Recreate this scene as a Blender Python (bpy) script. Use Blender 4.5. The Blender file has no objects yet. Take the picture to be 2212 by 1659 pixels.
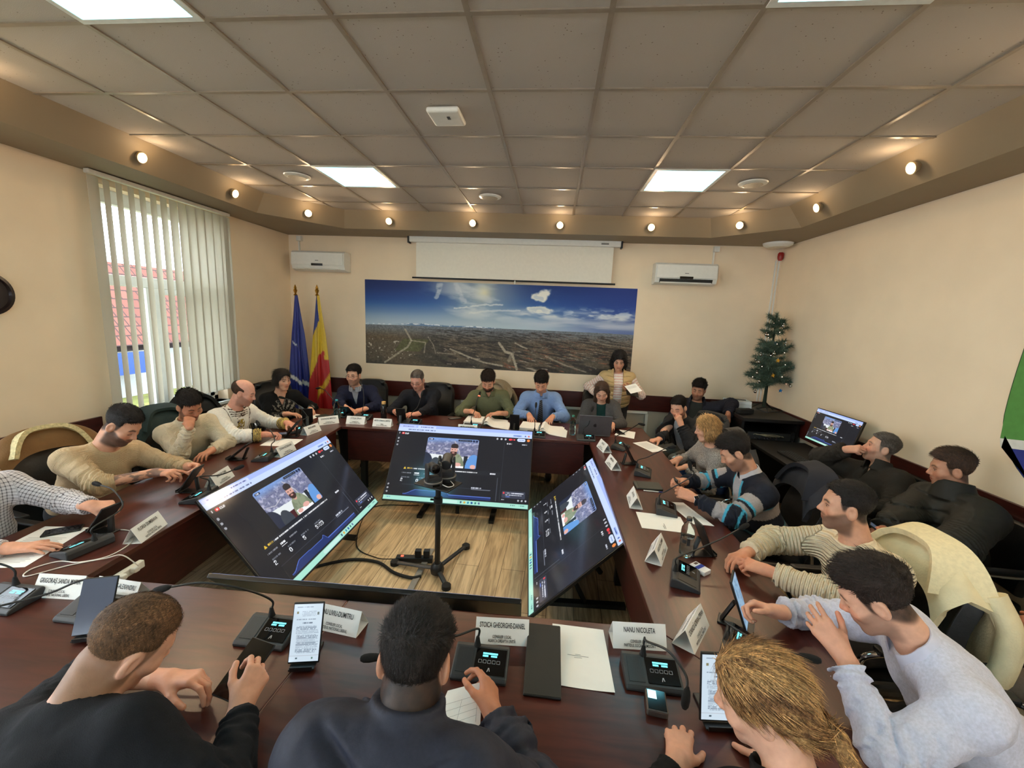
EXPO = 1.0; PANEL = 4.6; PANELC = (.20, .82, 1.0); BULB = 12.; SPOTW = 18.; GLOWW = .7; SKY = 4.0; SCREEN = 0.55
import bpy, bmesh, math, random
import numpy as np
from mathutils import Vector, Matrix, Euler
SC = bpy.context.scene
COL = SC.collection
PI = math.pi
random.seed(7)

# ------------------------------------------------------------------ materials
def lin(c):
    return tuple((x/255/12.92 if x/255 <= .04045 else ((x/255+.055)/1.055)**2.4) for x in c[:3]) + (1,)
def nlin(a):
    a = np.clip(a, 0, 1)
    return np.where(a <= .04045, a/12.92, ((a+.055)/1.055)**2.4)
MATS = {}
def mat(name, rgb=(128, 128, 128), rough=.5, metal=0., var=.06, scale=25., bump=0., bscale=None, emit=0., ergb=None,
        trans=0., spec=.5, coat=0., attr=None, stretch=None, sheen=0., alpha=1., sub=0., two=None):
    if name in MATS: return MATS[name]
    m = bpy.data.materials.new(name); m.use_nodes = True
    nt = m.node_tree; b = nt.nodes['Principled BSDF']; L = nt.links.new
    b.inputs['Roughness'].default_value = rough
    b.inputs['Metallic'].default_value = metal
    b.inputs['Specular IOR Level'].default_value = spec
    b.inputs['Transmission Weight'].default_value = trans
    b.inputs['Coat Weight'].default_value = coat
    b.inputs['Coat Roughness'].default_value = .12
    b.inputs['Alpha'].default_value = alpha
    if sheen: b.inputs['Sheen Weight'].default_value = sheen
    if sub:
        b.inputs['Subsurface Weight'].default_value = sub; b.inputs['Subsurface Radius'].default_value = (.012, .005, .003)
        b.inputs['Subsurface Scale'].default_value = 1.
    tc = nt.nodes.new('ShaderNodeTexCoord'); mp = nt.nodes.new('ShaderNodeMapping')
    L(tc.outputs['Object'], mp.inputs['Vector'])
    if stretch: mp.inputs['Scale'].default_value = stretch
    nz = nt.nodes.new('ShaderNodeTexNoise'); nz.inputs['Scale'].default_value = scale; nz.inputs['Detail'].default_value = 4
    L(mp.outputs['Vector'], nz.inputs['Vector'])
    src = None
    if attr:
        at = nt.nodes.new('ShaderNodeAttribute'); at.attribute_name = attr; src = at.outputs['Color']
    mx = nt.nodes.new('ShaderNodeMix'); mx.data_type = 'RGBA'
    if src is not None:
        hs = nt.nodes.new('ShaderNodeMix'); hs.data_type = 'RGBA'; hs.blend_type = 'MULTIPLY'; hs.inputs[0].default_value = 1
        cr = nt.nodes.new('ShaderNodeMapRange'); L(nz.outputs['Fac'], cr.inputs['Value'])
        cr.inputs['From Min'].default_value = .3; cr.inputs['From Max'].default_value = .7
        cr.inputs['To Min'].default_value = 1-var; cr.inputs['To Max'].default_value = 1+var
        L(src, hs.inputs[6]); L(cr.outputs['Result'], hs.inputs[7]); out = hs.outputs[2]
    else:
        c = lin(rgb); c2 = lin(two) if two else None
        mx.inputs[6].default_value = tuple(x*(1-var) for x in c[:3])+(1,) if not two else c
        mx.inputs[7].default_value = tuple(min(1, x*(1+var)) for x in c[:3])+(1,) if not two else c2
        cr = nt.nodes.new('ShaderNodeMapRange'); L(nz.outputs['Fac'], cr.inputs['Value'])
        cr.inputs['From Min'].default_value = .35; cr.inputs['From Max'].default_value = .65
        L(cr.outputs['Result'], mx.inputs[0]); out = mx.outputs[2]
    L(out, b.inputs['Base Color'])
    if bump:
        bp = nt.nodes.new('ShaderNodeBump'); bp.inputs['Strength'].default_value = bump; bp.inputs['Distance'].default_value = .01
        n2 = nt.nodes.new('ShaderNodeTexNoise'); n2.inputs['Scale'].default_value = bscale or scale*4; n2.inputs['Detail'].default_value = 3
        L(mp.outputs['Vector'], n2.inputs['Vector']); L(n2.outputs['Fac'], bp.inputs['Height']); L(bp.outputs['Normal'], b.inputs['Normal'])
    if emit:
        if ergb: b.inputs['Emission Color'].default_value = lin(ergb) if max(ergb) > 2 else tuple(ergb)+(1,)
        elif src is not None: L(src, b.inputs['Emission Color'])
        else: b.inputs['Emission Color'].default_value = lin(rgb)
        b.inputs['Emission Strength'].default_value = emit
    MATS[name] = m
    return m
def gmat(name, fn):
    """material with a custom node builder fn(nt, bsdf, objcoord)"""
    if name in MATS: return MATS[name]
    m = bpy.data.materials.new(name); m.use_nodes = True
    nt = m.node_tree; tc = nt.nodes.new('ShaderNodeTexCoord')
    fn(nt, nt.nodes['Principled BSDF'], tc.outputs['Object'])
    MATS[name] = m
    return m
def N(nt, t, **kw):
    n = nt.nodes.new('ShaderNode'+t)
    for k, v in kw.items():
        if k in n.inputs: n.inputs[k].default_value = v
        else: setattr(n, k, v)
    return n

# ------------------------------------------------------------------ mesh builder
def rotm(rx=0, ry=0, rz=0): return Euler((rx, ry, rz)).to_matrix()
class MB:
    def __init__(s): s.v = []; s.f = []; s.mi = []; s.T = None; s.m = 0
    def add(s, vs, fs):
        o = len(s.v)
        if s.T is not None: vs = [s.T @ Vector(v) for v in vs]
        s.v += [tuple(v) for v in vs]; s.f += [tuple(o+i for i in f) for f in fs]; s.mi += [s.m]*len(fs); return s
    def box(s, c, d, R=None, taper=1.):
        x, y, z = [k/2 for k in d]
        vs = [Vector((sx*x*(taper if sz > 0 else 1), sy*y*(taper if sz > 0 else 1), sz*z)) for sz in (-1, 1) for sy in (-1, 1) for sx in (-1, 1)]
        if R is not None: vs = [R @ v for v in vs]
        vs = [v+Vector(c) for v in vs]
        return s.add(vs, [(0, 2, 3, 1), (4, 5, 7, 6), (0, 1, 5, 4), (2, 6, 7, 3), (0, 4, 6, 2), (1, 3, 7, 5)])
    def b2(s, a, b): # box from corner to corner
        return s.box([(p+q)/2 for p, q in zip(a, b)], [abs(q-p) for p, q in zip(a, b)])
    def prism(s, poly, a0, a1, axis='z'):
        n = len(poly)
        def P(u, v, w): return (u, v, w) if axis == 'z' else ((u, w, v) if axis == 'y' else (w, u, v))
        vs = [P(u, v, a0) for u, v in poly]+[P(u, v, a1) for u, v in poly]
        return s.add(vs, [tuple(range(n))[::-1], tuple(range(n, 2*n))]+[(i, (i+1) % n, n+(i+1) % n, n+i) for i in range(n)])
    def tube(s, pts, r, n=8, cap=True, flat=None):
        pts = [Vector(p) for p in pts]; k = len(pts)
        rs = r if isinstance(r, (list, tuple)) else [r]*k
        vs = []; prev = None
        for i, p in enumerate(pts):
            t = (pts[min(i+1, k-1)]-pts[max(i-1, 0)]).normalized()
            if prev is None:
                a = Vector((0, 0, 1)) if abs(t.z) < .9 else Vector((1, 0, 0)); u = t.cross(a).normalized()
            else: u = (prev-t*prev.dot(t)).normalized()
            prev = u; w = t.cross(u)
            for j in range(n):
                an = 2*PI*j/n; vs.append(p+(u*math.cos(an)+w*math.sin(an)*(flat or 1))*rs[i])
        fs = [(i*n+j, i*n+(j+1) % n, (i+1)*n+(j+1) % n, (i+1)*n+j) for i in range(k-1) for j in range(n)]
        if cap: fs += [tuple(range(n))[::-1], tuple((k-1)*n+j for j in range(n))]
        return s.add(vs, fs)
    def cyl(s, a, b, r, r2=None, n=20): return s.tube([a, b], [r, r if r2 is None else r2], n)
    def lathe(s, prof, c=(0, 0, 0), n=24, R=None):
        vs = []; k = len(prof)
        for r, z in prof:
            for j in range(n):
                v = Vector((r*math.cos(2*PI*j/n), r*math.sin(2*PI*j/n), z)); vs.append((R @ v if R is not None else v)+Vector(c))
        fs = [(i*n+j, i*n+(j+1) % n, (i+1)*n+(j+1) % n, (i+1)*n+j) for i in range(k-1) for j in range(n)]
        fs += [tuple(range(n))[::-1], tuple((k-1)*n+j for j in range(n))]
        return s.add(vs, fs)
    def sph(s, c, r, n=16, m=10, R=None):
        r = r if isinstance(r, (tuple, list)) else (r, r, r)
        vs = []
        for i in range(m+1):
            th = PI*i/m
            for j in range(n):
                v = Vector((r[0]*math.sin(th)*math.cos(2*PI*j/n), r[1]*math.sin(th)*math.sin(2*PI*j/n), -r[2]*math.cos(th)))
                vs.append((R @ v if R is not None else v)+Vector(c))
        return s.add(vs, [(i*n+j, i*n+(j+1) % n, (i+1)*n+(j+1) % n, (i+1)*n+j) for i in range(m) for j in range(n)])
    def quad(s, a, b, c, d): return s.add([a, b, c, d], [(0, 1, 2, 3)])
    def grid(s, fn, nu, nv):
        vs = [fn(i/nu, j/nv) for j in range(nv+1) for i in range(nu+1)]
        return s.add(vs, [(j*(nu+1)+i, j*(nu+1)+i+1, (j+1)*(nu+1)+i+1, (j+1)*(nu+1)+i) for j in range(nv) for i in range(nu)])
    def sheet(s, fn, nu, nv, th):
        """closed thick sheet: fn(u,v)->point, thickness th along the local normal"""
        P = [[Vector(fn(i/nu, j/nv)) for i in range(nu+1)] for j in range(nv+1)]
        top = []; bot = []
        for j in range(nv+1):
            for i in range(nu+1):
                du = P[j][min(i+1, nu)]-P[j][max(i-1, 0)]; dv = P[min(j+1, nv)][i]-P[max(j-1, 0)][i]
                n = du.cross(dv).normalized(); top.append(P[j][i]+n*th/2); bot.append(P[j][i]-n*th/2)
        k = len(top); W = nu+1; fs = []
        for j in range(nv):
            for i in range(nu):
                a = j*W+i; q = (a, a+1, a+W+1, a+W); fs.append(q); fs.append(tuple(k+x for x in q[::-1]))
        ring = [i for i in range(nu)]+[j*W+nu for j in range(nv)]+[nv*W+i for i in range(nu, 0, -1)]+[j*W for j in range(nv, 0, -1)]
        for a, b in zip(ring, ring[1:]+ring[:1]): fs.append((b, a, k+a, k+b))
        return s.add(top+bot, fs)
    def build(s, name, mats, parent=None, smooth=None, bevel=0., loc=None, rot=None, seg=2):
        me = bpy.data.meshes.new(name); me.from_pydata(s.v, [], s.f)
        for m in (mats if isinstance(mats, (list, tuple)) else [mats]): me.materials.append(m)
        me.polygons.foreach_set('material_index', s.mi)
        if smooth is not None:
            me.polygons.foreach_set('use_smooth', [True]*len(s.f)); me.set_sharp_from_angle(angle=math.radians(smooth))
        me.update()
        o = bpy.data.objects.new(name, me); COL.objects.link(o)
        if parent is not None: o.parent = parent
        if loc is not None: o.location = loc
        if rot is not None: o.rotation_euler = rot
        if bevel:
            b = o.modifiers.new('bevel', 'BEVEL'); b.width = bevel; b.segments = seg; b.limit_method = 'ANGLE'; b.angle_limit = math.radians(40)
        return o
def tag(o, label, cat, group=None, kind=None):
    if label: o['label'] = label
    if cat: o['category'] = cat
    if group: o['group'] = group
    if kind: o['kind'] = kind
    return o
def thing(name, label, cat, loc=(0, 0, 0), rz=0., group=None, rot=None):
    o = bpy.data.objects.new(name, None); COL.objects.link(o); o.empty_display_size = .05
    o.location = loc; o.rotation_euler = rot if rot is not None else (0, 0, rz)
    return tag(o, label, cat, group)
def struct(o): o['kind'] = 'structure'; return o
def dup(root, label=None, loc=None, rz=None, group=None):
    r = root.copy(); COL.objects.link(r)
    if label: r['label'] = label
    if loc is not None: r.location = loc
    if rz is not None: r.rotation_euler = (0, 0, rz)
    if group: r['group'] = group
    for ch in list(root.children):
        c = ch.copy(); COL.objects.link(c); c.parent = r
        for g in list(ch.children):
            d = g.copy(); COL.objects.link(d); d.parent = c
    return r
def spline(pts, n=8):
    """catmull-rom through pts"""
    P = [Vector(p) for p in pts]; P = [P[0]*2-P[1]]+P+[P[-1]*2-P[-2]]; out = []
    for i in range(1, len(P)-2):
        for k in range(n):
            t = k/n; a, b, c, d = P[i-1:i+3]
            out.append(.5*((2*b)+(c-a)*t+(2*a-5*b+4*c-d)*t*t+(3*b-3*c+d-a)*t*t*t))
    return out+[P[-2]]
def text_mesh(txt, size, bold=0., sx=1.):
    """list of (verts, faces) for one line of text centred on the origin in the xy plane"""
    cu = bpy.data.curves.new('t', 'FONT'); cu.body = txt; cu.size = size; cu.offset = bold; cu.align_x = 'CENTER'; cu.align_y = 'CENTER'
    cu.resolution_u = 3
    o = bpy.data.objects.new('t', cu); COL.objects.link(o)
    dg = bpy.context.evaluated_depsgraph_get(); me = bpy.data.meshes.new_from_object(o.evaluated_get(dg))
    vs = [(v.co.x*sx, v.co.y, 0) for v in me.vertices]; fs = [tuple(p.vertices) for p in me.polygons]
    bpy.data.objects.remove(o); bpy.data.curves.remove(cu); bpy.data.meshes.remove(me)
    return vs, fs
# ------------------------------------------------------------------ numpy noise
def _h(ix, iy, iz, s):
    n = (ix*374761393+iy*668265263+iz*2147483647+s*1274126177) & 0x7fffffff
    n = ((n ^ (n >> 13))*1274126177) & 0x7fffffff
    return ((n ^ (n >> 16)) & 0xffff)/65535.
def vnoise(x, y, z=None, s=0):
    x = np.asarray(x, float); y = np.asarray(y, float); z = np.zeros_like(x) if z is None else np.asarray(z, float)
    ix, iy, iz = [np.floor(k).astype(np.int64) for k in (x, y, z)]; fx, fy, fz = x-ix, y-iy, z-iz
    fx, fy, fz = [k*k*(3-2*k) for k in (fx, fy, fz)]; r = 0
    for dx in (0, 1):
        for dy in (0, 1):
            for dz in (0, 1):
                r = r+_h(ix+dx, iy+dy, iz+dz, s)*(fx if dx else 1-fx)*(fy if dy else 1-fy)*(fz if dz else 1-fz)
    return r
def fbm(x, y, z=None, o=4, s=0):
    r = 0; a = .5
    for k in range(o):
        r = r+a*vnoise(np.asarray(x)*2**k, np.asarray(y)*2**k, None if z is None else np.asarray(z)*2**k, s+k); a *= .5
    return r
def paint_plane(name, w, h, nx, ny, fn, m, parent=None):
    """flat picture: rgb (0..1 sRGB) per vertex from fn(U,V); lies in local xz, facing -y"""
    U, V = np.meshgrid(np.linspace(0, 1, nx), np.linspace(0, 1, ny))
    col = nlin(np.clip(fn(U, V), 0, 1)).reshape(-1, 3)
    co = np.stack([(U-.5)*w, 0*U, (V-.5)*h], -1).reshape(-1, 3)
    i = np.arange((ny-1)*nx).reshape(ny-1, nx)[:, :-1].ravel(); F = np.stack([i, i+1, i+nx+1, i+nx], -1)
    me = bpy.data.meshes.new(name); npmesh(me, co, F)
    a = me.color_attributes.new('Col', 'FLOAT_COLOR', 'POINT'); a.data.foreach_set('color', np.c_[col, np.ones(len(col))].astype(np.float32).ravel())
    me.materials.append(m); o = bpy.data.objects.new(name, me); COL.objects.link(o)
    if parent: o.parent = parent
    return o
def npmesh(me, V, F):
    me.vertices.add(len(V)); me.vertices.foreach_set('co', np.asarray(V, np.float32).ravel())
    me.loops.add(F.size); me.loops.foreach_set('vertex_index', F.astype(np.int32).ravel())
    me.polygons.add(len(F)); me.polygons.foreach_set('loop_start', np.arange(0, F.size, F.shape[1], dtype=np.int32))
    me.polygons.foreach_set('loop_total', np.full(len(F), F.shape[1], np.int32))
    me.update(calc_edges=True); me.validate()
# ------------------------------------------------------------------ camera
CAMZ = 2.015
def camera():
    f = 891.25; yaw, pitch, roll = math.radians(5.228), math.radians(9.222), math.radians(2.4135)
    F = Vector((-math.sin(yaw)*math.cos(pitch), math.cos(yaw)*math.cos(pitch), -math.sin(pitch)))
    r = Vector((math.cos(yaw), math.sin(yaw), 0)); u = r.cross(F)
    R = r*math.cos(roll)+u*math.sin(roll); U = u*math.cos(roll)-r*math.sin(roll)
    cam = bpy.data.cameras.new('camera'); o = bpy.data.objects.new('camera', cam); COL.objects.link(o)
    M = Matrix((R, U, -F)).transposed().to_4x4(); M.translation = (0, 0, CAMZ); o.matrix_world = M
    cam.sensor_width = 36; cam.lens = f/2212*36; cam.clip_start = .02; cam.clip_end = 200
    SC.camera = o
camera()
SC.view_settings.view_transform = 'Standard'; SC.view_settings.look = 'None'; SC.view_settings.gamma = 1
SC.view_settings.use_curve_mapping = False; SC.view_settings.exposure = EXPO
# ------------------------------------------------------------------ room shell
XL, XR, YB, YF, ZC, ZS = -3.95, 2.98, 6.0, -5.2, 3.277, 3.07
m_wall = mat('cream wall paint', (238, 215, 184), .75, var=.025, scale=3, bump=.05, bscale=180)
def lower_wall(nt, b, oc): pass
m_low = mat('grey beige dado paint', (186, 177, 160), .7, var=.03, scale=4, bump=.05, bscale=160)
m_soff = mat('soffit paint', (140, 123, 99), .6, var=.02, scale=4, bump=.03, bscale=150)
m_wood = mat('dark mahogany trim', (66, 24, 18), .35, var=.25, scale=6, stretch=(1, 1, 14), coat=.2)
def _tile(nt, b, oc):
    L = nt.links.new
    v = N(nt, 'TexVoronoi', Scale=38.); v.inputs['Randomness'].default_value = 1; L(oc, v.inputs['Vector'])
    n = N(nt, 'TexNoise', Scale=7.); L(oc, n.inputs['Vector'])
    lt = N(nt, 'Math', operation='LESS_THAN'); lt.inputs[1].default_value = .11; L(v.outputs['Distance'], lt.inputs[0])
    g = N(nt, 'Math', operation='GREATER_THAN'); g.inputs[1].default_value = .52; L(n.outputs['Fac'], g.inputs[0])
    mu = N(nt, 'Math', operation='MULTIPLY'); L(lt.outputs[0], mu.inputs[0]); L(g.outputs[0], mu.inputs[1])
    mx = N(nt, 'Mix', data_type='RGBA'); mx.inputs[6].default_value = lin((176, 167, 158)); mx.inputs[7].default_value = lin((112, 98, 84))
    L(mu.outputs[0], mx.inputs[0]); L(mx.outputs[2], b.inputs['Base Color']); b.inputs['Roughness'].default_value = .85
    n2 = N(nt, 'TexNoise', Scale=260.); L(oc, n2.inputs['Vector'])
    bp = N(nt, 'Bump', Strength=.12, Distance=.01); L(n2.outputs['Fac'], bp.inputs['Height']); L(bp.outputs['Normal'], b.inputs['Normal'])
m_tile = gmat('mineral fibre ceiling tile', _tile)
m_tbar = mat('ceiling grid metal', (150, 138, 124), .32, metal=.25, var=.04)
def _floor(nt, b, oc):
    L = nt.links.new
    mp = N(nt, 'Mapping'); mp.inputs['Rotation'].default_value = (0, 0, math.radians(91.5)); L(oc, mp.inputs['Vector'])
    br = N(nt, 'TexBrick', Scale=1.); br.inputs['Mortar Size'].default_value = .002; br.inputs['Brick Width'].default_value = 1.28; br.inputs['Row Height'].default_value = .19
    br.inputs['Color1'].default_value = lin((216, 190, 150)); br.inputs['Color2'].default_value = lin((196, 168, 128)); br.inputs['Mortar'].default_value = lin((92, 70, 48)); br.offset = .37
    L(mp.outputs['Vector'], br.inputs['Vector'])
    m2 = N(nt, 'Mapping'); m2.inputs['Scale'].default_value = (14, 1.1, 1); L(oc, m2.inputs['Vector'])
    n = N(nt, 'TexNoise', Scale=2.2, Detail=8., Distortion=1.2); L(m2.outputs['Vector'], n.inputs['Vector'])
    cr = N(nt, 'ValToRGB'); cr.color_ramp.elements[0].position = .36; cr.color_ramp.elements[0].color = (.42, .38, .34, 1); cr.color_ramp.elements[1].position = .62; cr.color_ramp.elements[1].color = (1, 1, 1, 1)
    L(n.outputs['Fac'], cr.inputs['Fac'])
    mx = N(nt, 'Mix', data_type='RGBA', blend_type='MULTIPLY'); mx.inputs[0].default_value = .75; L(br.outputs['Color'], mx.inputs[6]); L(cr.outputs['Color'], mx.inputs[7])
    L(mx.outputs[2], b.inputs['Base Color']); b.inputs['Roughness'].default_value = .42
m_floor = gmat('light oak laminate', _floor)

b = MB(); b.box(((XL+XR)/2, (YB+YF)/2, -.05), (XR-XL+.4, YB-YF+.4, .1)); struct(b.build('floor', m_floor))
# walls (left wall has the window opening)
WY0, WY1, WZ0, WZ1 = 3.36, 4.66, .86, 3.0
def wallbox(name, segs):
    b = MB()
    for a, c, mi in segs: b.m = mi; b.b2(a, c)
    return struct(b.build(name, [m_wall, m_low]))
T = .3
wallbox('wall_back', [((XL-T, YB, .87), (XR+T, YB+T, ZC+.1), 0), ((XL-T, YB, 0), (XR+T, YB+T, .87), 1)])
wallbox('wall_right', [((XR, YF, .87), (XR+T, YB, ZC+.1), 0), ((XR, YF, 0), (XR+T, YB, .87), 1)])
LW = [(-3.9, -2.5), (-1.9, -.5), (.0, 2.0), (WY0, WY1)]; FW_ADDED = [(-3.2, -1.4), (-.4, 1.6)]  # only the last left opening is in view; the others are added for daylight
def openings(lo, hi, wins, mk):
    sg = []; e = lo
    for a, c in wins:
        sg += [(mk(e, .87), mk(a, ZC+.1, 1), 0), (mk(e, 0), mk(a, .87, 1), 1), (mk(a, WZ1), mk(c, ZC+.1, 1), 0), (mk(a, 0), mk(c, WZ0, 1), 1)]; e = c
    return sg+[(mk(e, .87), mk(hi, ZC+.1, 1), 0), (mk(e, 0), mk(hi, .87, 1), 1)]
wallbox('wall_left', openings(YF, YB, LW, lambda t, z, o=0: (XL-T+T*o, t, z))); wallbox('wall_front', openings(XL-T, XR+T, FW_ADDED, lambda t, z, o=0: (t, YF-T+T*o, z)))
b = MB(); b.box(((XL+XR)/2, (YB+YF)/2, ZC+.05), (XR-XL+.4, YB-YF+.4, .1)); ceil = struct(b.build('ceiling', m_tile))
b = MB(); gx0, gy0 = -.431, 1.339
for i in range(-6, 7):
    x = gx0+.6*i
    if -3.4 < x < 2.45: b.box((x, (YF+5.36)/2, ZC-.003), (.024, 5.36-YF, .008))
for j in range(-11, 7):
    y = gy0+.6*j
    if YF < y < 5.4: b.box(((-3.34+2.4)/2, y, ZC-.0034), (5.74, .024, .0072))
b.build('ceiling_grid', m_tbar, ceil)
# dropped soffit round the ceiling
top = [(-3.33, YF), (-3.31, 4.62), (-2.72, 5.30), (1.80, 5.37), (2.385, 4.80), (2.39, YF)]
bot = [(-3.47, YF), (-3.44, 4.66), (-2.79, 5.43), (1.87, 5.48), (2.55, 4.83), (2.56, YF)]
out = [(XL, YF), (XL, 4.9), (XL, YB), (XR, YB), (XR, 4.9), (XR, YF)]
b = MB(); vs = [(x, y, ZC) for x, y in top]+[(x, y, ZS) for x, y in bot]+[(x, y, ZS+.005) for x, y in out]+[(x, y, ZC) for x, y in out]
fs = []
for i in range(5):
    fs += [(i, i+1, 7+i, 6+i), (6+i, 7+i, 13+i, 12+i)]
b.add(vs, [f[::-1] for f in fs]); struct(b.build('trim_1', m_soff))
# wooden chair rails
def rail(name, a, c):
    b = MB(); b.b2(a, c); return struct(b.build(name, m_wood, bevel=.004))
rail('trim_2', (XL, YB-.022, .755), (XR, YB, .985)); rail('trim_3', (XL, 2.0, .765), (XL+.022, 3.2, .995)); rail('trim_4', (XL, 4.86, .765), (XL+.022, YB-.022, .99))
rail('trim_5', (XR-.022, YF, .755), (XR, YB-.022, .985))
m_base = mat('brown baseboard', (92, 62, 44), .5)
for nm, a, c in (('baseboard_back', (XL, YB-.014, 0), (XR, YB, .07)), ('baseboard_left', (XL, YF, 0), (XL+.014, YB-.014, .07)), ('baseboard_right', (XR-.014, YF, 0), (XR, YB-.014, .07))):
    b = MB(); b.b2(a, c); struct(b.build(nm, m_base))
# ------------------------------------------------------------------ window, blinds, outside
m_pvc = mat('white window frame', (225, 228, 226), .35, var=.02)
m_glass = mat('window glass', (255, 255, 255), .0, trans=1., var=0, spec=.5); MATS['window glass'].node_tree.nodes['Principled BSDF'].inputs['IOR'].default_value = 1.0
b = MB(); X0, X1 = XL-.2, XL-.13
def bar(y0, y1, z0, z1, d=0): b.b2((X0-d, y0, z0), (X1+d, y1, z1))
bar(WY0, WY0+.06, WZ0, WZ1); bar(WY1-.06, WY1, WZ0, WZ1); bar(WY0, WY1, WZ0, WZ0+.06); bar(WY0, WY1, WZ1-.12, WZ1); bar(WY0+.06, WY1-.06, 2.15, 2.25)
bar(3.86, 3.93, WZ0+.06, 2.15); bar(3.93, 4.02, WZ0+.06, 2.15, .01)
for y0, y1 in ((4.02, 4.6),): bar(y0, y1, 2.09, 2.15, .01); bar(y0, y1, WZ0+.06, WZ0+.14, .01)
bar(4.53, 4.6, WZ0+.06, 2.15, .01)
win = struct(b.build('window_1', m_pvc, bevel=.004))
b = MB(); b.b2((XL-.168, WY0+.05, WZ0+.05), (XL-.164, WY1-.05, WZ1-.1)); b.build('pane', m_glass, win)
b = MB(); b.b2((XL-.13, WY0, WZ0-.03), (XL+.04, WY1, WZ0)); b.build('window_sill', m_pvc, win)
def portal(c, w_, h_, rot):
    l = bpy.data.lights.new('window_daylight', 'AREA'); l.shape = 'RECTANGLE'; l.size = w_; l.size_y = h_; l.cycles.is_portal = True; o = bpy.data.objects.new('window_daylight', l); COL.objects.link(o); o.location = c; o.rotation_euler = rot
portal((XL-.26, (WY0+WY1)/2, (WZ0+WZ1)/2), WY1-WY0, WZ1-WZ0, (0, -PI/2, 0))
for n_, (k, (a, c)) in enumerate([(0, w_) for w_ in LW[:3]]+[(1, w_) for w_ in FW_ADDED]):  # unseen left and front windows, added to let more daylight into the room
    b = MB(); P = (lambda t, d, z: (XL-.165+d, t, z)) if k == 0 else (lambda t, d, z: (t, YF-.165+d, z)); q = (a+c)/2
    for t0, t1, z0, z1 in ((a, a+.06, WZ0, WZ1), (c-.06, c, WZ0, WZ1), (a, c, WZ0, WZ0+.06), (a, c, WZ1-.06, WZ1), (q-.04, q+.04, WZ0, WZ1), (a, c, 2.15, 2.22)): b.b2(P(t0, -.035, z0), P(t1, .035, z1))
    w_ = struct(b.build('window_%d' % (n_+2), m_pvc)); b = MB(); b.b2(P(a+.05, -.002, WZ0+.05), P(c-.05, .002, WZ1-.05)); b.build('pane', m_glass, w_)
    portal(P(q, -.1, (WZ0+WZ1)/2), c-a, WZ1-WZ0, (0, -PI/2, 0) if k == 0 else (PI/2, 0, 0))
m_slat = gmat('blind fabric', lambda nt, b, oc: None)
def _slat():
    nt = m_slat.node_tree; b = nt.nodes['Principled BSDF']; L = nt.links.new
    b.inputs['Base Color'].default_value = lin((216, 211, 200)); b.inputs['Roughness'].default_value = .8
    t = N(nt, 'BsdfTranslucent'); t.inputs['Color'].default_value = lin((224, 222, 212)); mx = N(nt, 'MixShader'); mx.inputs[0].default_value = .5
    tc = N(nt, 'TexCoord'); w = N(nt, 'TexNoise', Scale=140.); L(tc.outputs['Object'], w.inputs['Vector']); bp = N(nt, 'Bump', Strength=.15, Distance=.005)
    L(w.outputs['Fac'], bp.inputs['Height']); L(bp.outputs['Normal'], b.inputs['Normal'])
    o = nt.nodes['Material Output']; L(b.outputs[0], mx.inputs[1]); L(t.outputs[0], mx.inputs[2]); L(mx.outputs[0], o.inputs['Surface'])
_slat()
bl = thing('vertical_blind', 'off white vertical slat blind hanging half open across the tall window', 'blind', (XL+.1, 3.98, 3.05))
b = MB(); b.box((0, 0, 0), (.05, 1.5, .035)); b.build('head_rail', mat('blind rail', (206, 200, 188), .45), bl, bevel=.006)
sl = MB(); sl.sheet(lambda u, v: ((.008*math.sin(PI*u)), (u-.5)*.127, -1.0+(v-.5)*2.0), 6, 2, .0016)
slat0 = None
ys = [-.705, -.6, -.495, -.39, -.285, -.18, -.075, .03, .135, .24, .345, .45, .555, .66, .715]
angs = [18, 31, 30, 29, 27, 25, 22, 15, 8, 3, 0, -2, -4, -4, 10]
for y, a in zip(ys, angs):
    if slat0 is None: slat0 = sl.build('slat', m_slat, bl, smooth=40); s_ = slat0
    else: s_ = slat0.copy(); COL.objects.link(s_); s_.parent = bl
    s_.location = (0, y, -.03); s_.rotation_euler = (0, 0, math.radians(a))
b = MB()
for i in range(len(ys)-1):
    b.tube(spline([(.02, ys[i], -2.0), (.02, (ys[i]+ys[i+1])/2, -2.03), (.02, ys[i+1], -2.0)], 4), .0015, 5)
b.build('bottom_chain', m_pvc, bl)
# outside
def _roof(nt, b, oc):
    L = nt.links.new; br = N(nt, 'TexBrick', Scale=1.); br.inputs['Brick Width'].default_value = .3; br.inputs['Row Height'].default_value = .26; br.inputs['Mortar Size'].default_value = .018
    br.inputs['Color1'].default_value = lin((116, 66, 52)); br.inputs['Color2'].default_value = lin((100, 54, 42)); br.inputs['Mortar'].default_value = lin((52, 30, 26))
    mp = N(nt, 'Mapping'); mp.inputs['Rotation'].default_value = (0, PI/2, PI/2); L(oc, mp.inputs['Vector']); L(mp.outputs['Vector'], br.inputs['Vector'])
    L(br.outputs['Color'], b.inputs['Base Color']); b.inputs['Roughness'].default_value = .8
hs = thing('neighbour_house', 'house with red tiled roof seen through the window blind', 'house', (-12.4, 11, -.8))
b = MB(); b.b2((-4, -7, 0), (0, 9, 1.35)); b.build('house_wall', mat('white render', (150, 152, 154), .8), hs)
b = MB(); b.add([(.4, -7.5, 1.55), (.4, 9.5, 1.55), (-1.6, 9.5, 4.0), (-1.6, -7.5, 4.0)], [(0, 1, 2, 3)]); b.add([(-5, -7.5, 1.5), (-5, 9.5, 1.5), (-1.6, 9.5, 4.0), (-1.6, -7.5, 4.0)], [(3, 2, 1, 0)]); b.build('roof', gmat('red roof tiles', _roof), hs)
b = MB(); b.box((.43, -.6, 1.05), (.06, 1.5, .62)); b.build('blue_awning', mat('blue awning', (24, 60, 130), .5), hs)
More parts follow.
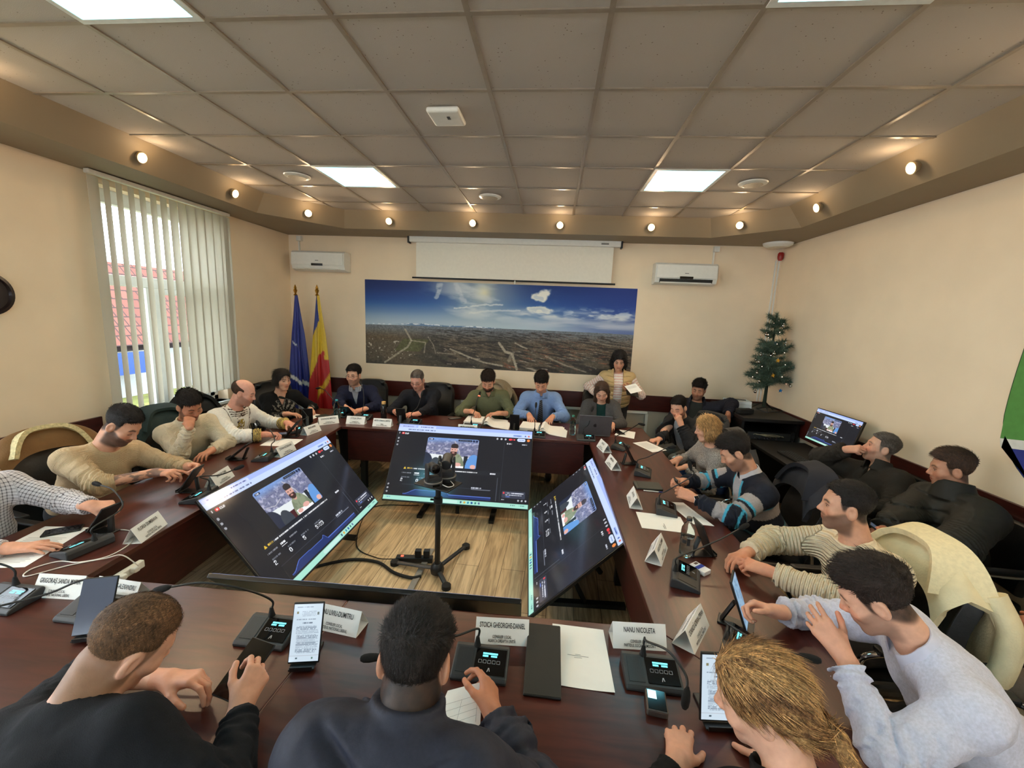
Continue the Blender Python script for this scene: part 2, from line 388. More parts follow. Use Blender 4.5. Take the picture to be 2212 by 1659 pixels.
b = MB(); b.box((-10, 10, -.85), (12, 40, .1)); g = b.build('lawn', mat('lawn grass', (108, 110, 48), .9, var=.3, scale=2)); tag(g, 'yellow green lawn outside below the window', 'lawn', kind='stuff')
# ------------------------------------------------------------------ ceiling lights
m_diff = gmat('luminous diffuser', lambda nt, b, oc: None)
def _diff():
    nt = m_diff.node_tree; L = nt.links.new; tc = N(nt, 'TexCoord'); b = nt.nodes['Principled BSDF']
    w = N(nt, 'TexWave', Scale=1.05, Distortion=.0); w.bands_direction = 'Y'; w.wave_profile = 'SIN'; L(tc.outputs['Object'], w.inputs['Vector'])
    mr = N(nt, 'MapRange'); mr.inputs['To Min'].default_value = PANEL*.8; mr.inputs['To Max'].default_value = PANEL*1.15; L(w.outputs['Fac'], mr.inputs['Value'])
    b.inputs['Emission Color'].default_value = PANELC+(1,); L(mr.outputs['Result'], b.inputs['Emission Strength']); b.inputs['Base Color'].default_value = (.8, .9, .9, 1)
_diff()
m_lframe = mat('white light frame', (214, 218, 216), .4)
lt = thing('ceiling_light', 'square luminous ceiling panel at the back, left of the two', 'ceiling light', (gx0-2.5*.6, gy0+4.5*.6, ZC), group='square ceiling light panels')
b = MB()
for a, c in (((-.3, -.3), (-.27, .3)), ((.27, -.3), (.3, .3)), ((-.27, -.3), (.27, -.27)), ((-.27, .27), (.27, .3))): b.b2((a[0], a[1], -.012), (c[0], c[1], -.0))
b.build('frame', m_lframe, lt)
b = MB(); b.box((0, 0, -.005), (.54, .54, .006)); b.build('diffuser', m_diff, lt)
for i, j, lab in ((2.5, 4.5, 'square luminous ceiling panel at the back, right of the two'), (-2.5, .5, 'square luminous ceiling panel at the top left edge of the photo'), (2.5, .5, 'square luminous ceiling panel at the top right edge of the photo'),
                  (-2.5, -3.5, 'square luminous ceiling panel behind the viewer on the left'), (2.5, -3.5, 'square luminous ceiling panel behind the viewer on the right'), (-2.5, -7.5, 'square luminous ceiling panel at the rear left of the room'), (2.5, -7.5, 'square luminous ceiling panel at the rear right of the room')):
    dup(lt, lab, (gx0+i*.6, gy0+j*.6, ZC))
# spots on the soffit
m_bulb = mat('warm lamp face', (255, 224, 160), .4, emit=BULB, ergb=(1., .62, .26))
m_spotm = mat('brushed lamp metal', (190, 176, 150), .3, metal=.8)
sp = thing('soffit_spotlight', None, 'spotlight', (0, 0, 0), group='warm spotlights along the ceiling soffit')
b = MB(); b.lathe([(.0, -.012), (.030, -.012), (.034, -.004), (.034, 0)], (0, 0, .072), 20, rotm(PI/2)); b.build('mounting_plate', mat('cream lamp plate', (236, 220, 180), .4), sp, smooth=40)
b = MB(); b.lathe([(.02, .0), (.03, .012), (.043, .05), (.043, .056), (.039, .056)], (0, 0, -.005), 24, rotm(PI/2+.35)); b.tube([(0, -.004, .05), (0, -.02, .02)], .006); b.build('lamp_housing', m_spotm, sp, smooth=40)
b = MB(); b.lathe([(.0, .054), (.039, .054), (.035, .060), (.02, .064), (0, .065)], (0, 0, -.005), 24, rotm(PI/2+.35)); b.build('lamp_face', m_bulb, sp, smooth=40)
def lamp(loc, d, energy, col, r=.03):
    l = bpy.data.lights.new('spot_bulb', 'SPOT'); l.energy = energy; l.color = col; l.shadow_soft_size = r; l.spot_size = math.radians(125); l.spot_blend = .7
    o = bpy.data.objects.new('spot_bulb', l); COL.objects.link(o); o.location = loc+d*.10; o.rotation_euler = (d+Vector((0, 0, -.9))).to_track_quat('-Z', 'Y').to_euler()
    l = bpy.data.lights.new('spot_glow', 'POINT'); l.energy = GLOWW; l.color = col; l.shadow_soft_size = .02; o = bpy.data.objects.new('spot_glow', l); COL.objects.link(o); o.location = loc+d*.17+Vector((0, 0, .0))
spots = [(-3.405, 2.2, -PI/2, 'spotlight on the left soffit just outside the left frame edge'), (-3.405, 3.25, -PI/2, 'spotlight on the left soffit above the near end of the blind'), (-3.39, 4.22, -PI/2, 'spotlight on the left soffit above the far end of the blind'), (-3.06, 5.04, -.75, 'spotlight on the angled left corner of the soffit'),
         (-2.15, 5.385, 0, 'leftmost of the four spotlights on the back soffit'), (-1.07, 5.395, 0, 'spotlight on the back soffit above the left part of the projection screen'), (.02, 5.405, 0, 'spotlight on the back soffit above the right part of the projection screen'), (1.12, 5.415, 0, 'rightmost of the four spotlights on the back soffit'),
         (2.09, 5.19, .8, 'spotlight on the angled right corner of the soffit'), (2.47, 4.38, PI/2, 'farther of the two spotlights on the right soffit'), (2.47, 3.33, PI/2, 'nearer of the two spotlights on the right soffit'), (2.47, 2.2, PI/2, 'spotlight on the right soffit just outside the right frame edge'),
         (-3.405, 1.1, -PI/2, 'spotlight on the left soffit beside the viewer'), (2.47, 1.1, PI/2, 'spotlight on the right soffit beside the viewer'), (-3.405, -.2, -PI/2, 'spotlight on the left soffit behind the viewer'), (2.47, -.2, PI/2, 'spotlight on the right soffit behind the viewer'), (-3.405, -1.6, -PI/2, 'spotlight on the left soffit towards the rear of the room'), (2.47, -1.6, PI/2, 'spotlight on the right soffit towards the rear of the room')]
for k, (x, y, rz, lab) in enumerate(spots):
    o = sp if k == 0 else dup(sp)
    o.location = (x, y, 3.175); o.rotation_euler = (0, 0, -rz); o['label'] = lab
    d = Matrix.Rotation(-rz, 3, 'Z') @ Vector((0, -1, 0)); lamp(Vector((x, y, 3.15)), d, SPOTW, (1., .72, .43))
# daylight
w = bpy.data.worlds.new('sky'); SC.world = w; w.use_nodes = True; nt = w.node_tree; bg = nt.nodes['Background']
bg.inputs['Color'].default_value = (.80, .91, 1., 1); bg.inputs['Strength'].default_value = SKY
# ------------------------------------------------------------------ conference table
def _mahog(nt, b, oc):
    L = nt.links.new
    mp = N(nt, 'Mapping'); mp.inputs['Scale'].default_value = (1.2, 9, 9); L(oc, mp.inputs['Vector'])
    n = N(nt, 'TexNoise', Scale=2.4, Detail=7., Distortion=.8); L(mp.outputs['Vector'], n.inputs['Vector'])
    cr = N(nt, 'ValToRGB'); cr.color_ramp.elements[0].position = .3; cr.color_ramp.elements[0].color = lin((52, 21, 16)); cr.color_ramp.elements[1].position = .7; cr.color_ramp.elements[1].color = lin((84, 38, 29))
    L(n.outputs['Fac'], cr.inputs['Fac']); L(cr.outputs['Color'], b.inputs['Base Color']); b.inputs['Roughness'].default_value = .28; b.inputs['Specular IOR Level'].default_value = .5
    n3 = N(nt, 'TexNoise', Scale=420.); L(oc, n3.inputs['Vector']); bp = N(nt, 'Bump', Strength=.05, Distance=.004); L(n3.outputs['Fac'], bp.inputs['Height']); L(bp.outputs['Normal'], b.inputs['Normal'])
m_table = gmat('polished mahogany table', _mahog)
m_apron = mat('dark mahogany apron', (58, 17, 12), .4, var=.2, scale=5, stretch=(2, 2, 10))
m_black = mat('matt black metal', (18, 18, 19), .45)
m_blk2 = mat('black plastic', (22, 22, 24), .38)
tb = thing('conference_table', 'large mahogany ring shaped meeting table around the open floor', 'table', (-.8, 2.9, 0))
BLi, BRi, FRi, FLi = (-2.25, 4.21), (.455, 4.245), (.5, 1.605), (-2.085, 1.545)
BLo, BRo, FRo, FLo = (-2.95, 4.95), (1.15, 5.0), (1.2, .86), (-2.8, .82)
def topseg(poly, rz=0, lab=None):
    b = MB(); c = (sum(p[0] for p in poly)/len(poly), sum(p[1] for p in poly)/len(poly)); ca, sa = math.cos(-rz), math.sin(-rz)
    b.prism([((x-c[0])*ca-(y-c[1])*sa, (x-c[0])*sa+(y-c[1])*ca) for x, y in poly], -.03, 0)
    o = b.build('tabletop', m_table, tb, bevel=.004, loc=(c[0]+.8, c[1]-2.9, .75)); o.rotation_euler = (0, 0, rz)
topseg([BLo, BLi, BRi, BRo])
def mid(a, c, t): return (a[0]+(c[0]-a[0])*t, a[1]+(c[1]-a[1])*t)
g = .0012
topseg([FLo, FLi, mid(FLi, FRi, .485), mid(FLo, FRo, .485)][::-1]); topseg([mid(FLo, FRo, .4858), mid(FLi, FRi, .4858), FRi, FRo][::-1])
topseg([(FLo[0], FLo[1]+g), (FLi[0], FLi[1]+g), (BLi[0], BLi[1]-g), (BLo[0], BLo[1]-g)], PI/2); topseg([(FRo[0], FRo[1]+g), (FRi[0], FRi[1]+g), (BRi[0], BRi[1]-g), (BRo[0], BRo[1]-g)][::-1], PI/2)
def apron(a, c, inn):
    a, c = Vector((*a, 0)), Vector((*c, 0)); d = (c-a).normalized(); n = Vector((-d.y, d.x, 0))*inn; a = a+n*.04+d*.05; c = c+n*.04-d*.05
    b = MB(); ps = [a, c, c+n*.018, a+n*.018]; b.prism([(p.x+.8, p.y-2.9) for p in ps], .36, .719); b.build('apron', m_apron, tb)
_m = mid(FLi, FRi, .4854); _n = mid(FLo, FRo, .4854); b = MB(); b.prism([(_m[0]+.8-.001, _m[1]-2.9-.01), (_m[0]+.8+.001, _m[1]-2.9-.01), (_n[0]+.8+.001, _n[1]-2.9), (_n[0]+.8-.001, _n[1]-2.9)], .735, .7503); b.build('seam', mat('worn light seam', (150, 112, 96), .6), tb)
apron(BLi, BRi, 1); apron(FLi, FRi, -1); apron(FLi, BLi, 1); apron(FRi, BRi, -1)
for x, y in ((-2.05, 4.33), (-1.0, 4.36), (.3, 4.36), (-2.85, 4.85), (-.8, 4.88), (1.05, 4.9), (-2.3, 3.0), (.62, 3.0), (-2.8, 2.6), (1.08, 2.9), (-1.9, 1.43), (-.9, 1.45), (.35, 1.47), (-2.65, .95), (-.8, .95), (1.1, .97)):
    b = MB(); b.b2((x+.8-.03, y-2.9-.03, 0), (x+.8+.03, y-2.9+.03, .719)); b.build('leg', m_black, tb)

# ------------------------------------------------------------------ painted pictures
def smooth(a, b, x): t = np.clip((x-a)/(b-a), 0, 1); return t*t*(3-2*t)
def mixc(c, col, m): return c*(1-m[..., None])+np.array(col, float)/255*m[..., None] if not isinstance(col, np.ndarray) else c*(1-m[..., None])+col*m[..., None]
def seg(U, V, pts, w):
    d = np.full(U.shape, 9.)
    for (x0, y0), (x1, y1) in zip(pts, pts[1:]):
        dx, dy = x1-x0, y1-y0; t = np.clip(((U-x0)*dx+(V-y0)*dy)/(dx*dx+dy*dy+1e-9), 0, 1); d = np.minimum(d, np.hypot(U-x0-t*dx, V-y0-t*dy))
    return 1-smooth(w*.6, w*1.4, d)
def mural(U, V):
    A = 3.15; X = U*A; hz = .47+.02*np.sin(U*2.2)-.055*smooth(.3, 1, U)*0
    sky = np.zeros(U.shape+(3,)); t = np.clip((V-hz)/(1-hz), 0, 1)
    top = np.array([26, 52, 118])/255.; low = np.array([176, 194, 208])/255.; midc = np.array([46, 92, 164])/255.
    sky[:] = low; sky = sky*(1-smooth(0, .62, t)[..., None])+midc*smooth(0, .62, t)[..., None]; sky = sky*(1-smooth(.4, 1, t)[..., None])+top*smooth(.4, 1, t)[..., None]
    sky = mixc(sky, (40, 58, 140), smooth(.62, 1, U)*.6); sky = mixc(sky, (30, 44, 96), (1-smooth(0, .3, U))*smooth(.5, 1, t)*.6)
    r = np.hypot((U-.45)*A, (V-.9)*1.05); sky = mixc(sky, (206, 214, 204), np.exp(-(r/.42)**2)*.62); sky = mixc(sky, (246, 236, 196), np.exp(-(r/.095)**2)*.85)
    w = fbm(X*2.2+.6*fbm(X*1.5, V*3, s=5), V*7+X*.5, s=11, o=5)
    c1 = smooth(.38, .60, w)*smooth(.18, .4, U)*(1-smooth(.55, .75, U))*smooth(.05, .35, t); sky = mixc(sky, (222, 226, 224), c1*.75)
    w2 = fbm(X*9, V*15+X*2, s=21, o=5); band = np.maximum(np.exp(-((U-.655)/.07)**2-((V-.72)/.07)**2), np.exp(-((U-.665-.25*(V-.88))/.05)**2-((V-.90)/.14)**2)); sky = mixc(sky, (240, 238, 228), smooth(.62, .80, w2*.55+band*.62)); sky = mixc(sky, (160, 178, 200), smooth(.70, .85, w2*.5+band*.6)*smooth(.45, .6, vnoise(X*14, V*20, s=25))*.45); sky = mixc(sky, (214, 222, 230), smooth(.5, .62, fbm(X*7, V*20, s=27))*np.exp(-((V-.70)/.05)**2)*smooth(.7, .8, U)*.8)
    band2 = np.exp(-((V-.66)/.055)**2)*smooth(.5, .62, U); sky = mixc(sky, (226, 228, 226), smooth(.36, .6, fbm(X*3, V*16, s=31))*band2*.9)
    band3 = np.exp(-((V-.57)/.05)**2)*smooth(.45, .8, U); sky = mixc(sky, (206, 210, 216), smooth(.3, .6, fbm(X*2, V*18, s=33))*band3*.8)
    for p, ww, k in ([(.34, .70), (.41, .74), (.52, .765)], .0030, .7), ([(.40, .66), (.5, .69), (.6, .70)], .0040, .6), ([(.265, .82), (.29, .97)], .008, .55), ([(.345, .97), (.375, .80)], .012, .4):
        q = [(a*A, c*1.) for a, c in p]; sky = mixc(sky, (232, 232, 228), seg(X+.10*(fbm(X*7, V*7, s=4)-.5), V+.05*(fbm(X*9, V*9, s=6)-.5), q, ww*A*.9)*k*smooth(.3, .6, fbm(X*16, V*26, s=12)+.12))
    mt = .488+.03*fbm(X*7, X*0, s=41)*np.exp(-((U-.3)/.2)**4); sky = mixc(sky, (92, 122, 160), (V < mt)*smooth(.1, .2, U)*(1-smooth(.48, .62, U))*.85)
    sky = mixc(sky, (226, 230, 236), (V < mt)*(V > mt-.012)*smooth(.42, .6, fbm(X*30, V*60, s=43))*(U < .5))
    g = np.clip((hz-V)/hz, 0, 1); dens = fbm(X*3.2, V*5, s=51)
    land = np.zeros_like(sky); land[:] = np.array([104, 92, 76])/255.
    land = mixc(land, (74, 70, 62), smooth(.4, .6, fbm(X*2.2+V, V*6, s=52))*.8); land = mixc(land, (112, 92, 66), (1-smooth(.05, .3, U))*(1-smooth(.2, .5, g))*.8); land = mixc(land, (128, 112, 84), smooth(.75, .95, U)*(1-smooth(.1, .5, g))*.7)
    far = 1-smooth(0, .36, g); land = mixc(land, (124, 136, 152), far*.75)
    sc = 60/(1+2.2*g); hn = vnoise(X*sc*1.2, V*sc*2.6, s=61); town = smooth(.18, .34, U)*(g > .06)
    land = mixc(land, (52, 46, 44), smooth(.45, .62, vnoise(X*sc*.45, V*sc*1.1, s=63))*town*.75); land = mixc(land, (206, 190, 172), (hn > .87)*town*(.30+.5*g)); land = mixc(land, (168, 104, 78), (vnoise(X*sc, V*sc*2.1, s=62) > .82)*town*(.3+.5*g)*smooth(.5, .7, U+.1*g))
    land = mixc(land, (190, 176, 158), (vnoise(X*46, V*60, s=66) > .84)*(U < .2)*(g > .35)*(g < .85))
    fld = (abs(U-.185-(V-.26)*.25) < .05)*(abs(V-.245) < .075); land = mixc(land, (96, 98, 62), fld*.8)
    for p, ww, k in ([(.075, .02), (.12, .12), (.165, .22), (.18, .30), (.165, .38), (.155, .43)], .011, .85), ([(.18, .30), (.235, .285), (.23, .16)], .007, .7), ([(.245, .35), (.265, .26), (.275, .16)], .006, .6), ([(.33, .22), (.40, .14), (.46, .08), (.53, .05)], .010, .85), ([(.515, .32), (.54, .22), (.565, .20), (.585, .02)], .014, .95), ([(.565, .20), (.555, .12)], .02, .6), ([(.575, .33), (.60, .29), (.62, .27)], .008, .8), ([(.69, .19), (.76, .1), (.84, .03)], .008, .6), ([(.28, .17), (.35, .16)], .006, .6), ([(.85, .40), (.9, .36), (1., .33)], .008, .45):
        q = [(a*A, c) for a, c in p]; land = mixc(land, (186, 172, 150), seg(X, V, q, ww)*k)
    land = land*(.80+.28*vnoise(X*70, V*80, s=71))[..., None]
    return np.where((V > hz)[..., None], sky, land)
# tiny 5x7 digits for the screens
DIG = {'0': '01110 10001 10001 10001 10001 10001 01110', '2': '01110 10001 00001 00110 01000 10000 11111', '5': '11111 10000 11110 00001 00001 10001 01110', '3': '11110 00001 00001 01110 00001 00001 11110', ':': '00000 00100 00000 00000 00000 00100 00000'}
def screen(U, V):
    Y = 1-V; c = np.zeros(U.shape+(3,)); c[:] = np.array([30, 31, 37])/255.; asp = 1.777
    def R(x0, y0, x1, y1, col, k=1., rad=0.):
        nonlocal c
        if rad:
            cx, cy = (x0+x1)/2, (y0+y1)/2; qx = np.abs(U-cx)*asp-((x1-x0)/2*asp-rad); qy = np.abs(Y-cy)-((y1-y0)/2-rad); d = np.hypot(np.maximum(qx, 0), np.maximum(qy, 0))+np.minimum(np.maximum(qx, qy), 0)-rad; m = (d < 0)*1.
        else: m = ((U >= x0)*(U < x1)*(Y >= y0)*(Y < y1))*1.
        c = mixc(c, col, m*k); return m
    def T(x0, y, w, h, col, k=.9, s=0): # a line of small print
        nonlocal c
        n = vnoise(U*420, Y*0+s, s=91+s) > .30; c = mixc(c, col, ((U >= x0)*(U < x0+w)*(np.abs(Y-y) < h/2)*n)*k)
    def D(txt, x0, y0, h):
        nonlocal c
        px = h/7
        for ch in txt:
            rows = DIG[ch].split()
            for j, r_ in enumerate(rows):
                for i, q in enumerate(r_):
                    if q == '1': c = mixc(c, (235, 238, 245), ((np.abs((U-x0)*asp-(i+.5)*px) <= px*.55)*(np.abs(Y-y0-(j+.5)*px) <= px*.55))*1.)
            x0 += px*6/asp
    R(0, 0, 1, .05, (166, 186, 246)); R(0, .045, 1, .098, (196, 214, 252)); R(.005, .012, .13, .05, (186, 200, 250), 1, .01); R(.145, .010, .28, .05, (198, 212, 252), 1, .01)
    T(.03, .03, .08, .012, (84, 96, 150), .7, 1); T(.165, .03, .1, .012, (70, 84, 140), .8, 2); T(.075, .072, .21, .012, (60, 70, 110), .7, 3); R(.86, .062, .925, .084, (150, 176, 236), 1, .01); T(.865, .073, .05, .01, (40, 60, 120), .8, 4)
    R(.945, .062, .957, .084, (90, 110, 180), 1, .01); R(.968, .062, .982, .084, (214, 110, 90), 1, .01)
    T(.012, .128, .008, .022, (220, 220, 225), 1, 5); R(.033, .115, .053, .143, (232, 48, 58), 1, .008); c = mixc(c, (255, 255, 255), ((np.abs(Y-.129) < .008-(U-.040)*asp*.5)*(U > .040)*(U < .049))*1.); 
    R(.055, .119, .084, .141, (240, 240, 244), .85, .006); R(.06, .124, .066, .136, (60, 60, 66)); R(.071, .122, .076, .134, (60, 60, 66))
    for x in (.74, .77, .80): R(x, .117, x+.014, .141, (214, 218, 226), .9, .011)
    R(.832, .116, .854, .142, (238, 60, 70), 1, .01); T(.859, .129, .018, .014, (240, 90, 96), 1, 6); R(.892, .108, .952, .149, (206, 222, 255), 1, .02); T(.90, .129, .044, .012, (60, 80, 150), .9, 7); R(.964, .112, .985, .147, (240, 140, 70), 1, .017)
    for k, y in enumerate((.19, .235, .28)): R(.010, y, .022, y+.022, (200, 204, 212), .8, .008)
    for k, y in enumerate((.80, .845, .89)): R(.010, y, .022, y+.022, (200, 204, 212), .8, .008)
    # live picture: person in green shirt before an aerial photograph
    x0, y0, x1, y1 = .235, .165, .615, .555; u = (U-x0)/(x1-x0); v = (Y-y0)/(y1-y0); px = u*1.9
    pic = np.zeros_like(c); n = fbm(u*16, v*14, s=101); pic[:] = np.array([118, 122, 150])/255.; pic = mixc(pic, (190, 190, 214), smooth(.46, .62, n)*.8); pic = mixc(pic, (84, 88, 130), smooth(.5, .6, fbm(u*30, v*30, s=104))*.6); pic = mixc(pic, (120, 160, 224), (1-smooth(.0, .26, v+.08*u))*.9)
    pic = mixc(pic, (214, 210, 214), seg(px, v, [(.0, .42), (.35, .5), (.62, .42)], .012)*.6); pic = mixc(pic, (210, 204, 204), seg(px, v, [(1.02, .1), (1.22, .42), (1.25, .6)], .02)*.7)
    pic = mixc(pic, (226, 232, 234), ((v > .60+.08*(u-.5)))*1.); pic = mixc(pic, (74, 34, 36), ((v > .80)*(u > .3))*1.)
    pic = mixc(pic, (40, 46, 66), (np.hypot((px-.02)/.32, (v-.98)/.45) < 1)*1.); pic = mixc(pic, (60, 66, 74), (np.hypot((px-.42)/.2, (v-.95)/.27) < 1)*1.)
    pic = mixc(pic, (36, 42, 50), ((px > 1.42)*(px < 1.56)*(v > .58))*1.); pic = mixc(pic, (98, 150, 214), (np.hypot((px-1.78)/.28, (v-1.0)/.48) < 1)*1.); pic = mixc(pic, (226, 176, 164), (np.hypot((px-1.78)/.1, (v-.93)/.07) < 1)*1.)
    sh = (np.hypot((px-1.1)/.36, (v-1.02)/.52) < 1)*1.; pic = mixc(pic, (140, 150, 122), sh); pic = mixc(pic, (110, 120, 96), sh*smooth(.5, .6, fbm(px*7, v*5, s=109))*.6)
    pic = mixc(pic, (206, 158, 142), (np.hypot((px-1.04)/.075, (v-.56)/.09) < 1)*1.); pic = mixc(pic, (214, 164, 150), (np.hypot((px-1.03)/.125, (v-.40)/.19) < 1)*1.); pic = mixc(pic, (66, 46, 42), (np.hypot((px-1.03)/.12, (v-.50)/.105) < 1)*(v > .45)*1.)
    pic = mixc(pic, (196, 140, 130), (np.hypot((px-1.02)/.05, (v-.495)/.02) < 1)*1.); pic = mixc(pic, (50, 44, 46), (np.hypot((px-1.04)/.135, (v-.27)/.10) < 1)*(v < .33)*1.); pic = mixc(pic, (60, 40, 40), ((np.abs(np.abs(px-1.02)-.05) < .022)*(np.abs(v-.385) < .012))*1.)
    pic = mixc(pic, (246, 246, 250), ((v > .90+.1*(px-1.1))*(px > .8)*(px < 1.45))*1.); pic = mixc(pic, (222, 170, 158), (np.hypot((px-1.22)/.13, (v-.88)/.06) < 1)*1.); pic = mixc(pic, (222, 170, 158), (np.hypot((px-.92)/.1, (v-.93)/.05) < 1)*1.)
    qx = np.abs(u-.5)*1.73-(.865-.05); qy = np.abs(v-.5)-(.5-.05); m = ((np.hypot(np.maximum(qx, 0), np.maximum(qy, 0))+np.minimum(np.maximum(qx, qy), 0)-.05) < 0)*1.
    c = mixc(c, pic, m); R(.245, .175, .28, .198, (34, 40, 66), 1, .01); T(.251, .187, .022, .01, (220, 224, 240), 1, 8); R(.462, .172, .565, .197, (26, 30, 44), .9, .01); T(.47, .185, .085, .008, (110, 120, 140), .8, 9)
    for x in (.578, .600): R(x-.009, .17, x+.009, .20, (34, 44, 76), 1, .014)
    # statistics
    R(.10, .57, .79, .625, (36, 38, 44), 1, .008); c = mixc(c, (226, 190, 60), ((np.abs(U-.109)*asp < (Y-.578)*.55)*(Y > .578)*(Y < .608))*1.); T(.125, .596, .035, .015, (226, 190, 70), 1, 10); T(.168, .597, .46, .016, (226, 228, 232), .95, 11); T(.72, .60, .04, .014, (230, 232, 240), 1, 12)
    T(.095, .655, .065, .013, (150, 154, 164), .8, 13); T(.185, .655, .034, .014, (236, 238, 244), 1, 14); R(.182, .675, .222, .680, (236, 238, 244)); T(.25, .657, .06, .012, (150, 154, 164), .8, 15)
    for tx, x in (('2', .095), ('0', .205), ('5', .315), ('5:03', .425)): T(x, .712, .06, .010, (140, 146, 158), .7, 16); D(tx, x, .728, .036)
    T(.60, .79, .07, .014, (210, 216, 230), .9, 17); R(.60, .808, .735, .811, (150, 156, 172)); R(.775, .64, .779, .93, (80, 86, 98), .8)
    for y in (.80, .835, .87): R(.11, y, .74, y+.0025, (66, 70, 82), .8)
    top = .915-.055*smooth(.14, .22, U)*(U < .3)-.0*U; top = np.where(U > .3, np.where(U < .41, .865, np.where(U < .45, .865-.02*smooth(.41, .43, U)+.05*smooth(.43, .45, U), .897)), top); m = ((Y > top)*(Y < .93)*(U > .13)*(U < .74))*1.; c = mixc(c, (36, 58, 128), m*.75); c = mixc(c, (92, 120, 210), ((np.abs(Y-top) < .003)*(U > .13)*(U < .74))*1.)
    R(.80, .165, .802, .93, (72, 78, 88), .7); T(.815, .19, .04, .016, (236, 238, 244), 1, 18); T(.93, .19, .035, .012, (190, 194, 206), 1, 19); R(.815, .80, .975, .885, (58, 62, 78), 1, .012); R(.822, .812, .834, .834, (226, 70, 80), 1, .008); T(.842, .822, .12, .010, (226, 230, 244), .9, 20); T(.842, .845, .11, .010, (226, 230, 244), .9, 21); T(.842, .866, .03, .01, (110, 140, 226), 1, 22)
    T(.815, .905, .02, .012, (180, 184, 192), 1, 23)
    for x in (.93, .955, .98): R(x-.006, .895, x+.006, .917, (206, 210, 220), .9, .01)
    R(0, .945, 1, 1, (164, 222, 204)); R(.36, .957, .52, .988, (198, 232, 224), .8, .01)
    for k, x in enumerate((.535, .56, .585, .61, .635, .66)): R(x, .96, x+.013, .984, ((70, 100, 120), (214, 170, 60), (40, 140, 170), (40, 90, 160), (60, 130, 120), (90, 110, 150))[k], 1, .006)
    T(.02, .966, .03, .012, (90, 130, 190), .9, 24); T(.88, .966, .03, .012, (70, 100, 110), .8, 25); T(.94, .966, .035, .012, (70, 100, 110), .8, 26)
    return c
m_screen = mat('glossy lit screen', (20, 20, 20), .12, attr='Col', emit=SCREEN, var=0, spec=.35)
_b = MATS['glossy lit screen'].node_tree.nodes['Principled BSDF']
for l in list(_b.inputs['Base Color'].links): MATS['glossy lit screen'].node_tree.links.remove(l)
_b.inputs['Base Color'].default_value = (.012, .012, .014, 1)
_at = [n for n in MATS['glossy lit screen'].node_tree.nodes if n.type == 'ATTRIBUTE'][0]; MATS['glossy lit screen'].node_tree.links.new(_at.outputs['Color'], _b.inputs['Emission Color'])
m_bezel = mat('black tv bezel', (14, 14, 15), .3)
m_tvback = mat('tv back plastic', (20, 20, 21), .5)
disp_mesh = None
def tv(label, loc, yaw, tilt, w=1.45, h=.826, stand=True, name='television', cat='television', group=None, cz=.507, foot=.34):
    """origin on the floor under the middle of the screen; faces local -y"""
    global disp_mesh
    r = thing(name, label, cat, loc, yaw, group); R = rotm(-tilt)
    def P(x, y, z): return R @ Vector((x, y, z))+Vector((0, 0, cz))
    M = R.to_4x4(); M.translation = (0, 0, cz)
    b = MB(); b.T = M; b.box((0, .012, 0), (w, .022, h)); b.build('panel_frame', m_bezel, r, bevel=.004)
    b = MB(); b.T = M; b.box((0, .04, -h*.12), (w*.72, .04, h*.62), taper=.96); b.box((0, .058, -.05), (w*.3, .03, h*.34)); b.build('rear_housing', m_tvback, r, bevel=.008)
    if disp_mesh is None:
        d = paint_plane('display', 1, 1, 420, 237, screen, m_screen, r); disp_mesh = d.data
    else:
        d = bpy.data.objects.new('display', disp_mesh); COL.objects.link(d); d.parent = r
    d.location = P(0, -.0006, .002); d.rotation_euler = (-tilt, 0, 0); d.scale = (w-.018, 1, h-.02)
    if stand:
        b = MB()
        for y in (-.10, .30): b.tube([P(0, .06, -.02)+Vector((0, .0, 0)), (0, y, .025)], .02, 4)
        b.tube([P(-.36, .05, -.06), P(.36, .05, -.06)], .018, 4); b.build('stand_post', m_black, r)
        for sx in (-1, 1):
            b = MB(); b.tube([P(sx*.36, .045, .1), P(sx*.36, .045, -.1), (sx*.36, .12, .03)], .018, 4); b.box((sx*.36, .1, .015), (.05, .62, .03)); b.build('foot', m_black, r)
    return r
G = 'large televisions leaning inside the table ring'
tv('big television leaning at the back of the ring, facing the viewer', (-.858, 3.955, 0), math.radians(1.2), math.radians(38.5), group=G, cz=.512)
tv('big television leaning along the left side of the ring', (-1.845, 2.907, 0), math.radians(89.6), math.radians(39.2), group=G)
tv('big television leaning along the right side of the ring', (.196, 3.058, 0), math.radians(-86.6), math.radians(45.5), group=G, cz=.45)
tv('big television seen from behind along the near side of the ring', (-.80, 1.885, 0), PI+.03, math.radians(39), group=G, cz=.47)
tv('computer monitor on the desk by the right wall', (2.74, 4.15, .73), math.radians(-86.7), math.radians(15.2), .6, .345, False, 'computer_monitor', 'monitor', cz=.33)
mon = [o for o in bpy.data.objects if o.name == 'computer_monitor'][0]
b = MB(); b.tube([(0, .06, .3), (0, .1, .01)], .022, 10); b.box((0, .06, .008), (.26, .2, .016)); b.build('monitor_stand', m_blk2, mon, bevel=.003)

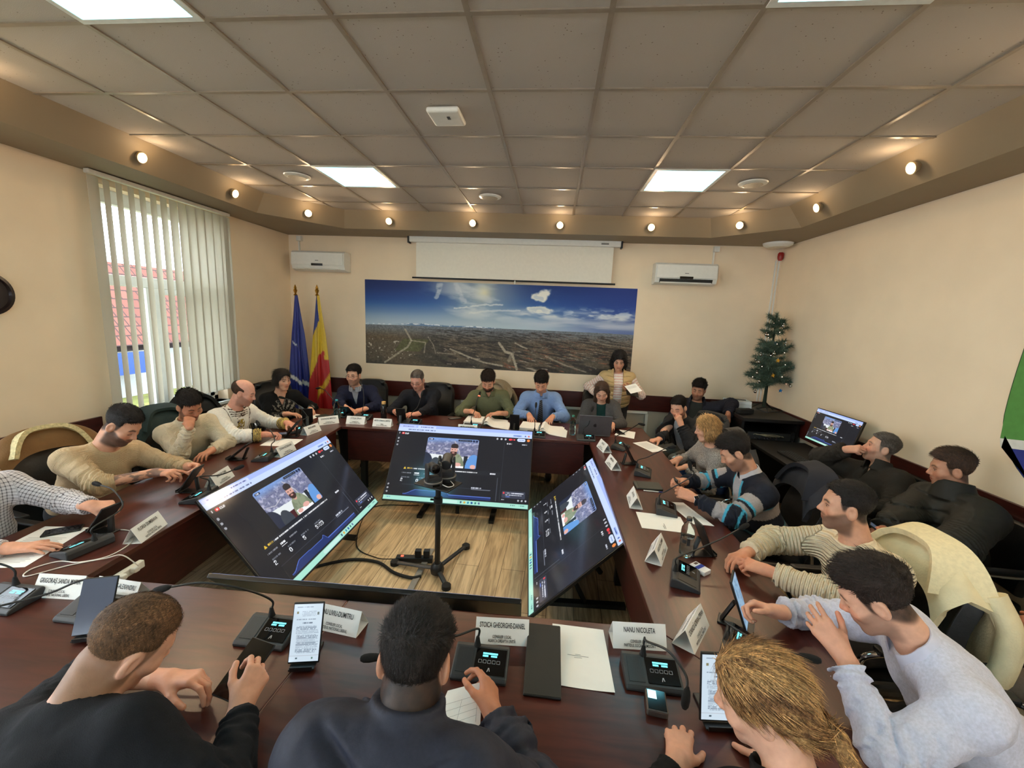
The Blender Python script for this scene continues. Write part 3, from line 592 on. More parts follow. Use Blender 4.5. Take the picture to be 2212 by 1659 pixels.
# ------------------------------------------------------------------ back wall fittings
mu = thing('wall_mural', 'wide aerial photograph of a town under a blue sky on the back wall', 'picture', (-.822, YB-.004, 1.854))
b = MB(); b.box((0, .0015, 0), (3.93, .003, 1.236)); b.build('backing_panel', mat('white picture backing', (220, 218, 214), .6), mu)
paint_plane('photo_print', 3.93, 1.236, 900, 290, mural, mat('matt photo print', (0, 0, 0), .55, attr='Col', var=0, spec=.3), mu).location = (0, -.0004, 0)
m_white = mat('white plastic', (224, 222, 214), .35, var=.02)
ps = thing('projection_screen', 'pull down projector screen half lowered over the top of the mural', 'projector screen', (-.61, YB-.09, 3.05))
b = MB(); b.box((0, 0, 0), (2.93, .09, .10)); b.build('case', m_white, ps, bevel=.012); b = MB(); b.box((0, -.02, .056), (2.96, .13, .012))
for s in (-1, 1): b.box((s*1.475, 0, -.005), (.02, .1, .12))
b.build('mounting_trim', m_black, ps); b = MB(); b.box((0, .005, -.28), (2.75, .002, .5)); b.build('screen_fabric', mat('white screen fabric', (226, 220, 206), .8, var=.02), ps)
b = MB(); b.cyl((-1.43, .005, -.535), (1.43, .005, -.535), .012); b.build('weight_bar', m_black, ps, smooth=40)
b = MB(); b.box((1.25, -.046, -.015), (.10, .003, .022)); b.build('maker_plate', mat('silver grey plate', (120, 118, 112), .4), ps); b = MB(); b.lathe([(0, 0), (.01, .004), (.013, .03), (.008, .05)], (.05, .0, -.58), 10); b.build('pull_knob', m_white, ps, smooth=40)
def aircon(label, x, z, open_):
    r = thing('air_conditioner', label, 'air conditioner', (x, YB-.002, z), group='wall mounted air conditioners')
    b = MB(); prof = [(0, 0), (0, .275), (-.16, .275), (-.19, .25), (-.2, .1), (-.17, .02), (-.10, 0)]; b.prism([(p[0], p[1]) for p in prof], -.4, .4, axis='x'); b.build('body', m_white, r, smooth=30, bevel=.006)
    b = MB(); b.box((0, -.205, .165), (.77, .012, .17), rotm(.04)); b.build('front_panel', m_white, r, bevel=.005)
    b = MB(); b.box((.0, -.2125, .085), (.17, .004, .032)); b.build('display_window', mat('dark display window', (20, 22, 26), .15), r)
    b = MB(); b.m = 0; b.box((0, -.175, .035), (.66, .06, .006), rotm(.9 if open_ else .5)); b.build('air_flap', m_white, r)
    if open_:
        b = MB()
        for k in range(11): b.box((-.3+.06*k, -.19, .055), (.012, .004, .03), rotm(.3))
        b.box((0, -.186, .045), (.68, .004, .05), rotm(.35)); b.build('louvre_slot', mat('dark louvre slot', (40, 38, 36), .6), r)
    b = MB(); b.box((0, -.213, .14), (.05, .002, .009)); b.build('maker_mark', mat('grey print', (110, 108, 104), .5), r); return r
aircon('white air conditioner on the left of the back wall, flap shut', -3.40, 2.555, False); aircon('white air conditioner on the right of the back wall, vent open', 1.72, 2.535, True)
for x, lab in ((-3.76, 'small white junction box above the left air conditioner'), (2.12, 'small white junction box above the right air conditioner')):
    r = thing('junction_box', lab, 'junction box', (x, YB, 3.02)); b = MB(); b.box((0, -.03, 0), (.07, .06, .07)); b.build('box_body', m_white, r, bevel=.004); b = MB(); b.box((-.02, -.012, -.12), (.018, .02, .2)); b.build('cable_cover', m_white, r)
def bx(name, lab, cat, a, c, m, bevel=.003, group=None):
    b = MB(); ctr = [(p+q)/2 for p, q in zip(a, c)]; b.b2([p-k for p, k in zip(a, ctr)], [p-k for p, k in zip(c, ctr)]); return tag(b.build(name, m, bevel=bevel, loc=ctr), lab, cat, group)
bx('cable_duct', 'white cable duct along the back wall below the wood rail', 'cable duct', (-1.3, YB-.035, .715), (1.43, YB-.0, .75), m_white)
bx('cable_duct', 'white vertical cable duct dropping to the floor behind the standing person', 'cable duct', (1.40, YB-.035, .08), (1.44, YB-.0, .714), m_white)
bx('wall_socket', 'white double socket on the back wall between the two men in dark tops', 'socket', (-1.76, YB-.06, .66), (-1.6, YB, .75), m_white, .006)
for dx in (0, .04): bx('conduit', 'thin white conduit in the back right corner, %s of the pair' % ('left' if dx == 0 else 'right'), 'conduit', (2.90+dx, YB-.016, .99), (2.915+dx, YB, 2.9), m_white, .002, 'conduits in the corner')
r = thing('siren', 'small red fire siren high in the back right corner', 'siren', (2.94, YB-.04, 2.95)); b = MB(); b.lathe([(0, -.05), (.028, -.045), (.036, -.01), (.036, .03), (.025, .05), (0, .05)], n=16); b.build('red_body', mat('red plastic', (150, 24, 22), .35), r, smooth=40); b = MB(); b.lathe([(.0, -.056), (.02, -.056), (.02, -.045)], n=12); b.build('lens', mat('clear red lens', (190, 60, 54), .2), r)
def disc(name, lab, cat, x, y, z, rr, m, group=None, h=.03):
    r = thing(name, lab, cat, (x, y, z), group=group); b = MB(); b.lathe([(0, -h), (rr*.72, -h), (rr*.95, -h*.5), (rr, 0)], n=36); b.build('rim', m_white, r, smooth=30); b = MB(); b.lathe([(0, -h-.003), (rr*.66, -h-.003), (rr*.7, -h+.001)], n=36); b.build('grille', m, r, smooth=30); return r
m_grl = mat('perforated grille', (176, 166, 150), .6, var=.25, scale=300)
for x, y, l in ((-2.53, 4.02, 'round ceiling speaker left of the left light panel'), (-.74, 4.61, 'round ceiling speaker in the middle near the back soffit'), (1.69, 4.07, 'round ceiling speaker right of the right light panel')): disc('ceiling_speaker', l, 'speaker', x, y, ZC-.007, .12, m_grl, 'round ceiling speakers', .018)
disc('round_lamp', 'round flat lamp under the soffit in the back right corner', 'lamp', 2.77, 5.72, ZS, .17, mat('opal lamp glass', (226, 222, 206), .3), None, .05)
r = thing('access_point', 'white square wireless access point on the ceiling', 'access point', (-.745, 2.80, ZC-.006), -.02); b = MB(); b.box((0, 0, -.018), (.21, .21, .034)); b.build('housing', m_white, r, bevel=.03, seg=4); b = MB(); b.box((.02, -.02, -.0365), (.018, .034, .003)); b.build('logo_mark', mat('dark mark', (30, 28, 30), .4), r)
# clock on the left wall
r = thing('wall_clock', 'round wall clock with dark rim cut by the left frame edge', 'clock', (XL, 2.56, 2.025), PI/2); b = MB()
Rc = rotm(PI/2); b.lathe([(.125, 0), (.15, .005), (.152, .03), (.13, .038), (.122, .02)], n=40, R=Rc); b.build('rim', mat('dark brown rim', (34, 24, 24), .3), r, smooth=40); b = MB(); b.lathe([(0, .0), (.124, .0), (.124, .012), (0, .012)], n=40, R=Rc); b.build('dial', mat('clock dial', (206, 206, 202), .5), r)
b = MB()
for k in range(12):
    a = k*PI/6; vs, fs = text_mesh(str(12 if k == 0 else k), .032, .0006); b.add([(v[0]+.1*math.sin(a), -.0135, v[1]+.1*math.cos(a)) for v in vs], fs)
b.build('numerals', m_black, r)
for nm, a, l in (('hour_hand', 5.1, .055), ('minute_hand', 3.9, .085)):
    b = MB(); b.box((0, -.016, l/2), (.006, .002, l)); o = b.build(nm, m_black, r); o.rotation_euler = (0, a, 0)
# painted shield on the right wall
sh = thing('wall_shield', 'large green white and blue shield on the right wall, cut by the frame', 'shield', (XR-.002, 2.36, 1.66), -PI/2)
def halfw(z): # half width of the shield at height z (-.62...+.42)
    return .545+.035*math.sin((.42-z)/.55*PI/2) if z > -.13 else .58*math.sqrt(max(0, 1-((z+.13)/.5)**2))
def shp(z0, z1, k=1., y=-.004, slope=0., off=0):
    L_ = []; R_ = []; n = 24
    for i in range(n+1):
        z = z0+(z1-z0)*i/n; hw = halfw(min(.42, max(-.629, z)))*k; L_.append((-hw, z-slope*-hw*0)); R_.append((hw, z))
    return L_+R_[::-1]
for nm, z0, z1, col, k, y in (('outline', -.63, .42, (24, 52, 24), 1., .006), ('green_field', -.20, .413, (84, 140, 66), .985, .010), ('white_band', -.26, -.20, (214, 210, 200), .985, .010), ('blue_field', -.615, -.26, (42, 52, 128), .975, .010)):
    b = MB(); p = shp(z0, z1, k)
    if nm in ('green_field',): p = [(x, z+.10*(x/.58) if z < -.19 else z) for x, z in p]
    if nm == 'white_band': p = [(x, z+.10*(x/.58)) for x, z in p]
    if nm == 'blue_field': p = [(x, z+.10*(x/.58) if z > -.27 else z) for x, z in p]
    b.prism(p, -y, 0., axis='y'); b.build(nm, mat('shield '+nm, col, .5), sh)
# flags
def flag(lab, x, y, colfn, name, h=2.36, ph=0.):
    r = thing(name, lab, 'flag', (x, y, 0)); b = MB(); b.cyl((0, 0, .0), (0, 0, h-.13), .013); b.build('pole', mat('brown flag pole', (88, 52, 30), .4), r, smooth=40)
    b = MB(); b.lathe([(0, 0), (.03, 0), (.012, .025), (.022, .05), (.028, .07), (.016, .09), (.02, .1), (.004, .145), (0, .15)], (0, 0, h-.145), 14); b.build('finial', mat('gold finial', (196, 150, 60), .25, metal=.9), r, smooth=40)
    b = MB(); b.lathe([(0, 0), (.17, 0), (.17, .02), (.05, .04), (.02, .08), (0, .08)], n=24); b.build('base', m_black, r, smooth=40)
    nu, nv = 96, 80; U, V = np.meshgrid(np.arange(nu)/nu, np.linspace(0, 1, nv)); z = (h-.14)-V*1.62; rad = .02+.118*V**.8*(1+.0*U)
    fold = 1+(.34*np.sin(U*2*PI*5+ph+V*1.2)+.16*np.sin(U*2*PI*9+2*ph-V*2))*np.minimum(1, V*3); a = U*2*PI
    co = np.stack([rad*fold*np.cos(a)*.95+.01, rad*fold*np.sin(a)*.62, z+.0*U], -1).reshape(-1, 3)
    i = np.arange(nu*(nv-1)); F = np.stack([i, (i//nu)*nu+(i+1) % nu, (i//nu+1)*nu+(i+1) % nu, i+nu], -1)
    me = bpy.data.meshes.new('cloth'); npmesh(me, co, F); me.polygons.foreach_set('use_smooth', [True]*len(F)); col = nlin(colfn(U, V, co[:, 0].reshape(U.shape))/255.).reshape(-1, 3)
    at = me.color_attributes.new('Col', 'FLOAT_COLOR', 'POINT'); at.data.foreach_set('color', np.c_[col, np.ones(len(col))].astype(np.float32).ravel())
    me.materials.append(mat('satin flag cloth', (0, 0, 0), .45, attr='Col', var=.05, scale=30)); o = bpy.data.objects.new('cloth', me); COL.objects.link(o); o.parent = r
def blue(U, V, x):
    c = np.zeros(U.shape+(3,)); c[:] = (22, 36, 120); z = V-.30*x/.17*.18
    c[(z > .72) & (z < .755)] = (206, 206, 206); c[(np.abs(V-.43-x*.5) < .008) & (x > -.05) & (x < .03)] = (200, 204, 214); c[(z > .93) & (x > .03)] = (206, 206, 206); return c
def tri(U, V, x):
    c = np.zeros(U.shape+(3,)); t = V+1.3*x; c[:] = (20, 40, 116); c[t > .26] = (206, 170, 30); c[t > .56] = (170, 24, 26); c[(x > .085*np.minimum(1, V*2)) & (V < .55)] = (206, 170, 40); c[(np.abs(V-.88+x*1.2) < .035) & (x > .0)] = (208, 164, 40); return c
flag('blue flag with white stripes furled on a pole in the left corner', -3.62, 5.6, blue, 'flag', 2.335); flag('blue yellow and red flag furled on a pole beside the blue flag', -3.27, 5.55, tri, 'flag', 2.34, 1.3)
# ------------------------------------------------------------------ people: signed distance bodies
def nv(v): v = np.asarray(v, float); return v/np.linalg.norm(v)
def smin(a, b, k):
    h = np.maximum(k-np.abs(a-b), 0)/k; return np.minimum(a, b)-h*h*k*.25
def smax(a, b, k): return -smin(-a, -b, k)
def rcone(P, a, b, r1, r2):
    a = np.asarray(a, float); ba = np.asarray(b, float)-a; pa = P-a; t = np.clip(pa@ba/(ba@ba+1e-12), 0, 1)
    return np.linalg.norm(pa-t[:, None]*ba, axis=1)-(r1+(r2-r1)*t)
def ell(P, c, r):
    q = P-np.asarray(c, float); r = np.asarray(r, float); k0 = np.linalg.norm(q/r, axis=1)+1e-9; k1 = np.linalg.norm(q/(r*r), axis=1)+1e-9; return k0*(k0-1)/k1
class Grp:
    """a local group of shapes with a bounding sphere"""
    def __init__(s, fn, c, r, k=.02): s.fn, s.c, s.r, s.k = fn, np.asarray(c, float), r, k
def evalg(groups, P):
    D = np.full(len(P), 1.)
    for g in groups:
        dc = np.linalg.norm(P-g.c, axis=1)-g.r; m = dc < .03
        if m.any(): D[m] = smin(D[m], g.fn(P[m]), g.k)
        D[~m] = np.minimum(D[~m], dc[~m]+.0)
    return D
_CUB = np.array([[i, j, k] for i in (0, 1) for j in (0, 1) for k in (0, 1)])
_EDG = [(a, b) for a in range(8) for b in range(a+1, 8) if np.abs(_CUB[a]-_CUB[b]).sum() == 1]
def polygonize(fn, lo, hi, res):
    st = 4; lo = np.asarray(lo, float); n = np.ceil((np.asarray(hi)-lo)/(res*st)).astype(int)+1
    gx = [np.arange(k+1) for k in n]; G = np.stack(np.meshgrid(*gx, indexing='ij'), -1).reshape(-1, 3)
    d = fn(lo+G*res*st).reshape(n+1); cm = d.copy()
    act = np.abs(d) < res*st*1.35
    A = np.zeros(n, bool)
    for c in _CUB: A |= act[c[0]:c[0]+n[0], c[1]:c[1]+n[1], c[2]:c[2]+n[2]]
    N_ = n*st+1; D = np.repeat(np.repeat(np.repeat(d[:-1, :-1, :-1], st, 0), st, 1), st, 2); D = np.pad(D, ((0, 1),)*3, mode='edge')
    M = np.zeros(N_, bool); Af = np.repeat(np.repeat(np.repeat(A, st, 0), st, 1), st, 2)
    for c in _CUB: M[c[0]:c[0]+n[0]*st, c[1]:c[1]+n[1]*st, c[2]:c[2]+n[2]*st] |= Af
    idx = np.argwhere(M); D[M] = fn(lo+idx*res)
    S = D < 0
    c8 = [S[c[0]:c[0]+N_[0]-1, c[1]:c[1]+N_[1]-1, c[2]:c[2]+N_[2]-1] for c in _CUB]
    cnt = np.zeros(N_-1, np.uint8)
    for c in c8: cnt += c
    cell = (cnt > 0) & (cnt < 8) & Af
    ci = np.argwhere(cell); vid = np.full(N_-1, -1, np.int64); vid[cell] = np.arange(len(ci))
    val = np.stack([D[ci[:, 0]+c[0], ci[:, 1]+c[1], ci[:, 2]+c[2]] for c in _CUB], 1)
    acc = np.zeros((len(ci), 3)); w = np.zeros(len(ci))
    for a, b in _EDG:
        va, vb = val[:, a], val[:, b]; m = (va < 0) != (vb < 0); t = np.where(m, va/(va-vb+1e-12), 0)
        acc += np.where(m[:, None], _CUB[a]+t[:, None]*(_CUB[b]-_CUB[a]), 0); w += m
    V = lo+(ci+acc/np.maximum(w, 1)[:, None])*res
    F = []
    for ax in range(3):
        o1, o2 = (ax+1) % 3, (ax+2) % 3
        s0 = [slice(None)]*3; s1 = [slice(None)]*3; s0[ax] = slice(0, -1); s1[ax] = slice(1, None)
        df = S[tuple(s0)] != S[tuple(s1)]; e = np.argwhere(df)
        e = e[(e[:, o1] > 0) & (e[:, o2] > 0) & (e[:, o1] < N_[o1]-1) & (e[:, o2] < N_[o2]-1)]
        if not len(e): continue
        q = []
        for a, b in ((-1, -1), (0, -1), (0, 0), (-1, 0)):
            k = e.copy(); k[:, o1] += a; k[:, o2] += b; q.append(vid[k[:, 0], k[:, 1], k[:, 2]])
        q = np.stack(q, 1); flip = ~S[e[:, 0], e[:, 1], e[:, 2]]; q[flip] = q[flip][:, ::-1]; F.append(q[(q >= 0).all(1)])
    return V, np.concatenate(F)
def sdf_obj(name, groups, res, m, parent, org, colfn=None, gcfn=None, clip=None, pad=.03, extra=None):
    lo = np.min([g.c-g.r for g in groups], 0)-pad; hi = np.max([g.c+g.r for g in groups], 0)+pad
    fn = (lambda P: clip(P, evalg(groups, P))) if clip else (lambda P: evalg(groups, P))
    V, F = polygonize(fn, lo, hi, res)
    C_ = colfn(V) if colfn else None
    if extra: V, F, C_ = extra(V, F, C_)
    me = bpy.data.meshes.new(name); npmesh(me, V-org, F); me.polygons.foreach_set('use_smooth', np.ones(len(me.polygons), bool))
    if colfn:
        c = nlin(np.clip(C_, 0, 255)/255.); a = me.color_attributes.new('Col', 'FLOAT_COLOR', 'POINT'); a.data.foreach_set('color', np.c_[c, np.ones(len(c))].astype(np.float32).ravel())
    if gcfn:
        a = me.attributes.new('gc', 'FLOAT_VECTOR', 'POINT'); a.data.foreach_set('vector', gcfn(V).astype(np.float32).ravel())
    me.materials.append(m); o = bpy.data.objects.new(name, me); COL.objects.link(o); o.parent = parent
    return o
def dirv(y, p=0): y, p = math.radians(y), math.radians(p); return np.array([math.sin(y)*math.cos(p), -math.cos(y)*math.cos(p), -math.sin(p)])
def ik(S, W, pole, L1, L2):
    d = W-S; L = np.linalg.norm(d); k = max(1., L/(L1+L2)*1.002); L1 *= k; L2 *= k; u = d/L
    a = (L1*L1-L2*L2+L*L)/(2*L); h = math.sqrt(max(0, L1*L1-a*a)); p = np.asarray(pole, float); p = p-u*(p@u); p = nv(p); return S+u*a+p*h, k
POSES = dict(flat=((8, 12, 8),)*4, relax=((22, 30, 18), (26, 34, 20), (30, 38, 22), (34, 42, 24)), fist=((70, 92, 60),)*4, hold=((38, 60, 34), (44, 62, 36), (50, 66, 38), (55, 68, 40)),
             grip=((55, 75, 45), (58, 78, 45), (60, 80, 45), (62, 80, 45)), point=((10, 18, 12), (30, 52, 30), (45, 70, 40), (50, 72, 40)), tap=((25, 38, 22), (32, 44, 26), (42, 56, 30), (48, 60, 34)), pen=((42, 60, 20), (50, 66, 28), (62, 80, 40), (66, 84, 42)))
THUMB = dict(flat=((-.75, .65, -.1), (-.5, .85, -.1)), relax=((-.6, .72, -.35), (-.3, .9, -.3)), fist=((-.25, .75, -.6), (.55, .6, -.55)), hold=((-.55, .7, -.45), (-.1, .95, -.25)), grip=((-.35, .7, -.62), (.35, .85, -.4)),
             point=((-.4, .7, -.55), (.1, .85, -.5)), tap=((-.55, .72, -.42), (-.15, .88, -.42)), pen=((-.35, .75, -.55), (.3, .85, -.4)))
def hand_group(W, D, B, pose, left, sc=1., spread=1.):
    y = nv(D); z = np.asarray(B, float); z = nv(z-y*(z@y)); x = np.cross(y, z); sg = -1. if left else 1.
    R = np.stack([x*sg, y, z], 0)  # world -> local (right hand layout)
    segs = []; ang = POSES[pose]; kx = (-.029, -.0095, .010, .028); ky = (.088, .092, .087, .078); ln = ((.041, .026, .020), (.045, .029, .021), (.042, .027, .020), (.033, .021, .018)); fr = (.0088, .0090, .0086, .0076)
    for i in range(4):
        p = np.array([kx[i], ky[i], -.002 if i in (1, 2) else -.004]); a = 0; sp = math.radians((-7, -1, 4, 10)[i])*spread
        for j in range(3):
            a += math.radians(ang[i][j]); d = np.array([math.sin(sp)*math.cos(a), math.cos(sp)*math.cos(a), -math.sin(a)]); q = p+d*ln[i][j]; r0 = fr[i]*(1.05-.1*j); segs.append((p, q, r0*1.04, r0*.93)); p = q
    t0 = np.array([-.024, .022, -.012]); d1, d2 = [nv(k) for k in THUMB[pose]]; t1 = t0+d1*.040; t2 = t1+(d1+d2)/np.linalg.norm(d1+d2)*.031; t3 = t2+d2*.024
    th = ((t0, t1, .0145, .0115), (t1, t2, .0112, .0100), (t2, t3, .0102, .0086))
    def fn(P):
        q = ((P-W)@R.T)/sc; q2 = q*np.array([1, 1, 1.25])
        d = rcone(q2, (0, -.03, 0), (0, .012, 0), .0265, .027)
        for i in range(4): d = smin(d, rcone(q, (kx[i]*.55, .01, -.004), (kx[i], ky[i], -.004), .0155, .0118), .016)
        d = smin(d, ell(q, (-.012, .045, -.010), (.022, .045, .014)), .01)
        t = 1.
        for i, (a, b, r1, r2) in enumerate(th): t = np.minimum(t, rcone(q, a, b, r1, r2)) if i == 0 else smin(t, rcone(q, a, b, r1, r2), .004)
        d = smin(d, t, .016); f = np.full(len(P), 1.)
        for i in range(4):
            g = np.full(len(P), 1.)
            for a, b, r1, r2 in segs[3*i:3*i+3]: g = smin(g, rcone(q, a, b, r1, r2), .003)
            f = np.minimum(f, g)
        return smin(d, f, .007)*sc
    return Grp(fn, W+y*.07, .15*sc, .016)
def head_fn(S):
    jaw = S.get('jaw', 1.); fem = S.get('fem', 0); fatf = S.get('fatface', 0.)
    def f(q):
        s = q*np.array([np.sign(1), 1, 1]); ax = q.copy(); ax[:, 0] = np.abs(ax[:, 0])
        d = ell(q, (0, -.014, .042), (.0765, .094, .082)); d = smin(d, ell(q, (0, .022, -.012), (.066+fatf*.5, .072, .082)), .03)
        d = smin(d, ell(q, (0, .034, -.062), (.050*jaw+fatf, .050, .054)), .03)
        d = smin(d, rcone(ax, (.050*jaw+fatf, -.004, -.052), (.016, .066, -.100), .019, .017), .028)
        d = smin(d, ell(q, (0, .070, -.101), (.024, .018, .018)), .016)
        d = smin(d, rcone(ax, (.0, .083, .028), (.038, .071, .026), .011, .010), .016)   # brow
        d = smin(d, ell(ax, (.042, .060, -.024), (.026, .024, .026)), .02)               # cheek
        d = smax(d, -ell(ax, (.031, .097, .005), (.017, .018, .0115)), .012)            # eye socket
        d = smin(d, ell(ax, (.031, .0745, .004), (.0150, .0135, .0120)), .005)          # lids
        if S.get('open'): d = smax(d, -ell(ax, (.031, .092, .0035), (.0125, .012, .0040)), .002)
        d = smin(d, rcone(q, (0, .088, .012), (0, .109, -.024), .0075, .0105), .012); d = smin(d, ell(ax, (.0115, .097, -.029), (.009, .011, .008)), .008)
        d = smin(d, ell(q, (0, .082, -.060), (.027, .014, .022)), .016)
        d = smin(d, ell(q, (0, .0925, -.0545), (.021, .0065, .0050)), .005); d = smin(d, ell(q, (0, .0915, -.0655), (.019, .0070, .0058)), .005)
        d = smax(d, -ell(q, (0, .101, -.0597), (.022, .008, .0016)), .003)
        e = ell((ax-np.array([.078, -.008, -.004]))@np.array([[.94, .34, 0], [-.34, .94, 0], [0, 0, 1]]).T, (0, 0, 0), (.011, .021, .034)); e = smax(e, -ell(ax, (.090, -.002, .002), (.010, .012, .020)), .006)
        return smin(d, e, .007)
    return f
SKIN = dict(light=(214, 164, 138), mid=(200, 148, 120), tan=(184, 130, 102), pink=(212, 156, 136), pale=(220, 176, 152), dark=(150, 104, 84))
HAIRS = dict(black=(26, 21, 20), dark=(38, 28, 24), brown=(62, 44, 34), grey=(98, 90, 84), lbrown=(92, 68, 48), blond=(178, 138, 90))
def head_color(q, S):
    sk = np.array(SKIN[S['skin']], float); hc = np.array(HAIRS[S['hair']], float); n = fbm(q[:, 0]*60+9, q[:, 1]*60, q[:, 2]*60, s=3)
    c = np.repeat(sk[None], len(q), 0)*(.94+.12*n)[:, None]; ax = np.abs(q[:, 0]); x, y, z = q.T
    def mx(col, m): nonlocal c; c = c*(1-m[:, None])+np.asarray(col, float)*m[:, None]
    fr = smooth(.03, .06, y); mx(sk*np.array([1.02, .84, .82]), .45*np.exp(-((ax-.042)/.02)**2-((z+.03)/.02)**2)*fr); mx(sk*np.array([1., .82, .8]), .4*np.exp(-((x)/.014)**2-((z+.025)/.014)**2)*fr)
    ear = smooth(.006, -.002, ell(np.stack([ax, y, z], 1), (.079, -.008, -.004), (.014, .024, .036)))
    if S.get('beard', 0):
        b = S['beard']; zc = -.050+.34*(.085-y)+.012*smooth(.03, .06, ax); line = smooth(zc+.009, zc-.009, z)*smooth(-.028, -.004, y)*smooth(-.150, -.125, z+.1*np.minimum(0, y-.06)); mo = np.exp(-((z+.0465)/.0065)**2-(ax/.034)**6)*(y > .05)
        m = np.maximum(line, mo)*b*(1-ear)*(.85+.3*n); mx(np.array(S.get('beardc', hc), float), np.clip(m, 0, .95))
    if S.get('mous', 0): mx(hc*1.3, S['mous']*np.exp(-((z+.045)/.007)**2-(ax/.028)**4)*fr)
    lip = np.exp(-((z+.060)/.0085)**2-(ax/.021)**4)*(y > .07); mx(np.array(S.get('lip', sk*np.array([.86, .62, .60]))), lip*(.75 if not S.get('beard') else .6)); mx(sk*.42, np.exp(-((z+.0598)/.0018)**2-(ax/.020)**4)*(y > .07))
    bz = .0255+.10*np.maximum(0, ax-.034)*-1+.006*np.exp(-((ax-.03)/.014)**2); br = np.exp(-((z-bz)/.0042)**2)*smooth(.010, .016, ax)*(1-smooth(.044, .052, ax))*(y > .045); mx(hc*.9, np.clip(br*S.get('brow', .85), 0, 1))
    ez = -.001 if not S.get('open', 0) else .0095; ey = np.exp(-((z-ez-.0035*(1-((ax-.031)/.014)**2)*(1 if S.get('open') else -1))/.0020)**2)*(np.abs(ax-.031) < .0150)*(y > .05); mx(np.array([40, 26, 22.]), ey*.9)
    mx(sk*.74, .45*np.exp(-((z-.002)/.010)**2-((ax-.031)/.018)**2)*fr)
    st = S['style']; scalp = None
    if st in ('short', 'fade', 'crop', 'receding', 'fringe'):
        zh = S.get('zh', .086)-5.*ax**2-.22*np.maximum(0, .06-y)*(ax < .07)*0; ys = .036+.25*np.minimum(0, z-.03); fc = np.maximum(z-zh, ys-y); low = S.get('low', -.02); bz_ = low-.06*smooth(.02, -.07, y); scalp = smooth(-.004, .006, fc)*smooth(bz_-.012, bz_+.016, z)*(1-ear)
        m = np.clip(scalp, 0, 1)*S.get('buzz', .8); mx(hc, m*(.75+.5*n))
    return c
def hair_group(H, R, S, sc):
    st = S['style']; t = S.get('thick', .014); am = S.get('hn', .004)
    def noise(q, s=0):
        w = S.get('wave', 0); sw = S.get('sweep', .6)
        return am*(1.5*fbm(q[:, 0]*70+w*np.sin(q[:, 2]*60), q[:, 1]*40*sw, q[:, 2]*40+s, o=3, s=17)-.7)
    def fn(P):
        q = ((P-H)@R.T)/sc; ax = q.copy(); ax[:, 0] = np.abs(ax[:, 0]); x, y, z = q.T
        face = ell(q, (0, .088, S.get('fz', -.028)), (S.get('fw', .078), .068, S.get('fh', .104)))
        ears = ell(ax, (.084, .0, -.012), (.026, .034, .040))
        if st in ('short', 'fade', 'crop', 'receding', 'fringe'):
            top = smooth(S.get('f0', .01), S.get('f1', .085), z); tz = t*(S.get('side', .25)+(1-S.get('side', .25))*top); fz = S.get('lift', .0)*smooth(-.02, .08, y)
            rr = np.stack([.0775+tz*.55, .0955+tz*.75, .083+tz+fz], 1); d = ell(q, (0, -.014, .043), rr)+noise(q)*(.25+top)
            zh = S.get('zh', .086)-4.*ax[:, 0]**2; ys = .036+.25*np.minimum(0, z-.03); d = smax(d, -np.maximum(z-zh-.6*np.maximum(0, y-.085)*0, ys-y), .006); d = smax(d, -ears, .008); low = S.get('low', -.02); d = smax(d, -(z-(low-.06*smooth(.02, -.07, y))), .010)
            if st == 'receding': d = smax(d, -ell(q, (0, .055, .122), (.052, .085, .062)), .012)
            if st == 'bald': pass
            if st == 'fringe': d = smin(d, ell(q, (0, .068, .088), (.058, .030, .022))+noise(q), .012)
            return d*sc
        if st == 'sides':
            d = ell(q, (0, -.016, .040), (.0785+t*.5, .0965+t*.6, .083+t*.2))+noise(q)*.5; d = smax(d, -face, .01); d = smax(d, -ears, .008); d = smax(d, -(z+.045-.0), .012); d = smax(d, (z-.062+.35*(y+.03)), .014); d = smax(d, y-.022, .01); return d*sc
        if st in ('bob', 'long', 'curly', 'pony', 'updo'):
            d = ell(q, (0, -.016, .046), (.080+t, .098+t, .085+t))
            if st == 'bob':
                k = smooth(.08, -.10, z); d = smin(d, ell(q, (0, -.022, -.035), (.088+t*.8, .088+t, .095)), .03); d = smax(d, -(z+S.get('len', .105)), .02)
            if st == 'long':
                d = smin(d, rcone(ax, (.070, -.01, .0), (.082, .028, -.27), .030, .022), .03); d = smin(d, rcone(q, (0, -.07, .0), (0, -.075, -.26), .06, .05), .04)
            if st == 'curly':
                d = smin(d, ell(ax, (.070, -.02, -.06), (.048, .062, .105)), .04); d = smin(d, ell(q, (0, -.06, -.08), (.075, .055, .10)), .03); d = d-.016*(vnoise(q[:, 0]*55, q[:, 1]*55, q[:, 2]*55, 5)-.5)
            if st in ('pony', 'updo'):
                d = smax(d, -(z+.055+.5*np.minimum(0, -y)), .02) if st == 'updo' else smin(d, ell(q, (0, -.075, -.035), (.064, .050, .062)), .03)
            if st == 'pony':
                d = smin(d, rcone(q, (0, -.105, -.058), (.0, -.135, -.085), .024, .021), .02); d = smin(d, rcone(q, (0, -.135, -.085), (-.004, -.160, -.20), .027, .014), .015)
            d = smax(d, -face, .012)
            if st in ('pony', 'updo'): d = smax(d, -ears, .01); d = smax(d, -rcone(ax, (.088, .03, -.06), (.06, -.01, -.13), .03, .04), .02)
            return (d+noise(q))*sc
    r = .33 if st == 'long' else (.27 if st == 'pony' else .2)
    return Grp(fn, H-R[2]*(.12 if st in ('long', 'pony') else .0)*sc, r*sc, .01)
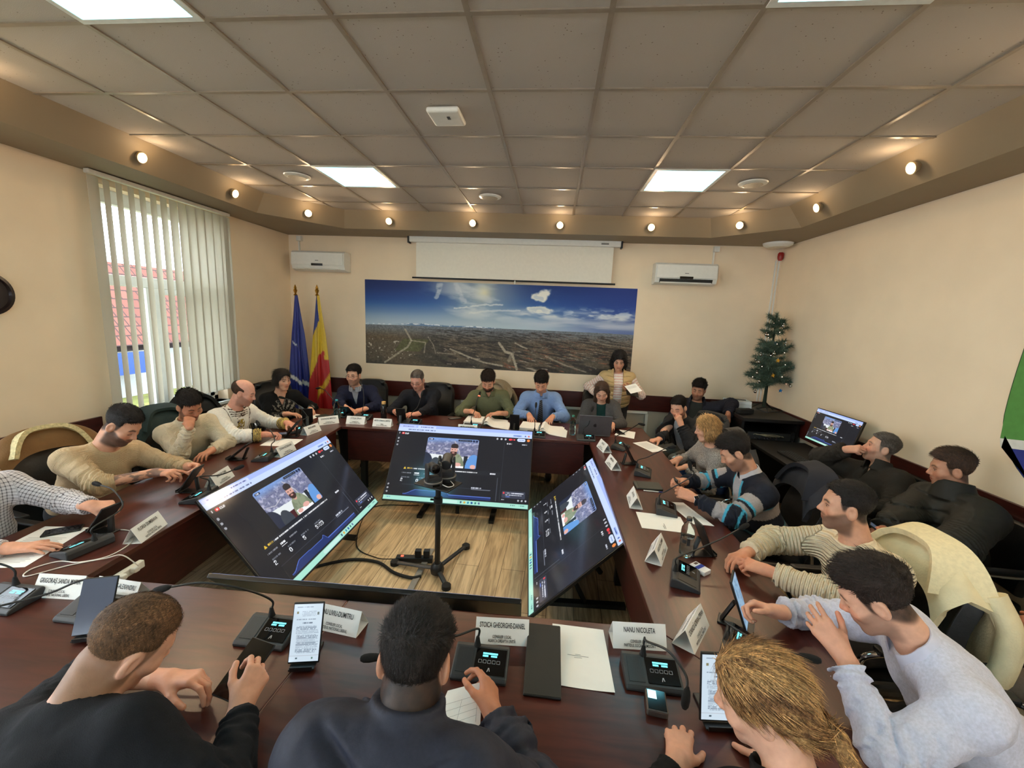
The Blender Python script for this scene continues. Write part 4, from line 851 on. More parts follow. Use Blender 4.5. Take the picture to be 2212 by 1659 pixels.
def strands(H, R, S, sc):
    st = S['style']; rg = np.random.default_rng(int(abs(H[0]*1000)) % 9999)
    def f(V, F, C_):
        n = np.zeros_like(V); fn = np.cross(V[F[:, 1]]-V[F[:, 0]], V[F[:, 3]]-V[F[:, 0]]); 
        for k in range(4): np.add.at(n, F[:, k], fn)
        n /= np.linalg.norm(n, axis=1)[:, None]+1e-12
        k = S.get('nst', 2600); i = rg.integers(0, len(V), k); p = V[i]; nn = n[i]; q = ((p-H)@R.T)/sc; top = smooth(.03, .085, q[:, 2])[:, None]
        if st in ('short', 'receding', 'fringe', 'sides', 'fade', 'crop'): comb = np.array(S.get('comb', (.25, .75, .35)))*top+np.array([0, -.45, -.85])*(1-top); L = (S.get('sl', .5)*S.get('thick', .014)*1.5*(.25+.75*top)+.005); lift = .42
        elif st == 'pony': t = np.array([0, -.13, -.06])-q; comb = t/np.linalg.norm(t, axis=1)[:, None]; tail = (q[:, 2] < -.075)[:, None]; comb = np.where(tail, np.array([0, -.35, -1.]), comb); L = np.full((k, 1), .05); lift = .03
        elif st == 'curly': comb = rg.normal(0, 1, (k, 3)); L = np.full((k, 1), .022); lift = .5
        else: comb = np.where(q[:, 2:3] > .09, np.stack([np.sign(q[:, 0])*.9, q[:, 0]*0-.1, q[:, 0]*0-.4], 1), np.array([0, -.12, -1.])); L = np.full((k, 1), .065); lift = .03
        comb = comb@R+rg.normal(0, .22 if st in ('short', 'receding', 'curly', 'sides') else .09, (k, 3)); t = comb-nn*(comb*nn).sum(1)[:, None]; t /= np.linalg.norm(t, axis=1)[:, None]+1e-9
        L = L*rg.uniform(.6, 1.3, (k, 1))*sc; w = np.cross(t, nn)*S.get('sw', .0013)*sc; p0 = p-nn*.0015; tip = p0+t*L+nn*L*lift; mid_ = p0+t*L*.5+nn*L*lift*.75
        o = len(V); Vs = np.stack([p0-w, p0+w, mid_+w*.8, mid_-w*.8, tip+w*.15, tip-w*.15], 1).reshape(-1, 3); a = o+6*np.arange(k); Fs = np.concatenate([np.stack([a, a+1, a+2, a+3], 1), np.stack([a+3, a+2, a+4, a+5], 1)])
        c = C_[i]*rg.uniform(.7, 1.45, (k, 1)); return np.concatenate([V, Vs]), np.concatenate([F, Fs]), np.concatenate([C_, np.repeat(c, 6, 0)])
    return f
def seg_coord(P, a, b):
    ba = b-a; L = np.linalg.norm(ba); u = ba/L; pa = P-a; t = pa@u; ra = pa-t[:, None]*u; e = nv(np.cross(u, (0.3, .2, 1))); f = np.cross(u, e); return np.clip(t, -.05, L+.05), np.linalg.norm(pa-np.clip(t, 0, L)[:, None]*u, axis=1), np.arctan2(ra@e, ra@f)
m_skin = mat('skin', (0, 0, 0), .5, attr='Col', var=.03, scale=90, bump=.06, bscale=300, spec=.35, sub=.12)
m_hair = mat('hair', (0, 0, 0), .55, attr='Col', var=.45, scale=60, stretch=(3, 3, .6), bump=.5, bscale=160, spec=.25)
m_eye = mat('eye', (0, 0, 0), .12, attr='Col', var=0)
eye_me = None
def eyes(root, org, H, R, sc, gaze):
    global eye_me
    if eye_me is None:
        b = MB(); b.sph((0, 0, 0), .0124, 16, 12); o = b.build('eye', m_eye, None, smooth=180); eye_me = o.data; bpy.data.objects.remove(o)
        V = np.array([v.co[:] for v in eye_me.vertices]); r = np.hypot(V[:, 0], V[:, 2]); c = np.zeros((len(V), 3)); c[:] = (198, 190, 184); c[(V[:, 1] > 0) & (r < .0075)] = (58, 38, 28)
        a = eye_me.color_attributes.new('Col', 'FLOAT_COLOR', 'POINT'); a.data.foreach_set('color', np.c_[nlin(c/255.), np.ones(len(c))].astype(np.float32).ravel())
    M = Matrix([list(R[0]), list(R[1]), list(R[2])]).transposed()
    for s in (-1, 1):
        o = bpy.data.objects.new('eye', eye_me); COL.objects.link(o); o.parent = root; p = H+R.T@(np.array([s*.031, .0735, .0035])*sc)-org
        o.location = p; o.rotation_euler = (M @ rotm(math.radians(-gaze[1]), 0, math.radians(-gaze[0]))).to_euler(); o.scale = (sc, sc, sc)
PEOPLE = {}
def person(label, H, face, by, pel, arms, S, top, legs=None, res=.006, group='people at the meeting', shoulders=(None, None), neckdir=None, N_=None, stand=False):
    """H head centre; face (yaw, pitch down, roll); by body yaw; pel hip centre; arms = {'R':(wrist, pole, handdir, backdir, pose), 'L':...}"""
    H = np.asarray(H, float); pel = np.asarray(pel, float); sc = S.get('sc', 1.)
    f = dirv(face[0], face[1]); x0 = nv(np.cross(dirv(face[0]), (0, 0, 1))); u = np.cross(x0, f); ro = math.radians(face[2]); x = x0*math.cos(ro)+u*math.sin(ro); u = u*math.cos(ro)-x0*math.sin(ro)
    R = np.stack([x, f, u], 0)
    sp = nv(H-pel); Nb = np.asarray(N_, float) if N_ is not None else H-S.get('nk', .165)*sc*nv(.45*u+.55*sp)-.028*sc*dirv(face[0])
    ut = nv(Nb-pel); rt = np.cross(dirv(by), (0, 0, 1)); rt = nv(rt-ut*(rt@ut)); ft = np.cross(ut, rt); Rt = np.stack([rt, ft, ut], 0); L = np.linalg.norm(Nb-pel); zs = L/.53
    ws = S.get('ws', 1.); fat = S.get('fat', 0.); fem = S.get('fem', 0)
    sh = {k: Nb-ut*.078+rt*(.163*ws)*(1 if k == 'R' else -1)+(np.asarray(o, float) if o is not None else 0) for k, o in zip('RL', shoulders)}
    root = thing('person', label, 'person', (pel[0], pel[1], 0), group=group); org = np.array([pel[0], pel[1], 0.])
    A = {}
    for k in 'RL':
        W, pole, hd, bd, pose = arms[k]; W = np.asarray(W, float)
        if pole is None: pole = rt*(.75 if k == 'R' else -.75)-ut*.7-ft*.25
        elif isinstance(pole, str): pole = np.array([float(v) for v in pole.split()])-(sh[k]+W)/2
        E, st = ik(sh[k], W, pole, .285*sc, .262*sc)
        if st > 1.12: print('STRETCH', label[:30], k, round(st, 2))
        fd = nv(W-E); A[k] = dict(S=sh[k], E=E, W=W, D=nv(hd) if hd is not None else fd, B=np.asarray(bd, float) if bd is not None else np.array([0, 0, 1.]), pose=pose)
    hf = head_fn(S)
    def torso(P, o, zlo=-.05):
        q = (P-pel)@Rt.T; z = q[:, 2]/zs; q = np.stack([q[:, 0], q[:, 1], z], 1)
        d = ell(q, (0, -.005, .03), (.158+fat*.7+o, .118+fat*.5+o, .13+o)); d = smin(d, ell(q, (0, .018+fat*.4, .17), (.150*ws+fat+o, .104+fat+o, .17)), .07); d = smin(d, ell(q, (0, .004, .35), (.158*ws+fat*.5+o, .108+fat*.35+o, .175)), .07)
        if fem: d = smin(d, ell(np.stack([np.abs(q[:, 0]), q[:, 1], q[:, 2]], 1), (.07, .085, .345), (.062+o, .055+o, .062+o)), .04)
        for k in 'RL': d = smin(d, rcone(P, Nb-ut*.035, sh[k], .055+o*.7, .058+o), .05)
        return d
    body = [Grp(lambda P: hf(((P-H)@R.T)/sc)*sc, H, .175*sc, .03), Grp(lambda P: rcone(P, Nb-ut*.03, H+R.T@np.array([0, -.022, -.06])*sc, .062*sc*S.get('neck', 1.), .054*sc*S.get('neck', 1.)), (Nb+H)/2, .19, .03), Grp(lambda P: torso(P, -.02), (Nb+pel)/2, L/2+.16, .03)]
    for k in 'RL':
        a = A[k]; body.append(Grp(lambda P, a=a: smin(rcone(P, a['S'], a['E'], .047*sc, .040*sc), rcone(P, a['E'], a['W'], .039*sc, .0255*sc), .02), (a['S']+a['E']+a['W'])/3, .26*sc, .03)); body.append(hand_group(a['W'], a['D'], a['B'], a['pose'], k == 'L', sc*S.get('hsc', 1.)))
    sk = np.array(SKIN[S['skin']], float)
    def bcol(V):
        q = ((V-H)@R.T)/sc; c = np.repeat(sk[None], len(V), 0)*(.93+.14*fbm(V[:, 0]*40, V[:, 1]*40, V[:, 2]*40, s=2))[:, None]; m = np.linalg.norm(q, axis=1) < .165; c[m] = head_color(q[m], S)
        for k in 'RL':
            a = A[k]; y = nv(a['D']); z = a['B']; z = nv(z-y*(z@y)); p = (V-a['W']); hm = np.linalg.norm(p-y*.08, axis=1) < .12; c[hm] = c[hm]*np.array([1.0, .95, .93])
            if S.get('tattoo') == k:
                t, dd, an = seg_coord(V, a['E'], a['W']); m2 = (dd < .06)*(t > .02)*smooth(.45, .56, fbm(an*2, t*28, s=8)); c = c*(1-m2[:, None]*.6)+np.array([70, 62, 60.])*m2[:, None]*.6
        return c
    sdf_obj('body', body, res, m_skin, root, org, bcol)
    # ---- hair
    if S['style'] != 'none':
        hc = np.array(HAIRS[S['hair']], float); h2 = np.array(S.get('hair2', hc*1.25), float)
        def hcol(V):
            q = ((V-H)@R.T)/sc; n = fbm(q[:, 0]*90, q[:, 1]*22, q[:, 2]*16, s=6); s = fbm(np.arctan2(q[:, 0], q[:, 2]+.1)*14+3*q[:, 1], q[:, 1]*4, s=26); w = smooth(.40, .60, .5*n+.5*s)[:, None]*S.get('streak', .5); rt_ = smooth(.10, -.03, q[:, 2]+q[:, 1]*.3)[:, None] if S.get('roots') else 1.
            c = hc*(1-w*rt_)+h2*w*rt_; return c*(.85+.3*n[:, None])
        sdf_obj('hair', [hair_group(H, R, S, sc)], min(res, .005)*S.get('hres', 1.), m_hair, root, org, hcol, pad=.01, extra=strands(H, R, S, sc))
    if S.get('open'): eyes(root, org, H, R, sc, S.get('gaze', (0, 0)))
    # ---- clothes
    def garment(T, name, o_, cuff, below=-.1):
        am = T.get('wr', .006); qf = T.get('quilt', 0)
        tg = Grp(lambda P: torso(P, o_), (Nb+pel)/2, L/2+.2, .03); gs = [tg]; sr = T.get('sr', .052)*sc
        if not T.get('noarms'):
            for k in 'RL':
                a = A[k]; cw = a['E']+(a['W']-a['E'])*cuff.get(k, .9)
                gs.append(Grp(lambda P, a=a, cw=cw: smin(rcone(P, a['S'], a['E'], sr+o_+.006, sr+o_-.004), rcone(P, a['E'], cw, sr+o_-.005, T.get('cr', .036)*sc+o_*.5), .03), (a['S']+a['E']+a['W'])/3, .30*sc, T.get('ak', .055)))
        nd = nv(ut*.85+nv(H-Nb)*.4); nc = Nb+nd*T.get('nz', .012)+ft*.012; vn = T.get('vneck', 0)
        def wrk(P):
            q = P-Nb; zt = (P-pel)@ut; yt = q@ft; xt = q@rt
            wn = am*2*(fbm(P[:, 0]*13+5, P[:, 1]*13, P[:, 2]*13, o=3, s=31)-.45)
            for k in 'RL':
                a = A[k]; t, dd, an = seg_coord(P, a['S'], a['E']); t2, dd2, an2 = seg_coord(P, a['E'], a['W']); n = fbm(P[:, 0]*22, P[:, 1]*22, P[:, 2]*22, o=2, s=33)
                e = np.exp(-(np.linalg.norm(P-a['E'], axis=1)/.10)**2); wn += am*.9*e*np.sin(t*150+t2*150+10*n+2*an)*1.; e2 = np.exp(-((t2-np.linalg.norm(a['W']-a['E'])*.8)/.05)**2)*(dd2 < .08); wn += am*.55*e2*np.sin(t2*210+9*n)
                arm = np.exp(-(np.minimum(dd, dd2)/.07)**4); wn += am*.55*arm*np.sin((t+t2)*75+12*n+1.5*an)
            if qf:
                def seam(v): f_ = np.abs((v/qf) % 1.-.5)*2; return 1-np.exp(-((1-f_)/.28)**2)
                wt_ = 1-smooth(.13, .19, np.abs(xt)); wn += T.get('qa', .011)*(seam(zt+(.008*np.sin(xt*18+1) if not T.get('chev') else T['chev']*np.abs(xt)))-.7)*wt_
                if T.get('quiltarms', 1):
                    for k in 'RL':
                        a = A[k]
                        for p_, q_ in ((a['S'], a['E']), (a['E'], a['W'])):
                            t, dd, an = seg_coord(P, p_, q_); L_ = np.linalg.norm(q_-p_); wa = smooth(.11, .08, dd)*smooth(.0, .04, t)*smooth(L_, L_-.04, t)*(1-wt_); wn += T.get('qa', .011)*(seam(t)-.7)*wa
            return wn
        def clip(P, d):
            q = P-Nb; zt = (P-pel)@ut; yt = q@ft; xt = q@rt
            wn = np.zeros(len(P)); nm = np.abs(d) < .07
            if nm.any(): wn[nm] = wrk(P[nm])
            d = d+wn*-1
            r_ = np.linalg.norm(q-nd*(q@nd)[:, None]-ft*.014, axis=1); hole = np.maximum(r_-T.get('nr', .072), -(q@nd-T.get('nlow', .0))); d = smax(d, -hole, .008)
            col = T.get('collar', 0)
            if col:
                hgt = q@nd-.20*yt; rr = np.abs(r_-(T.get('nr', .072)+.004+T.get('cflare', .25)*np.clip(col-hgt, 0, 1)))-.006-T.get('cthick', 0); dc = np.maximum(np.maximum(rr, hgt-col), -(hgt+.035)); dc = np.maximum(dc, -(.022-np.abs(xt)) if T.get('copen') else -1) if not T.get('copen') else np.maximum(dc, np.where(yt > .02, .014-np.abs(xt), -1)); d = smin(d, dc, .012)
            if vn: d = smax(d, -np.maximum(np.abs(xt)-(T.get('vw', .05))*np.clip((q@ut+vn)/vn, 0, 1.2), np.maximum(-yt+.03, -(q@ut+vn))), .006)
            if T.get('openfront'): d = smax(d, -np.maximum(np.abs(xt)-T['openfront']*(1+.35*np.clip(q@ut+.3, 0, 1)), -yt+.045), .01)
            for k in 'RL':
                if T.get('noarms'):
                    a = A[k]; d = smax(d, -np.maximum(np.linalg.norm(P-a['S']-rt*(.03 if k == 'R' else -.03)+ut*.05, axis=1)-.085, -1), .01); continue
                a = A[k]; fd = nv(a['W']-a['E']); cw = a['E']+(a['W']-a['E'])*cuff.get(k, .9); t, dd, an = seg_coord(P, a['E'], a['W']); m = (dd < .10); d = np.where(m, smax(d, (P-cw)@fd, .006), d)
            return smax(d, -(zt-T.get('hem', -.03)), .01)
        def gc(V):
            zt = (V-pel)@ut; xt = (V-pel)@rt; yt = (V-pel)@ft; out = np.stack([xt+yt*.0, zt, np.zeros(len(V))], 1); best = np.full(len(V), .075); tors = np.abs(xt) < .15*ws
            for k in 'RL':
                a = A[k]; off = 0
                for i, (p_, q_) in enumerate(((a['S'], a['E']), (a['E'], a['W']))):
                    t, dd, an = seg_coord(V, p_, q_); m = (dd < best+.012)*(~tors | (i == 1)); best = np.where(m, dd, best); out[m] = np.stack([an*.055, t+i*.285, np.full(len(V), 1. if k == 'R' else 2.)], 1)[m]
            return out
        cf = T.get('col'); base = np.array(T.get('rgb', (128, 128, 128)), float)
        def colfn(V):
            g = gc(V); q = (V-pel)@Rt.T; return cf(g, q, V) if cf else np.repeat(base[None], len(V), 0)
        gm = T.get('mat') or mat('cloth '+T.get('mn', 'plain'), (0, 0, 0), T.get('rough', .85), attr='Col', var=T.get('var', .10), scale=T.get('ns', 120), bump=T.get('bump', .25), bscale=T.get('bs', 420), sheen=.0, spec=T.get('spec', .25))
        return sdf_obj(name, gs, T.get('res', max(.006, res)), gm, root, org, colfn, gc, clip)
    for T in (top if isinstance(top, list) else [top]): garment(T, T.get('name', 'sweater'), T.get('o', .010), T.get('cuff', {}))
    # ---- trousers and shoes
    lg = S.get('legs', {}); fx = dirv(by+lg.get('yaw', 0)); rx = np.cross(fx, (0, 0, 1)); gs = []; kc = lg.get('kz', .50)
    pts = []
    for k, s in (('R', 1), ('L', -1)):
        hip = pel+rx*.085*s+np.array([0, 0, -.02])
        if stand: kn = np.array([hip[0], hip[1], .50])+fx*.02; an = np.array([hip[0], hip[1], .08])-fx*.01
        else:
            kn = lg['knees'][k] if 'knees' in lg else hip+fx*.42+rx*.05*s; kn = np.asarray(kn, float); kn = np.array([kn[0], kn[1], kn[2] if 'knees' in lg else kc]); an = np.asarray(lg['ank'][k], float) if 'ank' in lg else np.array([kn[0], kn[1], .09])+fx*lg.get('foot', -.06)
        pts.append((hip, kn, an, s)); gs.append(Grp(lambda P, a=hip, b=kn, c=an: smin(rcone(P, a, b, .092, .066), rcone(P, b, c, .064, .052), .03), (hip+kn+an)/3, .52, .05))
    tc = np.array(S.get('trouser', (34, 34, 38)), float)
    def tw(P, d): return d-.008*(fbm(P[:, 0]*16, P[:, 1]*16, P[:, 2]*16, o=3, s=37)-.45)+np.maximum(0, -(P[:, 2]-.07))*1.5
    if not S.get('notrousers'):
        gs.append(Grp(lambda P: ell((P-pel)@Rt.T, (0, -.005, .0), (.165+fat*.7, .125+fat*.5, .12)), pel, .26, .05))
        sdf_obj('trousers', gs, lg.get('res', .009), mat('cloth trousers', (0, 0, 0), .85, attr='Col', var=.1, scale=80, bump=.2, bscale=400), root, org, lambda V: np.repeat(tc[None], len(V), 0), None, tw)
        for hip, kn, an, s in pts:
            b = MB(); c = an-org; b.sph((0, 0, 0), (.045, .135, .05), 14, 10); yw = math.atan2(fx[1], fx[0])-PI/2
            for i, v in enumerate(b.v):
                b.v[i] = (v[0]*(1-.25*(v[1] < -.05)), v[1], max(v[2]*(1.2 if v[1] < -.02 else .75), -.045))
            o = b.build('shoe', mat('dark shoe leather', (28, 24, 22), .4), root, smooth=60); o.location = (c[0]+fx[0]*.06, c[1]+fx[1]*.06, max(.0, c[2]-.09)+.046); o.rotation_euler = (0, 0, yw)
    PEOPLE[label] = dict(root=root, H=H, R=R, A=A, Nb=Nb, ut=ut, rt=rt, ft=ft, org=org, sc=sc, pel=pel)
    return PEOPLE[label]
def glasses(p, rgb=(20, 20, 22)):
    b = MB(); H, R, sc, org = p['H'], p['R'], p['sc'], p['org']; W = lambda x, y, z: Vector(H+R.T@(np.array([x, y, z])*sc)-org)
    for s in (-1, 1):
        b.tube([W(s*(.033+.022*math.cos(a)), .099, .001+.0155*math.sin(a)) for a in np.linspace(0, 2*PI, 17)], .0016, 6, cap=False); b.tube([W(s*.055, .098, .005), W(s*.077, .05, .006), W(s*.080, -.01, .004)], .0016, 6)
    b.tube([W(-.011, .1, .004), W(0, .104, .006), W(.011, .1, .004)], .0016, 6); b.build('glasses', mat('spectacle frame', rgb, .3), p['root'], smooth=60)
# ------------------------------------------------------------------ the people
def collar_part(p, rgb, h=.05):
    b = MB(); W = lambda v: Vector(v-p['org'])
    def f(u, v):
        a = (u-.5)*2*PI*.86+PI; r = .068+.016*v; return W(p['Nb']+p['ut']*(.050-.055*v)+p['ft']*(.012+r*math.cos(a)*1.02)+p['rt']*(r*math.sin(a))-p['ut']*(.035*max(0, math.cos(a))))
    b.sheet(f, 28, 4, .005); b.build('collar', mat('collar cloth %d %d' % (rgb[0], rgb[2]), rgb, .8), p['root'], smooth=60)
def gcmat(name, fn, **kw):
    """cloth whose pattern follows the garment coordinates stored on the mesh"""
    if 'cloth '+name in MATS: return MATS['cloth '+name]
    m = mat('cloth '+name, (0, 0, 0), kw.get('rough', .85), attr='Col', var=kw.get('var', .08), scale=140, bump=.2, bscale=500, spec=.2); nt = m.node_tree; L = nt.links.new; b = nt.nodes['Principled BSDF']
    at = N(nt, 'Attribute', attribute_name='gc'); sx = N(nt, 'SeparateXYZ'); L(at.outputs['Vector'], sx.inputs[0]); fn(nt, b, sx, L); return m
def wave(nt, L, src, per, width):
    a = N(nt, 'Math', operation='MULTIPLY'); a.inputs[1].default_value = 1/per; L(src, a.inputs[0]); f = N(nt, 'Math', operation='FRACT'); L(a.outputs[0], f.inputs[0]); l = N(nt, 'Math', operation='LESS_THAN'); l.inputs[1].default_value = width; L(f.outputs[0], l.inputs[0]); return l.outputs[0]
def _check(nt, b, sx, L):
    u = wave(nt, L, sx.outputs[0], .0165, .27); v = wave(nt, L, sx.outputs[1], .0165, .27); ad = N(nt, 'Math', operation='ADD'); L(u, ad.inputs[0]); L(v, ad.inputs[1]); mr = N(nt, 'MapRange'); mr.inputs['From Max'].default_value = 2; mr.inputs['To Max'].default_value = .95; L(ad.outputs[0], mr.inputs['Value'])
    old = b.inputs['Base Color'].links[0].from_socket; mx = N(nt, 'Mix', data_type='RGBA'); L(mr.outputs['Result'], mx.inputs[0]); L(old, mx.inputs[6]); mx.inputs[7].default_value = lin((52, 44, 52)); L(mx.outputs[2], b.inputs['Base Color'])
def _rib(per, dist, k=1.):
    def f(nt, b, sx, L):
        a = N(nt, 'Math', operation='MULTIPLY'); a.inputs[1].default_value = 2*PI/per; L(sx.outputs[1], a.inputs[0]); s = N(nt, 'Math', operation='SINE'); L(a.outputs[0], s.inputs[0]); bp = N(nt, 'Bump', Strength=k, Distance=dist); L(s.outputs[0], bp.inputs['Height']); L(b.inputs['Normal'].links[0].from_socket, bp.inputs['Normal']); L(bp.outputs['Normal'], b.inputs['Normal'])
    return f
m_check = gcmat('check shirt', _check); m_knit = gcmat('ribbed knit', _rib(.016, .006)); m_fine = gcmat('fine knit', _rib(.006, .002, .6))
def C1(*c): return np.array(c, float)
def rep_(V, c): return np.repeat(C1(*c)[None], len(V), 0)
JK = dict(o=.030, wr=.010, cr=.046, sr=.056, name='jacket', rough=.6, bump=.1, ak=.06)
UPZ = (0, 0, 1)
# --- left side
person('person at the left frame edge in a checked shirt, face out of frame', (-2.95, 1.74, 1.21), (85, 10, 0), 82, (-3.12, 1.74, .57),
       {'L': ((-2.50, 1.92, .885), None, (.8, .45, -.1), (-.1, -.3, 1), 'grip'), 'R': ((-2.60, 1.63, .79), None, (.9, .42, -.04), UPZ, 'flat')},
       dict(skin='light', hair='brown', style='short', ws=1.08, fat=.03, sc=1.03), dict(name='shirt', rgb=(206, 202, 206), mat=m_check, cuff={'L': .97, 'R': .93}, o=.012, wr=.008, collar=.03, cflare=.3), res=.005)
person('bearded person in a beige sweater tapping a tablet at the left table', (-2.90, 2.48, 1.17), (97, 38, 4), 78, (-3.22, 2.42, .57),
       {'R': ((-2.62, 2.42, .875), '-2.70 2.18 .80', (.85, .2, .02), (-.1, -.1, 1), 'point'), 'L': ((-2.52, 2.62, .85), None, (.8, -.35, .1), (.2, .9, .4), 'hold')},
       dict(skin='mid', hair='black', style='short', beard=.62, thick=.014, side=.1, low=-.01, ws=1.12, fat=.02, sc=1.06, tattoo='R', neck=1.12, zh=.086), dict(rgb=(190, 166, 132), mat=m_fine, cuff={'R': .28, 'L': .62}, o=.014, wr=.010, nr=.070), res=.005)
person('dark haired person in a cream sweater resting chin on hand', (-3.05, 3.17, 1.15), (72, 30, -8), 70, (-3.25, 3.32, .57),
       {'R': ((-2.90, 3.00, 1.035), '-2.80 2.90 .75', (-.45, .55, .42), (.6, -.5, .3), 'fist'), 'L': ((-2.80, 3.08, .80), '-2.85 3.42 .75', (.1, -1, 0), UPZ, 'relax')},
       dict(skin='tan', hair='black', style='short', beard=.35, thick=.026, lift=.010, side=.2, hn=.007, zh=.086), dict(rgb=(206, 192, 166), mat=m_fine, cuff={'R': .93, 'L': .95}, o=.014, wr=.010, collar=.035, cflare=.15, vneck=.10, vw=.012), res=.0055)
def folk(g, q, V):
    c = rep_(V, (226, 222, 214)); z = q[:, 2]; x = np.abs(q[:, 0]); n = vnoise(V[:, 0]*70, V[:, 1]*70, V[:, 2]*70, 3); arm = g[:, 2] > 0
    t = g[:, 1]; cu = arm & (t > .44); c[cu] = (206, 178, 104); c[arm & (t > .455) & (np.sin(t*700) > 0)] = (44, 34, 40); c[arm & (np.abs(t-.445) < .006)] = (40, 30, 30)
    y = (~arm) & (q[:, 1] > .04); m = y & (np.abs(z-.14) < .03) & (n > .42); c[m] = (112, 34, 36); m = y & (x < .04) & (z > .26) & (z < .42) & (n > .45); c[m] = (150, 128, 50); m = y & (x < .045) & (z > .30) & (n < .3); c[m] = (60, 40, 38)
    m = (~arm) & (np.abs(x-.115-.1*(z-.4)) < .004) & (z > .2); c[m] = (70, 50, 44); m = (~arm) & (z > .445) & (x < .10); c[m & (np.abs((z-.445)*60 % 1-.5) < .2)] = (70, 54, 44); return c
person('balding person in a white embroidered folk shirt at the left table', (-2.97, 3.70, 1.175), (108, 22, 0), 82, (-3.25, 3.68, .57),
       {'R': ((-2.66, 3.56, .815), '-2.95 3.30 .78', (.75, .5, .05), (-.2, .2, 1), 'hold'), 'L': ((-2.68, 3.93, .83), None, (.8, -.4, 0), UPZ, 'relax')},
       dict(skin='pink', hair='brown', style='sides', beard=.25, thick=.012, ws=1.08, fat=.03, neck=1.1), dict(name='folk_shirt', col=folk, mn='linen', cuff={'R': .86, 'L': .86}, o=.018, cr=.05, wr=.010, nr=.068), res=.0055)
def motif(g, q, V):
    c = rep_(V, (17, 16, 18)); n = fbm(V[:, 0]*40, V[:, 1]*40, V[:, 2]*40, s=7); y = q[:, 1] > .02; a = np.arctan2(q[:, 2]-.26, q[:, 0]); r = np.hypot(q[:, 0], q[:, 2]-.28); m = y & (r < .15) & (r > .025) & (np.sin(a*14+8*n) > .1) & (n > .40); c[m] = (128, 122, 112); c[y & (np.hypot(q[:, 0], q[:, 2]-.27) < .018)] = (196, 160, 110); m = (g[:, 2] > 0) & (g[:, 1] > .44) & (n > .5); c[m] = (110, 106, 98); return c
person('person with dark bob in a black top with silver pattern by the flags', (-3.16, 4.56, 1.165), (66, 8, 0), 48, (-3.32, 4.72, .56),
       {'R': ((-3.0, 4.40, .80), None, (.75, .25, -.05), UPZ, 'relax'), 'L': ((-2.88, 4.66, .80), None, (.5, -.6, -.05), UPZ, 'relax')},
       dict(skin='light', hair='black', style='bob', fem=1, open=1, thick=.010, fz=-.03, len=.055, lip=(170, 84, 84), ws=.92, sc=.97), dict(name='blouse', col=motif, mn='black knit', cuff={'R': .80, 'L': .88}, o=.010, vneck=.14, vw=.05), res=.006)
# --- back row
G2 = 'people at the meeting'
person('person with glasses in a navy sweater at the back table, nearest the flags', (-2.54, 5.10, 1.175), (0, 4, 0), 8, (-2.54, 5.36, .57),
       {'R': ((-2.44, 4.78, .80), '-2.85 4.85 .80', (.9, -.25, -.1), UPZ, 'relax'), 'L': ((-2.26, 4.80, .815), '-2.12 5.0 .78', (-.8, -.5, -.15), (.2, -.3, 1), 'hold')},
       dict(skin='light', hair='black', style='short', open=1, beard=.3, mous=.3, thick=.026, lift=.008, side=.12, ws=1.1, fat=.015, gaze=(-8, 0)), [dict(name='shirt', rgb=(176, 178, 184), mat=m_check, cuff={'R': .5, 'L': .5}, o=.006, collar=.032, copen=1, noarms=1), dict(rgb=(24, 28, 52), cuff={'R': .95, 'L': .92}, o=.018, vneck=.20, vw=.05, wr=.008)], res=.006)
glasses(PEOPLE['person with glasses in a navy sweater at the back table, nearest the flags'])
person('person with moustache and glasses in a black shirt at the back table', (-1.68, 5.08, 1.165), (-4, 26, 0), 12, (-1.68, 5.36, .57),
       {'R': ((-1.87, 4.80, .81), None, (.35, -.8, .25), (-.6, -.2, .7), 'hold'), 'L': ((-1.57, 4.74, .81), '-1.38 4.98 .78', (-.75, -.45, .05), (.2, -.2, 1), 'relax')},
       dict(skin='pink', hair='grey', style='short', mous=.8, beard=.25, beardc=(110, 96, 88), thick=.010, side=.3, hair2=(60, 50, 46), ws=1.12, fat=.03, fatface=.004), dict(name='shirt', rgb=(25, 26, 33), cuff={'R': .9, 'L': .92}, o=.014, collar=.035, copen=1, vneck=.07, vw=.03), res=.006)
glasses(PEOPLE['person with moustache and glasses in a black shirt at the back table'])
p8 = person('bearded person in an olive shirt reading an open binder at the back table', (-.77, 5.10, 1.20), (2, 34, 0), 6, (-.77, 5.38, .57),
       {'R': ((-.92, 4.86, .855), '-1.10 4.98 .78', (.75, -.5, -.1), UPZ, 'pen'), 'L': ((-.60, 4.88, .85), '-.46 5.0 .78', (-.85, -.35, -.05), UPZ, 'relax')},
       dict(skin='mid', hair='dark', style='short', beard=.95, thick=.030, lift=.012, side=.25, hn=.008, ws=1.1), dict(name='shirt', rgb=(96, 98, 72), cuff={'R': .42, 'L': .42}, o=.016, wr=.010, cr=.052, collar=.034, copen=1, vneck=.05, vw=.025), res=.006)
collar_part(p8, (96, 98, 72))
p9 = person('person in a light blue shirt and striped tie at the back table', (-.10, 5.13, 1.215), (-3, 34, 0), 2, (-.10, 5.40, .57),
       {'R': ((-.22, 4.88, .85), '-.40 5.02 .78', (.2, -.9, -.25), (0, -.3, 1), 'relax'), 'L': ((.06, 4.88, .85), '.22 5.05 .78', (-.35, -.85, -.25), (0, -.3, 1), 'tap')},
       dict(skin='mid', hair='black', style='short', thick=.030, lift=.012, side=.3, hn=.006, ws=1.1, beard=.15, neck=1.08), dict(name='shirt', rgb=(120, 146, 190), cuff={'R': .93, 'L': .93}, o=.016, wr=.010, collar=.034, copen=1, mn='shirt cotton'), res=.006)
collar_part(p9, (120, 146, 190))
b = MB()
